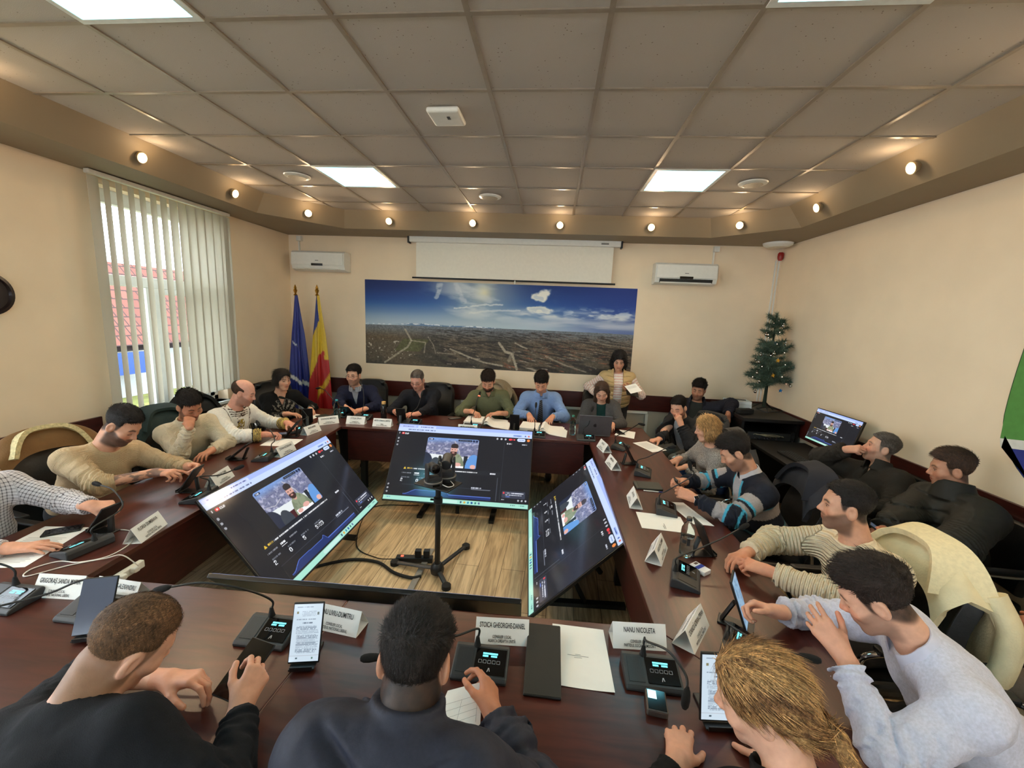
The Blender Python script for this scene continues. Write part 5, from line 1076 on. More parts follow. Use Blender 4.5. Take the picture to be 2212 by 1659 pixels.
for i in range(9):
    k = i/8; y = p9['ft']*(.138+.02*math.sin(k*2.4)); z = p9['Nb']-p9['ut']*(.03+.33*k)+y; w = .016+.02*min(1, k*1.3); b.v += [tuple(z-p9['rt']*w-p9['org']), tuple(z+p9['rt']*w-p9['org']), tuple(z+p9['rt']*w+p9['ft']*.008-p9['org']), tuple(z-p9['rt']*w+p9['ft']*.008-p9['org'])]
    if i: o = 4*i; b.f += [(o-4+j, o-4+(j+1) % 4, o+(j+1) % 4, o+j) for j in range(4)]; b.mi += [0]*4
b.f += [(0, 1, 2, 3), (32, 35, 34, 33)]; b.mi += [0, 0]
def _tie(nt, bs, oc):
    L = nt.links.new; mp = N(nt, 'Mapping'); mp.inputs['Rotation'].default_value = (0, .6, 0); L(oc, mp.inputs['Vector']); w = N(nt, 'TexWave', Scale=14.); w.bands_direction = 'Z'; L(mp.outputs['Vector'], w.inputs['Vector']); cr = N(nt, 'ValToRGB'); cr.color_ramp.interpolation = 'CONSTANT'; cr.color_ramp.elements[0].color = lin((28, 28, 34)); cr.color_ramp.elements[1].position = .78; cr.color_ramp.elements[1].color = lin((104, 104, 110)); L(w.outputs['Fac'], cr.inputs['Fac']); L(cr.outputs['Color'], bs.inputs['Base Color']); bs.inputs['Roughness'].default_value = .5
b.build('tie', gmat('striped tie silk', _tie), p9['root'], smooth=60)
person('long haired person in a grey blazer behind the open laptop', (.65, 5.10, 1.15), (-4, 34, -4), -2, (.68, 5.38, .56),
       {'R': ((.56, 4.86, .82), None, (.3, -.9, -.1), UPZ, 'tap'), 'L': ((.76, 4.80, .82), None, (-.2, -.9, 0), UPZ, 'tap')},
       dict(skin='light', hair='brown', style='long', fem=1, thick=.006, ws=.95, sc=.98, fz=-.014, fw=.066), [dict(name='top', rgb=(18, 52, 50), cuff={}, o=.006, noarms=1, nr=.066), dict(name='blazer', rgb=(74, 72, 72), cuff={'R': .93, 'L': .93}, o=.020, openfront=.05, mn='wool', var=.25)], res=.006)
def strp(g, q, V): c = rep_(V, (226, 212, 200)); t = g[:, 1]; c[(t/.034 % 1) < .38] = (214, 168, 156); return c
p11 = person('standing person with black curly hair in a beige quilted vest', (.90, 5.56, 1.50), (-6, 24, 0), 0, (.91, 5.66, .92),
       {'R': ((.68, 5.55, 1.0), None, (.2, -.5, -.6), (-.8, 0, .2), 'relax'), 'L': ((1.06, 5.42, 1.14), None, (-.7, -.5, .25), (.3, -.6, -.3), 'hold')},
       dict(skin='mid', hair='black', style='curly', fem=1, open=1, thick=.018, hn=.012, gaze=(0, 20), sc=.97, fat=.01, hres=1.2, lip=(150, 76, 70)), [dict(rgb=(226, 212, 200), col=strp, cuff={'R': .9, 'L': .80}, o=.010, mn='striped jersey'), dict(name='vest', rgb=(190, 160, 112), cuff={}, o=.030, noarms=1, quilt=.062, quiltarms=0, openfront=.055, collar=.05, cflare=.3, mn='nylon', rough=.5, hem=-.16)], res=.006, stand=True)
# --- right side
person('person in an open black jacket and grey shirt with fist at the chin', (1.50, 4.83, 1.06), (-42, 22, -4), -55, (1.72, 4.98, .54),
       {'L': ((1.50, 4.68, .90), '1.66 4.60 .70', (-.35, .15, .9), (.2, -.9, .2), 'fist'), 'R': ((1.22, 4.50, .76), None, (-.8, -.5, 0), UPZ, 'relax')},
       dict(skin='light', hair='black', style='short', beard=.3, mous=.6, thick=.018, side=.12, zh=.088, trouser=(120, 116, 108)), [dict(name='shirt', rgb=(150, 156, 164), o=.006, noarms=1), dict(JK, rgb=(32, 32, 35), cuff={'R': .92, 'L': .9}, openfront=.06, collar=.05, cflare=.4)], res=.006)
person('person in a dark jacket lounging by the back wall, arm over the cabinet', (1.97, 5.60, 1.165), (-30, 14, 6), -15, (1.92, 5.62, .56),
       {'L': ((2.22, 5.22, .93), '2.48 5.50 1.12', (-.05, -.25, -1), (0, -1, .2), 'relax'), 'R': ((1.66, 5.3, .66), None, (.3, -.8, 0), UPZ, 'relax')},
       dict(skin='tan', hair='black', style='short', thick=.03, lift=.004, hn=.008, zh=.080, ws=1.05, fat=.02, fatface=.005, brow=1, beard=.3), [dict(name='shirt', rgb=(40, 42, 40), o=.008, noarms=1), dict(JK, rgb=(32, 32, 42), cuff={'R': .92, 'L': .93}, openfront=.07, collar=.08, cflare=.4)], res=.006)
person('person with blond bob in a grey knit sweater at the right table', (1.49, 3.90, 1.06), (-98, 14, 0), -92, (1.62, 3.98, .52),
       {'L': ((1.30, 3.78, .72), None, (-.8, .1, -.3), UPZ, 'relax'), 'R': ((1.28, 3.98, .72), None, (-.8, -.3, -.3), UPZ, 'relax')},
       dict(skin='light', hair='blond', hair2=(96, 70, 44), style='bob', fem=1, thick=.012, nst=4500, len=.098, fw=.076, ws=.92, sc=.97, streak=.8, roots=1, trouser=(40, 60, 100)), dict(rgb=(136, 130, 126), mn='melange', var=.5, cuff={'L': .93, 'R': .93}, o=.014, wr=.008), res=.0055)
def polo(g, q, V):
    c = rep_(V, (24, 28, 40)); arm = g[:, 2] > 0; t = g[:, 1]; z = q[:, 2]
    for a0, a1, col in ((.10, .165, (152, 146, 146)), (.165, .182, (70, 160, 190)), (.335, .40, (152, 146, 146)), (.318, .335, (70, 160, 190)), (.235, .25, (70, 160, 190)), (.205, .235, (140, 136, 136))): c[arm & (t > a0) & (t < a1)] = col
    for a0, a1, col in ((.02, .10, (140, 132, 130)), (.10, .125, (90, 130, 140)), (.215, .295, (150, 142, 142)), (.295, .318, (70, 160, 190))): c[(~arm) & (z > a0) & (z < a1)] = col
    m = (~arm) & (q[:, 1] > .03) & (np.abs(q[:, 0]) < .075) & (z > .30) & (z < .46); c[m] = (160, 160, 166); c[m & (np.abs(q[:, 0]) > .055)] = (70, 160, 190); return c
p15 = person('person in a navy striped rugby shirt using a phone at the right table', (1.33, 2.93, 1.145), (-103, 36, 0), -95, (1.60, 2.92, .56),
       {'L': ((1.02, 2.77, .85), '1.25 2.56 .78', (-.85, .35, .2), (-.3, -.7, .5), 'grip'), 'R': ((1.03, 3.03, .86), '1.2 3.2 .80', (-.85, -.3, .15), (-.2, .7, .6), 'grip')},
       dict(skin='mid', hair='black', style='short', beard=.3, thick=.026, lift=.008, side=.35, ws=1.08, fat=.02, zh=.086), dict(name='rugby_shirt', col=polo, mn='jersey', cuff={'L': .90, 'R': .90}, o=.018, wr=.010), res=.005)
q15 = p15
collar_part(p15, (182, 178, 182))
person('short haired person in a dark jacket leaning on the desk, hand at mouth', (2.72, 3.52, 1.085), (-112, -10, 0), -85, (2.66, 3.44, .56),
       {'R': ((2.52, 3.60, 1.035), '2.62 3.85 .70', (.25, -.6, .25), (-.75, .2, .3), 'fist'), 'L': ((2.34, 3.16, .72), None, (-.8, .2, -.3), UPZ, 'relax')},
       dict(skin='light', hair='grey', hair2=(60, 50, 44), style='short', open=1, thick=.012, side=.2, ws=1.05, beard=.2), dict(JK, rgb=(46, 42, 38), cuff={'R': .93, 'L': .93}, collar=.06, cflare=.3, vneck=.12, vw=.03), res=.0055)
def band(g, q, V): c = rep_(V, (37, 35, 30)); m = (g[:, 2] == 2); c[m & ((np.abs(g[:, 1]-.165) < .009) | (np.abs(g[:, 1]-.198) < .009))] = (158, 150, 142); c[m & (np.abs(g[:, 1]-.125) < .003) & (vnoise(g[:, 0]*220, g[:, 1]*0) > .4)] = (170, 166, 160); return c
p17 = person('lean faced person in a dark green puffer jacket holding a phone', (2.60, 2.80, 1.165), (-114, 10, 0), -90, (2.62, 2.72, .56),
       {'R': ((2.12, 2.62, .80), None, (-.85, -.35, .15), (-.2, .6, .7), 'hold'), 'L': ((2.16, 2.46, .77), '2.42 2.30 .70', (-.8, .4, .15), (-.2, -.6, .7), 'hold')},
       dict(skin='tan', hair='brown', style='short', open=1, thick=.024, lift=.004, side=.2, jaw=.92, ws=1.05, zh=.087, beard=.15), dict(JK, col=band, quilt=.085, qa=.012, mn='puffer', cuff={'R': .95, 'L': .95}, o=.045, sr=.062, collar=.09, cflare=.25, cthick=.008), res=.005)
p18 = person('stubbled person in a cream ribbed sweater with clasped hands', (1.50, 2.08, 1.155), (-112, 4, 0), -88, (1.66, 2.00, .57),
       {'R': ((1.10, 2.16, .815), '1.3 2.42 .80', (-.75, -.35, -.05), (-.1, .3, 1), 'relax'), 'L': ((1.12, 1.98, .835), '1.25 1.68 .78', (-.72, .5, .0), (-.2, -.3, 1), 'hold')},
       dict(skin='mid', hair='black', style='short', open=1, beard=.42, thick=.014, side=.05, low=.0, buzz=.85, ws=1.1, fat=.02, zh=.088, neck=1.1), dict(rgb=(222, 206, 176), mat=m_knit, cuff={'R': .86, 'L': .86}, o=.018, wr=.010, nr=.076, sr=.058, cr=.044), res=.0045)
p19 = person('person in a pale lavender shirt leaning in to hold a tablet', (1.17, 1.42, 1.11), (-122, 34, 4), -102, (1.60, 1.33, .60),
       {'R': ((.98, 1.63, .865), '1.22 1.72 .80', (-.9, .18, .12), (0, .75, .6), 'hold'), 'L': ((1.045, 1.35, .93), '.93 1.16 .72', (-.35, .6, .45), (-.45, -.75, .35), 'relax')},
       dict(skin='light', hair='dark', style='short', beard=.25, thick=.026, lift=.012, side=.3, hn=.008, ws=1.1, fat=.015, zh=.087, sc=1.02), dict(name='shirt', rgb=(196, 196, 212), mn='poplin', cuff={'R': .80, 'L': .86}, o=.018, wr=.013, nr=.068), res=.004)
collar_part(p19, (196, 196, 212))
def gv(g, q, V): c = rep_(V, (126, 120, 116)); c[(g[:, 2] == 0)] = (34, 38, 56); return c
person('person at the right frame edge in grey trousers with folded hands, face out of frame', (2.60, 1.74, 1.22), (-90, 5, 0), -85, (2.60, 1.80, .56),
       {'R': ((2.30, 1.93, .82), None, (-.5, -.4, -.5), (-.4, .5, .6), 'relax'), 'L': ((2.26, 1.83, .78), None, (-.5, .5, -.3), (-.5, -.3, .6), 'relax')},
       dict(skin='tan', hair='grey', style='short', trouser=(88, 82, 76), legs=dict(knees={'R': (2.12, 2.12, .56), 'L': (1.98, 1.74, .56)}, ank={'R': (2.1, 2.1, .09), 'L': (1.98, 1.72, .09)}, res=.007)), dict(col=gv, mn='fleece', cuff={'R': .92, 'L': .92}, o=.02), res=.0055)
# --- near side, seen from behind
p21 = person('person with cropped hair in a black sweater bending over a phone', (-1.14, .93, 1.06), (152, 38, -14), 172, (-1.08, .42, .60),
       {'R': ((-.86, .98, .835), '-.62 .72 .78', (-.02, .75, .35), (.7, -.35, .5), 'hold'), 'L': ((-1.16, 1.04, .83), '-1.6 1.02 .80', (.95, .12, .12), (-.15, .3, .95), 'tap')},
       dict(skin='light', hair='lbrown', style='short', thick=.004, side=.6, hn=.002, buzz=.6, nk=.12, nst=9000, sw=.0007, sl=.9, comb=(.1, .4, .8), zh=.082, low=-.062, ws=1.12, sc=1.05, fatface=.002, neck=1.12, fat=.015), dict(rgb=(17, 19, 25), mn='black jersey', cuff={'R': .90, 'L': .18}, o=.014, wr=.008, nr=.080), res=.004)
p22 = person('person in a dark navy quilted jacket reading a sheet, seen from behind', (-.30, .90, 1.135), (182, 34, 0), 180, (-.33, .50, .58),
       {'R': ((-.115, 1.08, .815), '.06 .88 .74', (-.25, .92, .2), (.75, .05, .65), 'tap'), 'L': ((-.42, 1.08, .80), None, (.35, .9, .05), UPZ, 'relax')},
       dict(skin='tan', hair='black', hair2=(70, 60, 54), style='short', thick=.018, side=.55, hn=.006, buzz=.85, nk=.11, low=-.066, streak=.3, nst=7000, sw=.0008, sl=.8, ws=1.06, sc=1.03, neck=1.1, hres=.7), dict(JK, rough_=0, rgb=(40, 42, 55), quilt=.115, qa=.019, chev=-.55, mn='quilted nylon', cuff={'R': .93, 'L': .93}, o=.034, collar=.058, cflare=.12, cthick=.006, nr=.074), res=.004)
p23 = person('blond person with ponytail in a black lace top at the near table', (.58, .97, 1.085), (-117, 22, 6), 190, (.60, .50, .56),
       {'R': ((.72, 1.06, .80), None, (-.3, .9, 0), UPZ, 'relax'), 'L': ((.42, 1.02, .80), None, (.3, .9, 0), UPZ, 'relax')},
       dict(skin='light', hair='blond', hair2=(96, 66, 42), style='pony', fem=1, open=1, thick=.012, hn=.004, streak=1., roots=0, nst=7000, sw=.0011, fz=-.02, fw=.072, ws=.92, sc=1., hres=.6, wave=.5), dict(name='lace_top', rgb=(15, 14, 15), mn='lace', var=.5, ns=70, cuff={'R': .9, 'L': .9}, o=.014, collar=.03, cflare=.1), res=.004)
# ------------------------------------------------------------------ things on the table
TZ = .75
m_paper = mat('white paper', (232, 230, 226), .7, var=.01); m_ink = mat('black ink', (28, 28, 30), .6)
m_grey = mat('dark grey plastic', (44, 45, 47), .5, var=.08, bump=.05, bscale=300); m_grill = mat('perforated metal', (34, 35, 37), .45, var=.3, scale=500); m_gloss = mat('black glass', (8, 8, 10), .08)
m_cyan = mat('cyan led text', (20, 60, 70), .4, emit=1.3, ergb=(.12, .75, .85)); m_icon = mat('pale key icon', (150, 154, 160), .5); m_rubber = mat('black rubber', (14, 14, 15), .8); m_foam = mat('black foam', (12, 12, 13), .95, var=.3, scale=300, bump=.5)
def plate(x, y, ang, lines, lab, both=False, d=.088, L=.21, s=1.):
    """paper tent; ang = compass angle (deg) of the direction the lettered face looks"""
    r = thing('name_plate', lab, 'name plate', (x, y, TZ), math.radians(ang)+PI/2, 'white name plates on the table'); h = .083
    path = [(-d/2, 0), (0, h), (d/2, 0), (-d/2+.004, .0)]; b = MB()
    pts = [Vector((0, p[0], p[1])) for p in [(-d/2, .0006), (-d/4, h/2+.001), (0, h), (d/4, h/2+.001), (d/2, .0006), (0, .0004), (-d/2+.003, .0012)]]
    def f(u, v): k = v*6; i = min(5, int(k)); p = pts[i].lerp(pts[i+1], k-i); return ((u-.5)*L, p.y, p.z)
    b.sheet(f, 2, 6, .0011); b.build('folded_card', m_paper, r)
    sl = math.hypot(d/2, h); n = Vector((0, -h, d/2)).normalized(); up = Vector((0, d/2, h))/sl; o = Vector((0, -d/2, 0))+n*.0022
    for side in ((0, 1) if both else (0,)):
        b = MB()
        for i, (t, sz, k) in enumerate(zip(lines, (.0235, .0135, .0135), (.72, .30, .15))):
            vs, fs = text_mesh(t, sz*s, sz*.011, .66); w_ = max(v[0] for v in vs)*2; kx = min(1., .180/w_); vs = [(v[0]*kx, v[1]*1.12, 0) for v in vs]
            P = [o+Vector((1, 0, 0))*v[0]+up*(v[1]+sl*k) for v in vs]; P = [Vector((-p.x, -p.y, p.z)) for p in P] if side else P; b.add(P, fs)
        b.build('lettering', m_ink, r)
    return r
def pl(mx, my, ang, *a, **k): # from the middle of the front edge
    t = math.radians(ang); d = .044; return plate(mx-math.cos(t)*d, my-math.sin(t)*d, ang, *a, **k)
CL, PNL, PSD, ADU = 'CONSILIER LOCAL', 'PARTIDUL NAȚIONAL LIBERAL', 'PARTIDUL SOCIAL DEMOCRAT', 'ALIANȚA DREAPTA UNITĂ'
pl(-2.41, 4.25, -45, ('GHEORGHIU MARCELA', CL, PNL), 'white name plate at the back left corner of the table ring'); pl(-2.15, 4.32, -86, ('CĂTĂLIN CIPRIAN', CL, PNL), 'white name plate in front of the person in the navy sweater'); pl(-1.83, 4.295, -88, ('MARIN ADRIAN-DUMITRU', 'PRIMAR', PNL), 'white name plate in front of the person in the black shirt')
pl(-.86, 4.27, -90, ('MATEI LUCIAN-MARIN', 'PRIMAR', PNL), 'white name plate before the binder of the person in olive, half hidden by the screen')
pl(-2.375, 3.90, -8, ('MARIN ANDREI', CL, PNL), 'white name plate in front of the person in the folk shirt'); pl(-2.235, 3.27, -2, ('ȘTEFAN VICTOR-DAN', CL, PNL), 'white name plate beside the sheet, partly hidden by the left screen'); pl(-2.29, 2.63, 10, ('GRIGORE IOAN', CL, PNL), 'white name plate behind the bent microphone at the left screen edge'); pl(-2.125, 1.925, 14, ('FLOREA DUMBRAVA', CL, PNL), 'white name plate by the white cable at the left table')
pl(-2.045, 1.395, -86, ('GRIGORAȘ SANDA MARIA', CL, PNL), 'white name plate nearest the left frame edge on the near table'); pl(-1.79, 1.405, -93, ('BANGA VASILE-ALEXANDRU', CL, ADU), 'white name plate behind the cropped head on the near table'); pl(-.80, 1.385, -97, ('DINU LIVIU-DUMITRU', CL, PNL), 'white name plate behind the upright lit tablet'); pl(-.128, 1.42, -86, ('STOICA GHEORGHE-DANIEL', CL, ADU), 'white name plate behind the microphone unit in the centre front'); pl(.412, 1.475, -86, ('NANU NICOLETA', CL, PSD), 'white name plate right of the sheet on the near table')
pl(.679, 1.567, -34, ('CIOANCĂ ADRIAN-CIPRIAN', CL, PSD), 'white name plate at the near right corner of the table', both=True); pl(.684, 2.16, -23, ('VASILE ION-COSMIN', CL, PSD), 'white name plate beside the clear bottle at the right table', both=True); pl(.605, 2.84, 176, ('DINU PETRE', CL, PSD), 'white name plate before the dark notebook and pen', both=True); pl(.556, 3.55, -172, ('BARBU DANA', CL, PSD), 'white name plate nearer the viewer of the pair at the far right inner edge'); pl(.535, 4.02, -168, ('RADU ILIE', CL, PSD), 'white name plate at the back right corner of the table ring')
# conference microphones
def mic(x, y, yaw, neck, lab, tipdir=None, hang=None, red=False):
    """yaw: direction (deg) from the unit to its user; neck: world points from the base up to the capsule"""
    global mic0
    first = 'mic0' not in globals()
    if first:
        r = thing('conference_microphone', lab, 'microphone', group='delegate microphones'); b = MB(); pr = [(-.068, 0), (-.068, .012), (-.058, .020), (.045, .048), (.062, .046), (.068, .03), (.068, 0)]; b.prism(pr, -.1, .1, axis='x'); b.build('base', m_grey, r, bevel=.005)
        a = math.atan2(.028, .103); T = Matrix.Rotation(a, 4, 'X'); T.translation = (0, -.006, .0351); b = MB(); b.T = T; b.box((-.058, 0, .0), (.055, .088, .002)); b.build('speaker_grille', m_grill, r)
        b = MB(); b.T = T; b.box((.035, 0, .0005), (.112, .092, .003)); p = b.build('control_panel', m_gloss, r, bevel=.002)
        b = MB(); b.T = T
        for k, (w_, z_) in enumerate(((.054, .027), (.020, .018))): b.box((.032 if k == 0 else .015, z_, .0022), (w_, .006, .0008))
        b.box((.046, .018, .0022), (.022, .006, .0008)); b.build('display_text', m_cyan, p)
        b = MB(); b.T = T
        for k in range(5):
            xx = -.002+.0165*k; s_ = .0055
            for dx, dy, w_, h_ in ((0, s_, .011, .001), (0, -s_, .011, .001), (s_, 0, .001, .011), (-s_, 0, .001, .011)): b.box((xx+dx, -.002+dy, .0022), (w_, h_, .0006))
        b.box((.03, -.030, .0022), (.0025, .014, .0006), rotm(0, 0, -.3)); b.box((.035, -.029, .0022), (.0025, .012, .0006), rotm(0, 0, .25)); b.build('touch_keys', m_icon, p)
        b = MB(); b.lathe([(.014, .0), (.011, .012), (.007, .035), (.005, .04)], (-.022, .05, .044), 14); b.build('neck_socket', m_rubber, r, smooth=40); mic0 = r
    else: r = dup(mic0, lab)
    for ch in [c for c in r.children if c.name.startswith(('gooseneck', 'capsule'))]:
        bpy.data.objects.remove(ch)
    rz = math.radians(yaw); r.location = (x, y, TZ); r.rotation_euler = (0, 0, rz); Mi = (Matrix.Translation((x, y, TZ)) @ Matrix.Rotation(rz, 4, 'Z')).inverted()
    P = [Vector((-.022, .05, .07)), Vector((-.022, .051, .115))]+[Mi @ Vector(p) for p in neck]; S_ = spline(P, 8); b = MB(); b.tube(S_, .0042, 8); b.build('gooseneck', m_black, r, smooth=60)
    d = (Mi.to_3x3() @ Vector(tipdir)).normalized() if tipdir else (S_[-1]-S_[-3]).normalized(); e = S_[-1]; z = Vector((0, 0, 1)).rotation_difference(d).to_matrix(); b = MB(); b.lathe([(.004, -.012), (.006, -.006), (.0095, .0), (.012, .012), (.0135, .03), (.012, .048), (.007, .058), (0, .06)], e, 16, z); b.build('capsule', m_foam, r, smooth=50)
    if red: b = MB(); b.lathe([(.0125, -.004), (.0128, .003), (.0115, .003), (.0115, -.004)], e, 16, z); b.build('live_ring', mat('red live ring', (200, 40, 30), .3, emit=2., ergb=(1, .12, .06)), r, smooth=40)
    return r
D_ = -1
mic(-.19, 1.305, 0, [(-.28, 1.30, .875), (-.40, 1.20, .90), (-.50, 1.14, .905)], 'microphone unit in the centre front with its foam head left of the dark hair', (-1, -.4, .12)); mic(.425, 1.35, 0, [(.40, 1.355, .89), (.45, 1.28, .925), (.49, 1.22, .90), (.49, 1.19, .87)], 'microphone unit beside the small recorder on the near table', (-.12, -.2, -1)); mic(-1.03, 1.335, 0, [(-1.12, 1.33, .945), (-1.25, 1.29, .985), (-1.36, 1.26, .975)], 'microphone unit left of the upright lit tablet, neck stretched to the left', (-1, -.2, -.3))
mic(-1.80, 1.345, 0, [(-1.87, 1.36, .875), (-1.95, 1.31, .845), (-2.06, 1.22, .84)], 'microphone unit in front of the two left near name plates', (-.7, -.6, .1)); mic(-2.20, 1.345, 0, [(-2.27, 1.38, .90), (-2.33, 1.32, .95)], 'microphone unit cut off by the left frame edge'); mic(-2.33, 1.735, -100, [(-2.28, 1.90, .90), (-2.38, 1.95, .97), (-2.5, 1.98, .98)], 'microphone unit lying inside the white cable loop'); mic(-2.255, 2.36, -80, [(-2.24, 2.36, .90), (-2.19, 2.46, .875), (-2.14, 2.54, .89)], 'microphone unit bent to the right at the left screen edge', (.6, .8, .25)); mic(-2.36, 3.13, -75, [(-2.34, 3.24, .88), (-2.45, 3.33, .94), (-2.58, 3.38, .955)], 'microphone unit between the reclined tablet and the sheet', (-.7, .3, .6)); mic(-2.57, 3.92, -60, [(-2.55, 4.06, .88), (-2.68, 4.06, 1.02), (-2.77, 4.02, 1.07)], 'microphone unit between the folk shirt and the black top', (-.8, -.2, .2)); mic(-2.48, 4.62, -5, [(-2.55, 4.68, .88), (-2.72, 4.74, 1.02), (-2.82, 4.78, 1.05)], 'microphone unit behind the blue capped bottle', (-1, .1, -.2)); mic(-2.18, 4.58, 0, [(-2.21, 4.68, .93), (-2.25, 4.75, 1.06), (-2.30, 4.80, 1.12)], 'microphone unit in front of the person in the navy sweater', (-.5, .6, .5)); mic(-1.55, 4.50, 0, [(-1.52, 4.60, .93), (-1.50, 4.68, 1.05)], 'microphone unit in front of the person in the black shirt', (.1, .6, .8)); mic(-.84, 4.47, 0, [(-.845, 4.60, .92), (-.835, 4.72, 1.04), (-.825, 4.78, 1.07)], 'microphone unit with a red lit ring before the person in olive', (.1, .6, .8), red=True); mic(-.11, 4.33, 0, [(-.135, 4.42, .90), (-.135, 4.52, 1.03)], 'microphone unit before the person in the light blue shirt', (0, .5, .85)); mic(.42, 4.33, 0, [(.45, 4.42, .90), (.48, 4.50, 1.03)], 'microphone unit in front of the open laptop', (.3, .5, .8))
mic(.755, 4.12, 62, [(.82, 4.25, .89), (.92, 4.14, 1.01)], 'microphone unit at the far right corner near the grey laptop', (.9, -.1, -.15)); mic(.835, 3.44, 75, [(.875, 3.48, .885), (.98, 3.46, .96), (1.03, 3.46, .985)], 'microphone unit before the person with blond bob', (.9, -.05, .2)); mic(.845, 2.75, 78, [(.85, 2.80, .87), (.98, 2.77, .985), (1.0, 2.75, 1.03), (.975, 2.745, 1.06)], 'microphone unit before the striped rugby shirt, head curled back', (-.3, -.1, .9)); mic(.735, 1.97, 72, [(.78, 2.06, .85), (.95, 2.13, .90), (1.07, 2.19, .94)], 'microphone unit beside the white and blue cigarette pack', (.9, .4, .3)); mic(.81, 1.52, 60, [(.745, 1.53, .865), (.80, 1.44, .88), (.90, 1.33, .92)], 'microphone unit behind the blond hair, head pointing at the lavender shirt', (.8, -.6, .3))
# tablets on stands
def doc(U, V):
    Y = 1-V; c = np.zeros(U.shape+(3,)); c[:] = np.array([214, 232, 246])/255.
    def L_(y0, y1, x0, x1, n, s, k=.55):
        nonlocal c
        yy = (Y-y0)/(y1-y0)*n; row = np.floor(yy); m = (Y > y0)*(Y < y1)*((yy-row) > .35)*((yy-row) < .85)*(U > x0)*(U < x1-.12*_h(row.astype(np.int64), row.astype(np.int64)*0, row.astype(np.int64)*0, s))*(vnoise(U*70, row*3.1, s=s) > .28); c = mixc(c, (70, 84, 104), m*k)
    L_(.03, .07, .1, .7, 1, 4, .4); L_(.12, .22, .3, .8, 4, 5); L_(.25, .29, .12, .9, 1, 6, .5); L_(.31, .36, .35, .7, 1, 7, .7); L_(.38, .52, .14, .94, 6, 8); L_(.53, .86, .17, .94, 14, 9); c = mixc(c, (190, 196, 204), (np.abs(Y-.90) < .002)*1.); c = mixc(c, (120, 110, 60), (np.abs(U-.14) < .03)*(np.abs(Y-.15) < .022)*.8); c = mixc(c, (70, 80, 70), (np.abs(U-.86) < .03)*(np.abs(Y-.17) < .025)*.8); c = mixc(c, (40, 60, 70), (np.abs(U-.25) < .03)*(np.abs(Y-.94) < .015)*.8); c = mixc(c, (40, 90, 60), (np.abs(U-.78) < .03)*(np.abs(Y-.945) < .015)*.7); return c
def scribble(U, V): c = doc(U, V)*.0+np.array([150, 186, 214])/255.; return mixc(c, (104, 140, 176), smooth(.45, .6, fbm(U*6, V*14, s=3))*.7)
m_lit = mat('lit tablet screen', (0, 0, 0), .12, attr='Col', emit=.46, var=0); _b = m_lit.node_tree.nodes['Principled BSDF']
for l in list(_b.inputs['Base Color'].links): m_lit.node_tree.links.remove(l)
_b.inputs['Base Color'].default_value = (.02, .02, .02, 1); m_lit.node_tree.links.new([n for n in m_lit.node_tree.nodes if n.type == 'ATTRIBUTE'][0].outputs['Color'], _b.inputs['Emission Color'])
m_offs = mat('dark tablet glass', (16, 17, 20), .08); m_case = mat('black tablet case', (15, 15, 16), .5, var=.1); m_blue = mat('dim blue screen', (30, 34, 44), .12, emit=.12, ergb=(.25, .32, .45)); m_flip = mat('dark olive flip cover', (30, 27, 21), .55)
TG = 'tablets on stands'
def tablet(x, y, yaw, tilt, lab, who, scr=None, w=.108, h=.20, z=.018, stand=True, name='tablet', cat='tablet', roll=0., flat=False):
    """bottom edge centre at (x,y); yaw = direction it faces (deg, 0 = towards -y); tilt from the vertical"""
    r = thing(name, lab, cat, (x, y, TZ+z), group=TG if cat == 'tablet' else None); E_ = Matrix.Rotation(math.radians(yaw), 3, 'Z') @ Matrix.Rotation(-math.radians(tilt), 3, 'X') @ Matrix.Rotation(math.radians(roll), 3, 'Y'); r.rotation_euler = E_.to_euler()
    b = MB(); b.box((0, .005, h/2), (w, .009, h)); b.build('case', m_case, r, bevel=.004)
    if callable(scr):
        p = paint_plane('display', w-.008, h-.014, 60, 120, scr, m_lit, r); p.location = (0, -.0008, h/2)
    else: b = MB(); b.box((0, 0, h/2), (w-.006, .0012, h-.008)); b.build('display', scr or m_offs, r)
    if stand:
        s_ = thing('tablet_stand', 'black folding stand under the tablet '+who, 'stand', (x, y, TZ), math.radians(yaw), 'black tablet stands'); t = math.radians(tilt); b = MB(); b.box((0, .055, .004), (.07, .12, .008)); b.build('foot_plate', m_blk2, s_, bevel=.003)
        b = MB(); b.box((0, -.006, .011), (w*.8, .03, .006)); b.box((0, -.0215, .016), (w*.7, .004, .016)); b.build('lip', m_blk2, s_, bevel=.001); b = MB(); b.tube([(0, .10, .008), (0, .012+math.tan(t)*.10+.01, .10)], .009, 8, flat=2.); b.build('strut', m_blk2, s_)
    return r
tablet(-.815, 1.215, 12, 24, 'upright lit tablet with a document on the near table', 'with the lit document', doc); tablet(.60, 1.19, 5, 12, 'lit tablet with a document beside the blond ponytail', 'beside the ponytail', doc, w=.125, h=.215); tablet(.895, 1.655, 62, 22, 'lit tablet held by the person in the lavender shirt', 'held by the lavender sleeve', scribble, h=.215)
tablet(.945, 2.235, 100, 25, 'tablet seen edge on beside the clear bottle', 'beside the clear bottle'); tablet(-1.67, 1.225, 20, 28, 'tablet with a dim blue screen partly behind the cropped head', 'behind the cropped head', m_blue, w=.115); tablet(-2.45, 1.90, -95, 40, 'tablet touched by the person in the checked shirt', 'touched by the checked sleeve'); tablet(-2.44, 2.43, -80, 35, 'tablet being tapped by the person in the beige sweater', 'tapped by the tattooed arm'); tablet(-2.60, 3.05, -80, 50, 'reclined tablet in front of the person in the cream sweater', 'of the cream sweater'); tablet(-2.57, 3.73, -80, 40, 'tablet in front of the person in the folk shirt', 'of the folk shirt'); tablet(-2.645, 4.22, -150, 24, 'tablet seen from behind, before the person in the black top', 'before the silver patterned top', h=.19)
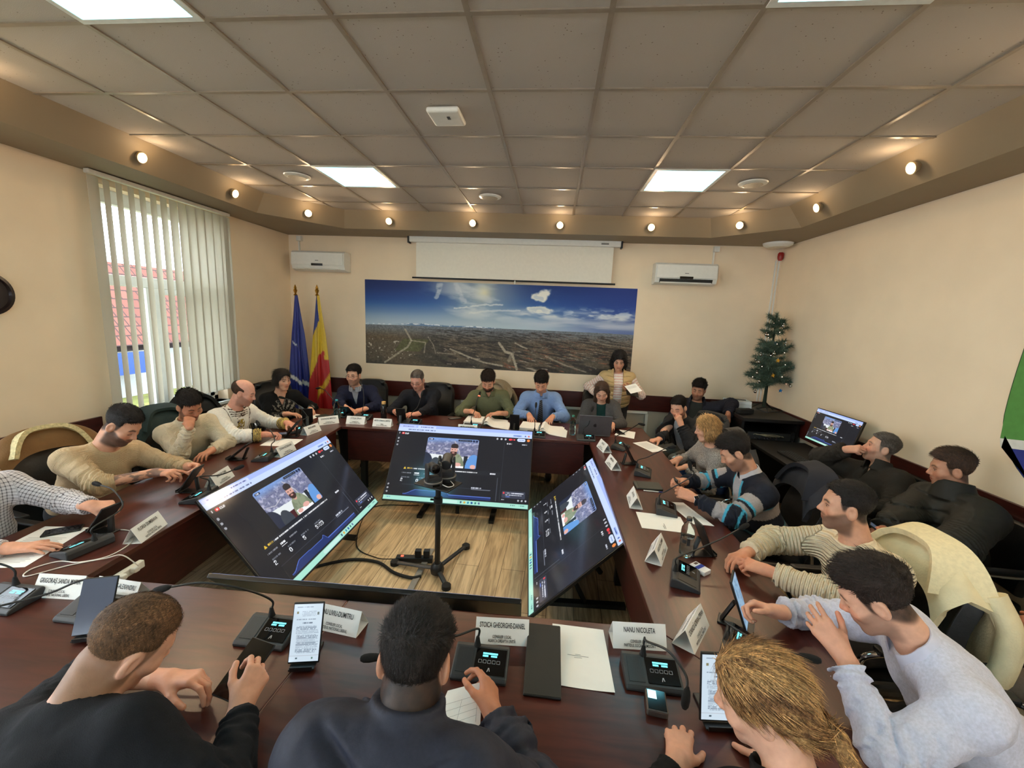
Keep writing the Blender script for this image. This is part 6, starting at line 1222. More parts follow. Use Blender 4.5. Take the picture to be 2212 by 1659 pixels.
tablet(-2.40, 4.70, 180, 50, 'tablet seen from behind, before the person in the navy sweater', 'of the navy sweater', w=.12, h=.19); tablet(-1.68, 4.53, 186, 26, 'tablet held up by the person in the black shirt', 'held by the black shirt', h=.19); tablet(-.36, 4.50, 178, 18, 'black tablet standing between the two open binders', 'between the two binders', h=.195); tablet(.80, 3.66, 100, 30, 'tablet seen edge on before the person with blond bob', 'before the blond bob')
t14 = tablet(.035, 1.21, 0, 84, 'closed dark flip cover tablet lying left of the sheet', '', m_flip, w=.13, h=.30, z=.010, stand=False); t14['label'] = 'closed tablet in a dark flip cover lying left of the white sheet'
tablet(-.955, 1.02, 168-180, 62, 'large black phone held by the person with cropped hair', '', m_gloss, w=.10, h=.175, z=.055, stand=False, name='smartphone', cat='phone')
# sheets of paper
def sheet(pts, lab, prt=None, z=TZ, name='paper_sheet', curl=.0):
    a, b_, c, d = [Vector((*p[:2], p[2] if len(p) > 2 else z+.0012)) for p in pts]; ctr = (a+b_+c+d)/4; r = thing(name, lab, 'paper', ctr, group='white paper sheets'); a, b_, c, d = a-ctr, b_-ctr, c-ctr, d-ctr
    def f(u, v): p = (a*(1-u)+b_*u)*(1-v)+(d*(1-u)+c*u)*v; return p+Vector((0, 0, curl*(4*(u-.5)**2*v)))
    b = MB(); b.sheet(f, 8, 8, .0006); b.build('page', m_paper, r)
    if prt:
        b = MB()
        for (u0, v0, u1, v1) in prt: n = 4; b.grid(lambda u, v: f(u0+(u1-u0)*u, v0+(v1-v0)*v)+Vector((0, 0, .0009)), n, n)
        b.build('print', mat('faint print', (120, 120, 124), .7), r)
    return r
LN = lambda v0, n, dv=.035, u0=.12, u1=.88: [(u0, v0+k*dv, u1-.1*((k*37) % 5)/5, v0+k*dv+.006) for k in range(n)]
sheet([(.07, 1.565), (.28, 1.560), (.285, 1.265), (.075, 1.27)], 'white sheet with a short line of print on the near table', [(.40, .50, .50, .506), (.26, .52, .64, .527), (.38, .55, .52, .556)], curl=.004); sheet([(.625, 2.47), (.63, 2.69), (.915, 2.665), (.905, 2.45)], 'white sheet behind the clear bottle at the right table', [(.1, .5, .3, .512), (.1, .53, .42, .542)]); sheet([(.885, 2.89), (1.005, 2.90), (1.10, 2.575), (.97, 2.58)], 'printed sheet under the wrist with the white watch', LN(.15, 16)); sheet([(.915, 4.33), (1.08, 4.43), (1.22, 4.15), (1.055, 4.045)], 'printed sheet before the person with fist at the chin', LN(.12, 18)); sheet([(.76, 4.59), (.86, 4.85), (1.03, 4.78), (.96, 4.49)], 'sheet beside the grey laptop under the black phone', LN(.2, 10)); sheet([(-2.62, 3.42), (-2.66, 3.65), (-2.36, 3.68), (-2.33, 3.45)], 'white sheet between the folk shirt and the left screen', [(.3, .4, .6, .41)]); sheet([(-2.93, 4.47), (-2.83, 4.66), (-2.70, 4.61), (-2.70, 4.38)], 'white sheet behind the upright tablet by the black top'); sheet([(-2.76, 1.89), (-2.52, 1.92), (-2.42, 1.56), (-2.68, 1.50)], 'printed sheet under the hand of the checked sleeve', LN(.3, 18)); sheet([(-.275, 1.155, .795), (-.165, 1.185, .815), (-.15, 1.06, .79), (-.30, .99, .775)], 'sheet with a ruled table held by the person in the quilted jacket', [(.1, .3, .9, .305), (.1, .45, .9, .455), (.1, .6, .9, .605), (.1, .75, .9, .755), (.5, .3, .505, .9), (.1, .3, .105, .9), (.9, .3, .905, .9)])
def binder(x, y, rz, lab):
    r = thing('open_binder', lab, 'binder', (x, y, TZ), rz, 'open document binders'); b = MB()
    for k in range(7): b.box((-.125+.002*math.sin(k*2), .004*math.sin(k*3.1), .004+.006*k), (.21, .29, .0055), rotm(0, 0, .015*math.sin(k*5)))
    b.build('left_pages', m_paper, r); b = MB()
    for k in range(4): b.sheet(lambda u, v, k=k: (.005+u*(.24+.02*k), (v-.5)*.29+.02*math.sin(k*2)-.05*u*(k-1), .048*math.exp(-((u-.12)/.16)**2)*(1-.15*k)+.004+.012*(1-u)*(3-k)/3), 14, 2, .003)
    b.build('right_pages', m_paper, r); b = MB(); b.box((0, 0, .002), (.50, .31, .003)); b.build('cover', mat('grey binder cover', (70, 70, 74), .5), r); b = MB()
    for sy in (-.04, .04): b.tube([(-.02, sy, .03), (-.012, sy, .055), (.005, sy, .058), (.015, sy, .04)], .0018, 6)
    b.build('rings', mat('steel ring', (160, 160, 164), .25, metal=1.), r); return r
binder(-.74, 4.75, .02, 'thick open binder read by the person in olive'); binder(-.07, 4.62, -.08, 'thick open binder read by the person with the tie')
# bottles, flask, laptop and small things
m_pet = mat('clear plastic', (235, 245, 245), .03, trans=1., var=0); m_pet.node_tree.nodes['Principled BSDF'].inputs['IOR'].default_value = 1.15
m_water = mat('water', (225, 240, 242), .0, trans=1., var=0); m_water.node_tree.nodes['Principled BSDF'].inputs['IOR'].default_value = 1.2
def bottle(x, y, lab, cap, h=.215, tint=None, label_=None, r0=.034):
    r = thing('water_bottle', lab, 'bottle', (x, y, TZ), group='clear water bottles'); p = [(0, .001), (.028, .001), (r0, .012), (r0, .05), (r0-.002, .055), (r0, .06), (r0, .09), (r0-.003, .10), (r0, .11), (r0, .135), (r0*.93, .155), (.022, .178), (.0125, .19), (.0125, .2)]; p = [(a, b*h/.215) for a, b in p]; b = MB(); b.lathe(p, n=28); b.build('shell', tint or m_pet, r, smooth=50); b = MB(); b.lathe([(max(0, a-.002), b+.002) for a, b in p[:9]]+[(0, p[8][1])], n=24); b.build('water', m_water, r, smooth=50)
    b = MB(); b.lathe([(.0, 0), (.0155, 0), (.0155, .016), (.014, .018), (0, .018)], (0, 0, h-.018), 20); b.build('cap', mat('bottle cap %d' % cap[1], cap, .4), r, smooth=40)
    if label_:
        b = MB()
        for a0, a1, z0, z1 in label_: b.grid(lambda u, v: ((r0+.0008)*math.cos(a0+(a1-a0)*u), (r0+.0008)*math.sin(a0+(a1-a0)*u), z0+(z1-z0)*v), 8, 2)
        b.build('label_print', m_ink, r)
    return r
m_teal = mat('pale teal plastic', (196, 232, 232), .04, trans=1., var=0); m_teal.node_tree.nodes['Principled BSDF'].inputs['IOR'].default_value = 1.15
bottle(-2.45, 4.49, 'water bottle with blue green cap before the navy sweater', (40, 140, 150), .235, m_teal); bottle(.285, 4.49, 'water bottle with green cap beside the laptop', (30, 110, 90), .225, m_teal); bottle(.805, 2.20, 'clear water bottle with black cap at the right table', (22, 22, 22), .225, None, [(-2.6, -2.0, .085, .105), (-1.9, -1.45, .075, .115)], .036)
r = thing('flask', 'black flask with a wooden lid on the back table', 'flask', (-1.93, 4.60, TZ)); b = MB(); b.lathe([(0, 0), (.030, 0), (.034, .006), (.034, .165), (.026, .185), (.022, .19), (0, .19)], n=26); b.build('body', m_offs, r, smooth=40); b = MB(); b.lathe([(0, 0), (.024, 0), (.024, .03), (0, .03)], (0, 0, .19), 22); b.build('lid', mat('bamboo lid', (196, 156, 96), .5, var=.15), r, smooth=40)
r = thing('laptop', 'grey laptop open with its back to the room', 'laptop', (.52, 4.62, TZ), PI+.03); m_alu = mat('space grey aluminium', (112, 108, 110), .4, metal=.6, var=.03); b = MB(); b.box((0, -.0, .008), (.355, .245, .014)); b.build('keyboard_base', m_alu, r, bevel=.005)
b = MB(); b.T = Matrix.Translation((0, .122, .014)) @ Matrix.Rotation(-.30, 4, 'X'); b.box((0, 0, .122), (.355, .007, .245)); b.build('lid', m_alu, r, bevel=.004)
b = MB(); b.T = Matrix.Translation((0, .122, .014)) @ Matrix.Rotation(-.30, 4, 'X'); b.box((0, -.0042, .122), (.335, .001, .225)); b.build('display', m_blue, r); b = MB(); b.T = Matrix.Translation((0, .122, .014)) @ Matrix.Rotation(-.30, 4, 'X')
app = [(.019*math.cos(a)*(1-.10*(abs(math.cos(a)) < .25)), .02*math.sin(a)) for a in np.linspace(0, 2*PI, 28, endpoint=False)]; app = [(x_, z_) if math.hypot(x_-(-.022), z_-.002) > .011 else (-.022+.011*(x_+.022)/max(.001, math.hypot(x_+.022, z_-.002)), .002+.011*(z_-.002)/max(.001, math.hypot(x_+.022, z_-.002))) for x_, z_ in app]
b.prism([(x_, z_+.122) for x_, z_ in app], .0032, .0041, axis='y'); b.prism([(0, .145), (-.003, .149), (-.006, .156), (-.001, .154), (.001, .15)], .0032, .0041, axis='y'); b.build('logo', mat('dark logo', (30, 28, 30), .3), r)
b = MB(); b.box((0, -.06, .0155), (.11, .07, .001)); b.build('trackpad', m_grey, r)
def phone(x, y, rz, lab, m, w=.075, l=.155, z=TZ, rot=None, h=.009):
    r = thing('smartphone', lab, 'phone', (x, y, z), rz, 'smartphones', rot); b = MB(); b.box((0, 0, h/2), (w, l, h)); b.build('body', m_case, r, bevel=.003); b = MB(); b.box((0, 0, h+.0003), (w-.005, l-.006, .0008)); b.build('screen', m, r); return r
m_greyph = mat('grey phone back', (92, 84, 80), .35)
phone(-1.13, 4.86, -.9, 'grey phone lying on the back table left of the binder', m_greyph); phone(.83, 4.70, .3, 'black phone on the sheet beside the laptop', m_gloss, z=TZ+.002); phone(-2.61, 1.86, -.9, 'black phone beside the hand on the sheet at the left table', m_gloss, z=TZ+.002); phone(-2.59, 3.66, -1.0, 'small phone in the right hand of the folk shirt', m_blue, z=.79, w=.07, l=.13); phone(2.08, 2.56, .9, 'phone held by the person in the puffer jacket', m_blue, z=.80, rot=(.5, .1, .9)); phone(.985, 2.91, 0, 'dark phone in the hands of the rugby shirt', m_gloss, z=.865, rot=(.7, 0, 1.4))
r = thing('voice_recorder', 'thick transparent cased phone showing a small lit window by the microphone', 'phone', (.415, 1.235, TZ), -.12); b = MB(); b.box((0, 0, .013), (.068, .085, .026)); b.build('body', mat('smoky case', (84, 76, 72), .2), r, bevel=.006); b = MB(); b.box((0, 0, .0265), (.058, .075, .001)); b.build('screen', m_gloss, r); b = MB(); b.box((-.013, .018, .0273), (.028, .032, .0006)); b.build('lit_window', mat('lit window', (150, 200, 220), .3, emit=.8, ergb=(.45, .72, .85)), r)
r = thing('notebook', 'dark grey green notebook beside the pen at the right table', 'notebook', (.81, 3.15, TZ), .0); b = MB(); b.box((0, 0, .008), (.20, .14, .014)); b.build('cover', mat('grey green cover', (52, 52, 46), .6), r, bevel=.003); b = MB(); b.box((-.075, 0, .0156), (.006, .142, .0012)); b.build('elastic_band', m_black, r)
r = thing('notebook', 'dark notebook behind the back left name plate', 'notebook', (-2.62, 4.53, TZ), -.5); b = MB(); b.box((0, 0, .007), (.2, .13, .013)); b.build('cover', mat('dark green cover', (36, 44, 42), .6), r, bevel=.003)
r = thing('pen', 'white pen with a blue end beside the dark notebook', 'pen', (.83, 3.055, TZ+.0045), -.05); b = MB(); b.cyl((-.07, 0, 0), (.04, 0, 0), .0042, n=10); b.build('barrel', m_white, r, smooth=40); b = MB(); b.cyl((.04, 0, 0), (.072, 0, 0), .0045, n=10); b.build('cap', mat('blue plastic', (40, 44, 120), .4), r, smooth=40)
r = thing('cigarette_pack', 'white and blue cigarette pack at the right table', 'cigarette pack', (.835, 2.06, TZ), .65); b = MB(); b.box((0, 0, .0115), (.056, .088, .022)); b.build('box', mat('white card', (226, 226, 230), .35), r, bevel=.002); b = MB(); b.box((0, .002, .0229), (.0565, .022, .0006)); b.box((.0281, .002, .0115), (.0006, .022, .02)); b.build('blue_band', mat('blue print', (30, 56, 150), .35), r); b = MB(); b.box((.008, .030, .0229), (.024, .014, .0006)); b.build('picture', mat('brown print', (90, 70, 60), .5), r)
# white charging cable and the socket block
def rope(pts, rad, name, m, lab, cat, group=None):
    S_ = spline(pts, 10); c = S_[len(S_)//2].copy(); b = MB(); b.tube([p-c for p in S_], rad, 8); return tag(b.build(name, m, None, smooth=60, loc=c), lab, cat, group)
z = TZ+.003
rope([(-2.02, 1.73, .69), (-2.07, 1.70, .762), (-2.13, 1.67, .757), (-2.24, 1.60, z), (-2.33, 1.50, z), (-2.37, 1.55, z), (-2.32, 1.62, z), (-2.22, 1.63, z), (-2.14, 1.70, z), (-2.16, 1.83, z), (-2.27, 1.92, z), (-2.40, 1.91, z), (-2.46, 1.87, z)], .0028, 'charging_cable', mat('white cable', (226, 220, 212), .45), 'white charging cable looped on the left table', 'cable')
r = thing('power_strip', 'white socket strip with plugs in the gap at the left table edge', 'power strip', (-2.058, 1.70, .668), .03); b = MB(); b.box((0, 0, 0), (.028, .17, .04)); b.build('body', m_white, r, bevel=.005)
for k in (-.045, .02): b = MB(); b.box((.026, k, .008), (.032, .03, .028)); b.build('plug', m_white, r, bevel=.007)
b = MB(); b.box((.0, -.115, .0), (.012, .07, .02)); b.build('bracket', m_white, r)
# ------------------------------------------------------------------ chairs and draped coats
m_leath = mat('black leather', (20, 20, 22), .42, var=.1, scale=8, bump=.12, bscale=60); m_chrome = mat('chrome', (210, 210, 214), .08, metal=1., var=0); m_fabr = mat('dark grey chair fabric', (62, 60, 60), .9, var=.15, bump=.3)
PR = {}
def office_chair(x, y, yaw, lab, kind='leather', top=1.10, z=0.):
    """yaw: direction the sitter faces"""
    key = (kind, top)
    if key in PR: r = dup(PR[key], lab)
    else:
        m = m_leath if kind == 'leather' else m_fabr; r = thing('office_chair', lab, 'chair', group='chairs round the table')
        b = MB(); b.box((0, 0, .415), (.50, .48, .09)); b.build('seat', m, r, bevel=.035, seg=4); h = top-.50; b = MB()
        def f(u, v): s = abs(2*u-1); w_ = .25*(1-.10*v)*(1-.28*max(0, v-.78)/.22*s**3); return ((u-.5)*2*w_, .235+.10*v-.055*(1-s*s)*0+.045*s*s*-1+.012*math.sin(v*PI*3), .46+h*v-(.05*s**4 if v > .9 else 0))
        b.sheet(f, 14, 16, .075); b.build('backrest', m, r, bevel=.02, smooth=70)
        for s in (-1, 1):
            b = MB(); b.tube(spline([(s*.27, .20, .44), (s*.30, .16, .60), (s*.30, .06, .655), (s*.30, -.14, .65), (s*.29, -.20, .60), (s*.26, -.12, .44)], 6), .014, 8); b.build('arm_frame', m_chrome, r, smooth=60); b = MB(); b.box((s*.30, -.03, .668), (.055, .24, .028)); b.build('arm_pad', m, r, bevel=.012, seg=3)
        b = MB(); b.cyl((0, 0, .08), (0, 0, .38), .028); b.build('gas_column', m_black, r, smooth=40); b = MB()
        for k in range(5): a = k*2*PI/5+.3; b.tube([(0, 0, .10), (.27*math.cos(a), .27*math.sin(a), .07)], [.024, .016], 8)
        b.build('star_base', m_chrome, r, smooth=50)
        for k in range(5): a = k*2*PI/5+.3; b = MB(); b.cyl((.27*math.cos(a)-.02*math.sin(a), .27*math.sin(a)+.02*math.cos(a), .028), (.27*math.cos(a)+.02*math.sin(a), .27*math.sin(a)-.02*math.cos(a), .028), .028, n=14); b.build('caster', m_rubber, r, smooth=40)
        PR[key] = r
    r.location = (x, y, z); r.rotation_euler = (0, 0, math.radians(yaw)); return r
def visitor_chair(x, y, yaw, lab):
    if 'v' in PR: r = dup(PR['v'], lab)
    else:
        r = thing('visitor_chair', lab, 'chair', group='visitor chairs by the right wall'); b = MB(); b.box((0, 0, .425), (.48, .46, .07)); b.build('seat', m_leath, r, bevel=.025, seg=3); b = MB(); b.sheet(lambda u, v: ((u-.5)*.46, .23+.07*v-.03*(2*u-1)**2, .50+.40*v), 10, 8, .05); b.build('backrest', m_leath, r, bevel=.015, smooth=60)
        for s in (-1, 1):
            b = MB(); b.tube(spline([(s*.25, .26, .80), (s*.265, .20, .66), (s*.265, -.18, .655), (s*.265, -.24, .60), (s*.26, -.23, .10), (s*.26, -.18, .016), (s*.26, .22, .016)], 7), .0125, 10); b.build('tube_frame', m_chrome, r, smooth=60); b = MB(); b.tube(spline([(s*.265, .17, .675), (s*.265, .0, .677), (s*.265, -.17, .672)], 4), .021, 10); b.build('arm_pad', m_leath, r, smooth=60)
        PR['v'] = r
    r.location = (x, y, 0); r.rotation_euler = (0, 0, math.radians(yaw)); return r
office_chair(-3.14, 1.73, 85, 'black chair of the person in the checked shirt'); office_chair(-3.25, 2.40, 78, 'black chair behind the beige sweater with a shearling coat on it'); office_chair(-3.28, 3.28, 72, 'chair under the green jacket behind the cream sweater', top=1.02); office_chair(-3.28, 3.70, 84, 'black chair behind the person in the folk shirt', top=1.06); office_chair(-3.36, 4.77, 48, 'black chair behind the person in the black top')
office_chair(-2.53, 5.40, 8, 'black chair behind the navy sweater', top=1.08); office_chair(-1.60, 5.42, -4, 'black chair behind the person in the black shirt', top=1.08); office_chair(-.75, 5.42, 2, 'chair under the beige jacket behind the person in olive', top=1.06); office_chair(-.09, 5.44, 0, 'black chair behind the person with the tie', top=1.06); office_chair(.69, 5.42, -4, 'tall black chair behind the grey blazer', top=1.20)
office_chair(1.76, 5.01, -58, 'grey chair behind the person with fist at the chin', 'fabric', 1.0); office_chair(1.92, 5.64, -15, 'chair under the person lounging by the back wall', top=.95); office_chair(1.50, 3.97, -92, 'chair behind the blond bob with a grey coat on it', top=1.0); office_chair(1.60, 2.94, -95, 'chair behind the rugby shirt with a navy coat on it', top=1.02); office_chair(1.60, 2.02, -88, 'chair of the person in the ribbed sweater with a cream coat on it', top=1.02); office_chair(1.68, 1.26, -102, 'chair of the person in the lavender shirt', top=.92)
office_chair(-1.06, .30, 172, 'chair of the person with cropped hair, below the frame', top=.9); office_chair(-.33, .36, 180, 'chair of the person in the quilted jacket, below the frame', top=.9); office_chair(.60, .36, 190, 'chair of the person with the ponytail, below the frame', top=.9)
visitor_chair(2.64, 3.44, -88, 'chrome armed visitor chair under the person with hand at mouth'); visitor_chair(2.63, 2.72, -90, 'chrome armed visitor chair under the puffer jacket'); visitor_chair(2.62, 1.80, -88, 'chrome armed visitor chair under the grey trousers at the right edge')
def coat(x, y, yaw, lab, rgb, top=1.03, drop=.50, collar=None, wide=.29, flat=0., front=.10, arms=True, rough=.85):
    r = thing('coat', lab, 'coat', (x, y, 0), math.radians(yaw), 'coats hung over chair backs'); m = mat('coat cloth %d %d' % (rgb[0], rgb[2]), rgb, rough, var=.06, scale=14, bump=.2, bscale=120); b = MB()
    prof = [(.17, top-front), (.19, top-.02), (.25, top+.035), (.335, top-.01), (.375, top-.12), (.38, top-drop*.6), (.385, top-drop)]
    def f(u, v):
        k = v*6; i = min(5, int(k)); t = k-i; p = [prof[i][j]+(prof[i+1][j]-prof[i][j])*t for j in (0, 1)]; s = 2*u-1; w_ = wide*(.80+.25*v); n = .018*math.sin(u*17+v*5)*v+.012*math.sin(u*31+3*v)*v
        return (s*w_, p[0]+.05*(-s*s)+n+.02*v, p[1]-.10*s*s*s*s*(1-.3*v)-.03*s*s)
    b.sheet(f, 26, 24, .03); b.build('body', m, r, smooth=80)
    if arms:
        for s in (-1, 1): b = MB(); b.tube(spline([(s*wide*.80, .33, top-.06), (s*wide*1.02, .36, top-.20), (s*wide*1.05, .34, top-.40), (s*wide*.98, .30, top-.55)], 6), [.055]*7+[.06]*6+[.055]*6, 12, flat=.7); b.build('sleeve', m, r, smooth=80)
    b = MB(); cm = mat('coat collar %d' % (collar or rgb)[0], collar or rgb, .95, var=.2 if collar else .06, scale=60, bump=.6 if collar else .15, bscale=200)
    b.sheet(lambda u, v: ((u-.5)*2*wide*(.62+.30*abs(2*u-1)*v), .22+.12*v-.09*(2*u-1)**2*(1-v)-.02, top+.055-.085*v*(0 if not flat else 1)-.16*(2*u-1)**4+.025*v), 22, 5, .028); b.build('collar', cm, r, smooth=80); return r
coat(-3.25, 2.40, 78, 'brown suede coat with cream shearling collar on a chair at the left', (120, 84, 44), 1.08, .55, (206, 188, 140), .31, 1); coat(-3.28, 3.28, 72, 'dark green jacket on the chair behind the cream sweater', (34, 50, 48), 1.00, .5, None, .28); coat(-3.28, 3.70, 84, 'black coat on the chair behind the folk shirt', (20, 20, 22), 1.05, .4, None, .26, arms=False); coat(-.75, 5.40, 2, 'beige jacket on the chair behind the person in olive', (150, 132, 106), 1.05, .5, None, .28); coat(1.50, 3.97, -92, 'dark grey coat on the chair behind the blond bob', (62, 60, 60), .98, .5, None, .24); coat(1.60, 2.94, -95, 'dark navy coat on the chair behind the rugby shirt', (26, 27, 36), 1.01, .6, None, .31); coat(1.60, 2.02, -88, 'cream coat on the chair behind the ribbed sweater', (222, 206, 166), .99, .6, None, .30, rough=.7)
# ------------------------------------------------------------------ camera stand in the middle of the ring
r = thing('camera_stand', 'black floor stand with a small tray in the middle of the ring', 'camera stand', (-.79, 2.89, 0)); b = MB(); b.lathe([(0, 0), (.05, .02), (.055, .05), (.045, .08), (.03, .10), (0, .10)], n=24); b.build('hub', m_blk2, r, smooth=40)
for ax, ay in ((.14, .39), (.11, -.15), (-.36, .07)):
    b = MB(); b.tube([(ax*.1, ay*.1, .05), (ax, ay, .022)], .02, 8, flat=.6); b.build('leg', m_blk2, r); b = MB(); b.lathe([(0, 0), (.035, 0), (.035, .03), (.02, .042), (0, .042)], (ax*1.03, ay*1.03, 0), 18); b.build('foot', m_rubber, r, smooth=40)
b = MB(); b.cyl((0, 0, .09), (0, 0, .74), .021); b.build('pole', m_blk2, r, smooth=40); b = MB(); b.lathe([(.021, -.03), (.034, -.02), (.034, .02), (.021, .03)], (0, 0, .62), 16); b.box((-.04, 0, .62), (.04, .012, .012)); b.build('clamp', m_blk2, r, smooth=40)
b = MB(); b.box((.0, 0, .752), (.30, .20, .012), rotm(0, 0, -.35)); b.box((.0, 0, .737), (.08, .08, .02)); b.build('tray', m_black, r, bevel=.003)
def ptz(x, y, yaw, lab, tilt, s=1.):
    r = thing('pan_tilt_camera', lab, 'camera', (x, y, .7585), math.radians(yaw), 'pan tilt cameras on the stand'); m = mat('dark grey camera shell', (46, 46, 48), .4); b = MB(); b.lathe([(0, 0), (.062*s, 0), (.064*s, .006), (.064*s, .03*s), (.058*s, .036*s), (.05*s, .04*s), (0, .04*s)], n=32); b.build('base', m, r, smooth=35); b = MB(); b.lathe([(.0645*s, .03*s), (.0655*s, .033*s), (.0635*s, .036*s)], n=32); b.build('base_trim', mat('grey trim', (120, 116, 112), .35), r, smooth=35)
    for k in (-1, 1): b = MB(); b.box((k*.046*s, 0, .085*s), (.016*s, .062*s, .10*s)); b.cyl((k*.038*s, 0, .135*s), (k*.054*s, 0, .135*s), .031*s); b.build('yoke_arm', m, r, bevel=.004)
    b = MB(); b.box((0, 0, .05*s), (.09*s, .07*s, .03*s)); b.build('yoke_base', m, r, bevel=.004); T = Matrix.Translation((0, 0, .128*s)) @ Matrix.Rotation(tilt, 4, 'X'); b = MB(); b.T = T; b.prism([(-.036*s+.0*i, .0) for i in range(0)] or [(.036*s*math.cos(a), .036*s*math.sin(a)) for a in np.linspace(0, 2*PI, 24, endpoint=False)], -.055*s, .045*s, axis='y'); b.build('head', m, r, smooth=35, bevel=.004); b = MB(); b.T = T; R90 = rotm(PI/2); b.lathe([(0, 0), (.027*s, 0), (.029*s, .004), (.0, .006)], (0, -.054*s, 0), 22, R90); b.build('lens', m_gloss, r, smooth=35); b = MB(); b.box((0, -.064*s, .018*s), (.05*s, .003, .012)); b.build('indicator_window', m_gloss, r); return r
ptz(-.815, 2.84, 35, 'nearer of the two cameras on the stand, lens to the right', -.15, 1.05); ptz(-.745, 2.955, 185, 'farther of the two cameras on the stand, lens to the back', -.25, 1.15)
rope([(-.74, 2.82, .775), (-.69, 2.80, .77), (-.66, 2.84, .77), (-.70, 2.90, .775)], .003, 'camera_cable', mat('white cable', (226, 220, 212), .45), 'short white cable on the camera tray', 'cable')
rope([(-1.85, 2.72, .008), (-1.73, 2.83, .012), (-1.52, 2.95, .014), (-1.30, 2.95, .014), (-1.12, 2.84, .014), (-.97, 2.80, .014), (-.90, 2.83, .014)], .012, 'cable_bundle', m_rubber, 'thick black cable bundle on the floor', 'cable'); rope([(-1.16, 2.99, .03), (-1.35, 3.02, .008), (-1.6, 3.2, .006), (-1.75, 3.86, .006), (-1.3, 4.0, .006)], .004, 'thin_cable', m_rubber, 'thin black cable running from the power strip to the back screen', 'cable')
rope([(.10, 3.95, .006), (-.06, 3.75, .006), (-.04, 3.5, .006), (.05, 3.3, .006)], .006, 'floor_cable', m_rubber, 'black cable on the floor by the right screen', 'cable')
r = thing('floor_power_strip', 'black power strip with red switch at the foot of the camera stand', 'power strip', (-1.02, 3.03, 0), .12); b = MB(); b.box((0, 0, .022), (.30, .055, .044)); b.build('body', m_blk2, r, bevel=.006); b = MB(); b.box((-.10, 0, .046), (.022, .016, .006)); b.build('switch', mat('red lit switch', (200, 50, 30), .3, emit=.9, ergb=(1, .15, .08)), r)
for k in (.03, .10): b = MB(); b.box((k, 0, .075), (.05, .045, .06)); b.build('adapter', m_blk2, r, bevel=.005)
bx('floor_cable_cover', 'grey half round cable cover on the floor under the stand', 'cable cover', (-.955, 2.45, 0), (-.905, 3.22, .014), mat('grey cable cover', (128, 124, 118), .6), .006)
# ------------------------------------------------------------------ corner: cabinet, amplifiers, tree, desk
m_cab = mat('black cabinet board', (16, 15, 16), .5, var=.15)
r = thing('equipment_cabinet', 'black equipment cabinet in the back right corner', 'cabinet', (2.62, 5.46, 0)); b = MB(); b.box((0, 0, .945), (.68, 1.04, .04)); b.build('top', m_cab, r, bevel=.004)
for nm, c, d in (('side_panel', (-.31, .02, .46), (.03, .96, .92)), ('side_panel', (.31, .02, .46), (.03, .96, .92)), ('back_panel', (0, .49, .46), (.58, .02, .92)), ('floor_panel', (0, .02, .06), (.58, .94, .03)), ('shelf', (0, .02, .56), (.58, .94, .02))):
    b = MB(); b.box(c, d); b.build(nm, m_cab, r)
def rack(name, lab, z, h, fill):
    q = thing(name, lab, 'amplifier', (2.62, 5.02, z), group='rack units in the black cabinet'); b = MB(); b.box((0, .16, h/2), (.46, .34, h)); b.build('case', m_blk2, q, bevel=.003); b = MB(); b.box((0, -.014, h/2), (.48, .008, h*.96)); b.build('front_panel', m_grey if fill else m_black, q); return q
q = rack('audio_mixer', 'rack unit with bundled pale cables in the black cabinet', .70, .09, 1); b = MB()
for k in range(5): b.tube(spline([(-.18+.03*k, -.02, .06), (-.16+.05*k, -.05, .075-.01*(k % 2)), (-.06+.05*k, -.055, .055), (.02+.03*k, -.03, .035+.006*k)], 6), .0035, 6)
b.build('patch_cables', mat('pale cable', (150, 138, 110), .5), q, smooth=60); 
for k in range(8): b = MB(); b.lathe([(0, 0), (.006, 0), (.006, .01), (0, .012)], (-.16+.035*k, -.018, .02), 10, rotm(PI/2)); b.build('knob', m_chrome, q, smooth=40)
q = rack('power_amplifier', 'rack unit with blue displays in the black cabinet', .60, .095, 0); m_bled = mat('blue display', (30, 50, 160), .3, emit=1.6, ergb=(.10, .16, 1.)); b = MB(); b.box((.0, -.019, .07), (.05, .003, .036)); b.build('display', m_bled, q); b = MB(); b.box((-.12, -.019, .025), (.09, .003, .016)); b.build('status_display', m_bled, q); b = MB(); b.box((.0, -.019, .025), (.024, .004, .024), rotm(0, PI/4)); b.build('navigation_key', m_icon, q); b = MB(); b.box((-.2, -.019, .075), (.007, .004, .007)); b.build('red_light', mat('red light', (220, 50, 40), .3, emit=2., ergb=(1, .1, .06)), q)
for k in range(3): b = MB(); b.lathe([(0, 0), (.007, 0), (.007, .008), (0, .01)], (.1+.04*k, -.018, .03), 10, rotm(PI/2)); b.build('knob', m_chrome, q, smooth=40)
q = thing('box_speaker', 'small black speaker box in the cabinet beside the rack units', 'speaker', (2.885, 5.0, .575), group='rack units in the black cabinet'); b = MB(); b.box((0, .1, .115), (.045, .2, .23)); b.build('cabinet_box', m_blk2, q, bevel=.003); b = MB(); b.lathe([(0, 0), (.018, 0), (.02, .004), (0, .003)], (0, -.001, .18), 16, rotm(PI/2)); b.build('cone', m_grey, q, smooth=40)
for k in range(4): b = MB(); b.box((0, -.002, .03+.03*k), (.01, .003, .008)); b.build('light', m_icon, q)
for k, (w_, l_, dz) in enumerate(((.30, .22, .045), (.29, .215, .04))):
    q = thing('paper_pack', ('lower' if k == 0 else 'upper')+' white paper pack stacked on the black cabinet', 'paper', (2.50, 5.66, .9665+.046*k), -.12+.05*k, 'paper packs on the cabinet'); b = MB(); b.box((0, 0, dz/2), (w_, l_, dz)); b.build('wrapper', m_paper, q, bevel=.003)
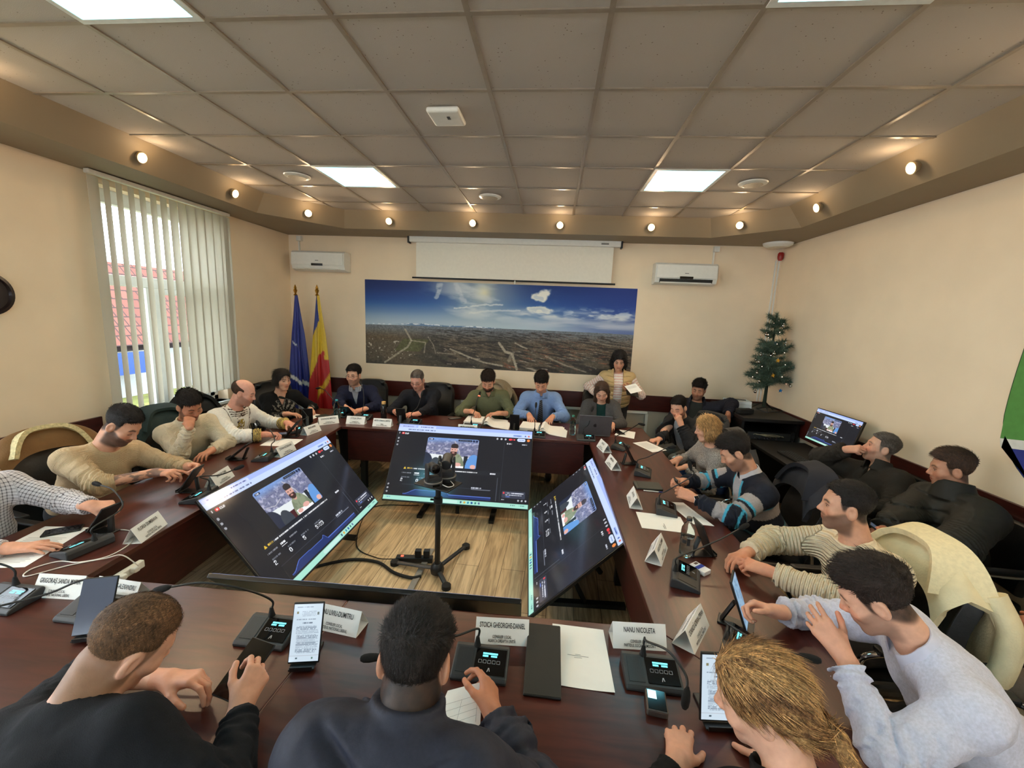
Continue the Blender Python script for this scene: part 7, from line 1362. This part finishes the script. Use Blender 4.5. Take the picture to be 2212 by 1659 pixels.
q = thing('paper_sheet', 'loose sheet curling off the paper packs on the cabinet', 'paper', (2.40, 5.60, 1.054), .1); b = MB(); b.sheet(lambda u, v: ((u-.5)*.22, (v-.5)*.2, -.05*max(0, .45-u)**1.5*3), 8, 3, .0008); b.build('page', m_paper, q)
phone(2.52, 5.66, 1.4, 'black remote or phone on top of the paper packs', m_gloss, z=1.054); q = thing('cable_coil', 'coiled black cables around the tree foot on the cabinet', 'cable', (2.80, 5.42, .967)); b = MB(); b.tube(spline([(.16*math.cos(a)+.01*math.sin(3*a), .13*math.sin(a), .008+.02*abs(math.sin(a*1.5))) for a in np.linspace(0, 6.0, 20)], 4), .006, 7); b.build('loop', m_rubber, q, smooth=60)
q = thing('camera_bag', 'black adapter box lying at the front left of the cabinet top', 'box', (2.40, 5.20, .966), .3); b = MB(); b.box((0, 0, .03), (.20, .09, .06)); b.build('box_body', m_rubber, q, bevel=.012)
# Christmas tree
tr = thing('christmas_tree', 'small artificial Christmas tree on the black cabinet', 'tree', (2.745, 5.46, .966)); b = MB(); b.tube([(0, 0, .05), (0, 0, 1.2)], [.022, .008], 10); b.build('trunk', mat('dark green trunk', (26, 40, 28), .8, bump=.5, bscale=90), tr, smooth=60)
for k in range(3): a = k*2.1+.4; b = MB(); b.tube([(0, 0, .12), (.16*math.cos(a), .16*math.sin(a), .006)], .007, 6); b.build('foot', m_black, tr)
rng = np.random.default_rng(5); V_, F_ = [], []; tips = []
for lv in range(11):
    z0 = .34+lv*.078; L_ = .195*(1-lv/11.8)**.8+.04; nb = max(5, 10-lv//2)
    for k in range(nb):
        a = 2*PI*k/nb+lv*.7+rng.uniform(-.2, .2); z0 += rng.uniform(-.03, .03); up = rng.uniform(-.1, .75); Lb = L_*rng.uniform(.8, 1.12); d = np.array([math.cos(a), math.sin(a), up]); e = np.array([0, 0, z0])+d*Lb+np.array([0, 0, -.25*Lb*Lb]); tips.append((e, Lb, lv))
        for s in range(int(Lb*1500)+60):
            t = rng.uniform(.12, 1.06); p = np.array([0, 0, z0])+d*Lb*t+np.array([0, 0, -.25*Lb*Lb*t*t]); nd = d*rng.uniform(.1, .7)+rng.normal(0, .6, 3); nd /= np.linalg.norm(nd); q_ = p+nd*rng.uniform(.04, .08); w_ = np.cross(nd, rng.normal(0, 1, 3)); w_ = w_/np.linalg.norm(w_)*.0022; o = len(V_); V_ += [p-w_, p+w_, q_]; F_.append((o, o+1, o+2))
for s in range(150):
    p = np.array([0, 0, rng.uniform(1.14, 1.22)]); nd = rng.normal(0, .7, 3)+np.array([0, 0, .6]); nd /= np.linalg.norm(nd); q_ = p+nd*.06; w_ = np.cross(nd, rng.normal(0, 1, 3)); w_ = w_/np.linalg.norm(w_)*.0022; o = len(V_); V_ += [p-w_, p+w_, q_]; F_.append((o, o+1, o+2))
me = bpy.data.meshes.new('needles'); npmesh(me, np.array(V_), np.array(F_)); me.materials.append(mat('fir needles', (44, 66, 50), .7, var=.35, scale=9, two=(98, 118, 100))); o = bpy.data.objects.new('needles', me); COL.objects.link(o); o.parent = tr
def orn(name, lab, p, fn, m, group): q = thing(name, lab, 'ornament', (2.745+p[0], 5.46+p[1], .966+p[2]), group=group); b = MB(); fn(b); b.build('shape', m, q, smooth=50); b = MB(); b.cyl((0, 0, .018), (0, 0, .032), .004, n=8); b.build('cap', m_chrome, q); return q
m_sil = mat('silver bauble', (190, 184, 176), .12, metal=1.); m_gold = mat('gold glitter', (230, 176, 50), .25, metal=.6); m_blst = mat('blue glitter', (40, 120, 200), .25, metal=.5)
front = [t for t in tips if t[0][1] < .06]
pos = ['left lower edge', 'left upper edge', 'left middle', 'right lower edge', 'centre', 'right middle', 'lower centre', 'right upper edge', 'upper centre', 'bottom right', 'bottom left', 'top']
for k in range(12): e, Lb, lv = front[(k*5+2) % len(front)]; orn('bauble', None, e*np.array([1, 1, 1])+np.array([0, -.02, -.045]), lambda b: b.sph((0, 0, 0), .020, 14, 10), m_sil, 'silver baubles on the tree')['label'] = 'small silver bauble hanging on the Christmas tree'
def star(b, R_=.03):
    p = [((R_ if i % 2 == 0 else R_*.42)*math.sin(i*PI/5), (R_ if i % 2 == 0 else R_*.42)*math.cos(i*PI/5)) for i in range(10)]; b.prism(p, -.005, .005, axis='y')
orn('star', 'gold star ornament in the middle of the tree', (.0, -.17, .66), star, m_gold, 'star ornaments'); orn('star', 'gold star ornament lower on the tree', (-.05, -.20, .48), star, m_gold, 'star ornaments'); orn('star', 'blue star ornament near the top left of the tree', (-.05, -.15, .86), lambda b: star(b, .024), m_blst, 'star ornaments'); orn('star', 'blue star ornament at the bottom right of the tree', (.06, -.21, .30), lambda b: star(b, .026), m_blst, 'star ornaments')
q = thing('fairy_lights', 'string of tiny pink white fairy lights on the tree', 'lights', (2.745, 5.46, .966)); m_f = mat('fairy bulb', (255, 220, 200), .3, emit=3., ergb=(1., .62, .5)); sp_ = [(.19*(1-t)**.85*math.cos(a)+.02*math.cos(a), .19*(1-t)**.85*math.sin(a)+.02*math.sin(a), .36+t*.80) for t, a in ((i/90, i*.42) for i in range(90))]; b = MB(); b.tube(sp_, .0015, 5); b.build('wire', mat('green wire', (20, 50, 30), .6), q)
for k in range(0, 90, 4): b = MB(); x_, y_, z_ = sp_[k]; b.sph((x_*1.08, y_*1.08, z_), .0042, 8, 6); b.build('bulb', m_f, q, smooth=180)
# desk with keyboard by the right wall
r = thing('side_desk', 'dark desk along the right wall under the monitor', 'desk', (2.63, 4.22, 0)); b = MB(); b.box((0, 0, .715), (.64, 1.30, .03)); b.build('desk_top', m_cab, r, bevel=.003)
for sy in (-.63, .63): b = MB(); b.box((.02, sy, .35), (.56, .025, .70)); b.build('side_panel', m_cab, r)
b = MB(); b.box((.25, 0, .40), (.02, 1.2, .5)); b.build('modesty_panel', m_cab, r)
r = thing('keyboard', 'black keyboard on the desk in front of the monitor', 'keyboard', (2.50, 4.20, .7305), -PI/2+.05); b = MB(); b.box((0, 0, .009), (.45, .15, .016)); b.build('frame', m_blk2, r, bevel=.004); b = MB()
for j in range(5):
    for i in range(15): b.box((-.2+.0285*i, -.052+.026*j, .019), (.024, .021, .007), taper=.85)
tag(b.build('keys', m_grey, r), None, None, kind='stuff')
r = thing('computer_mouse', 'black mouse beside the keyboard', 'mouse', (2.55, 3.88, .7305), -PI/2); b = MB(); b.sph((0, 0, .012), (.03, .055, .022), 16, 10); b.build('shell', m_blk2, r, smooth=180); b = MB(); b.cyl((-.004, -.03, .033), (.004, -.03, .033), .008, n=10); b.build('scroll_wheel', m_grey, r)
r = thing('paper_cup', 'white cup held at the right frame edge', 'cup', (2.28, 1.88, .83)); b = MB(); b.lathe([(.0, -.04), (.026, -.04), (.035, .05), (.037, .052), (.033, .05), (.024, -.035), (0, -.035)], n=22); b.build('cup_wall', m_paper, r, smooth=40)
# watch on the rugby shirt's wrist, ring, papers of the standing person
def watch(p, k, lab, rgb, back=.03):
    a = p['A'][k]; fd = nv(a['W']-a['E']); c = a['W']-fd*back; z = Vector((0, 0, 1)).rotation_difference(Vector(fd)).to_matrix(); bk = a['B']; bk = nv(bk-fd*(bk@fd)); q = thing('wrist_watch', lab, 'watch', c); b = MB(); b.lathe([(.0300, -.009), (.0325, -.009), (.0325, .009), (.0300, .009)], n=22, R=z); b.build('strap', mat('watch strap', rgb, .45), q, smooth=40); M3 = Vector((0, 0, 1)).rotation_difference(Vector(bk)).to_matrix(); b = MB(); b.box(tuple(bk*.033), (.03, .034, .010), M3); b.build('case', mat('watch case', (180, 178, 174), .2, metal=.7), q, bevel=.004); b = MB(); b.box(tuple(bk*.0385), (.024, .027, .001), M3); b.build('face', m_gloss, q)
watch(p15, 'L', 'white smart watch on the wrist of the rugby shirt', (206, 200, 196)); watch(p9, 'L', 'dark wrist watch of the person with the tie', (70, 56, 40), .02)
sheet([(.96, 5.34, 1.20), (1.10, 5.36, 1.24), (1.16, 5.22, 1.17), (1.02, 5.20, 1.13)], 'grey printed papers held by the standing person', LN(.2, 8), name='paper_sheet')
q = thing('phone_cover', 'open black phone cover in the hands of the standing person', 'phone', (1.06, 5.31, 1.115), .1, rot=(.5, .2, .1)); b = MB(); b.box((0, 0, 0), (.16, .10, .008)); b.build('cover', m_case, q, bevel=.003); b = MB(); b.box((0, .01, .0045), (.06, .08, .001)); b.build('screen', m_gloss, q)
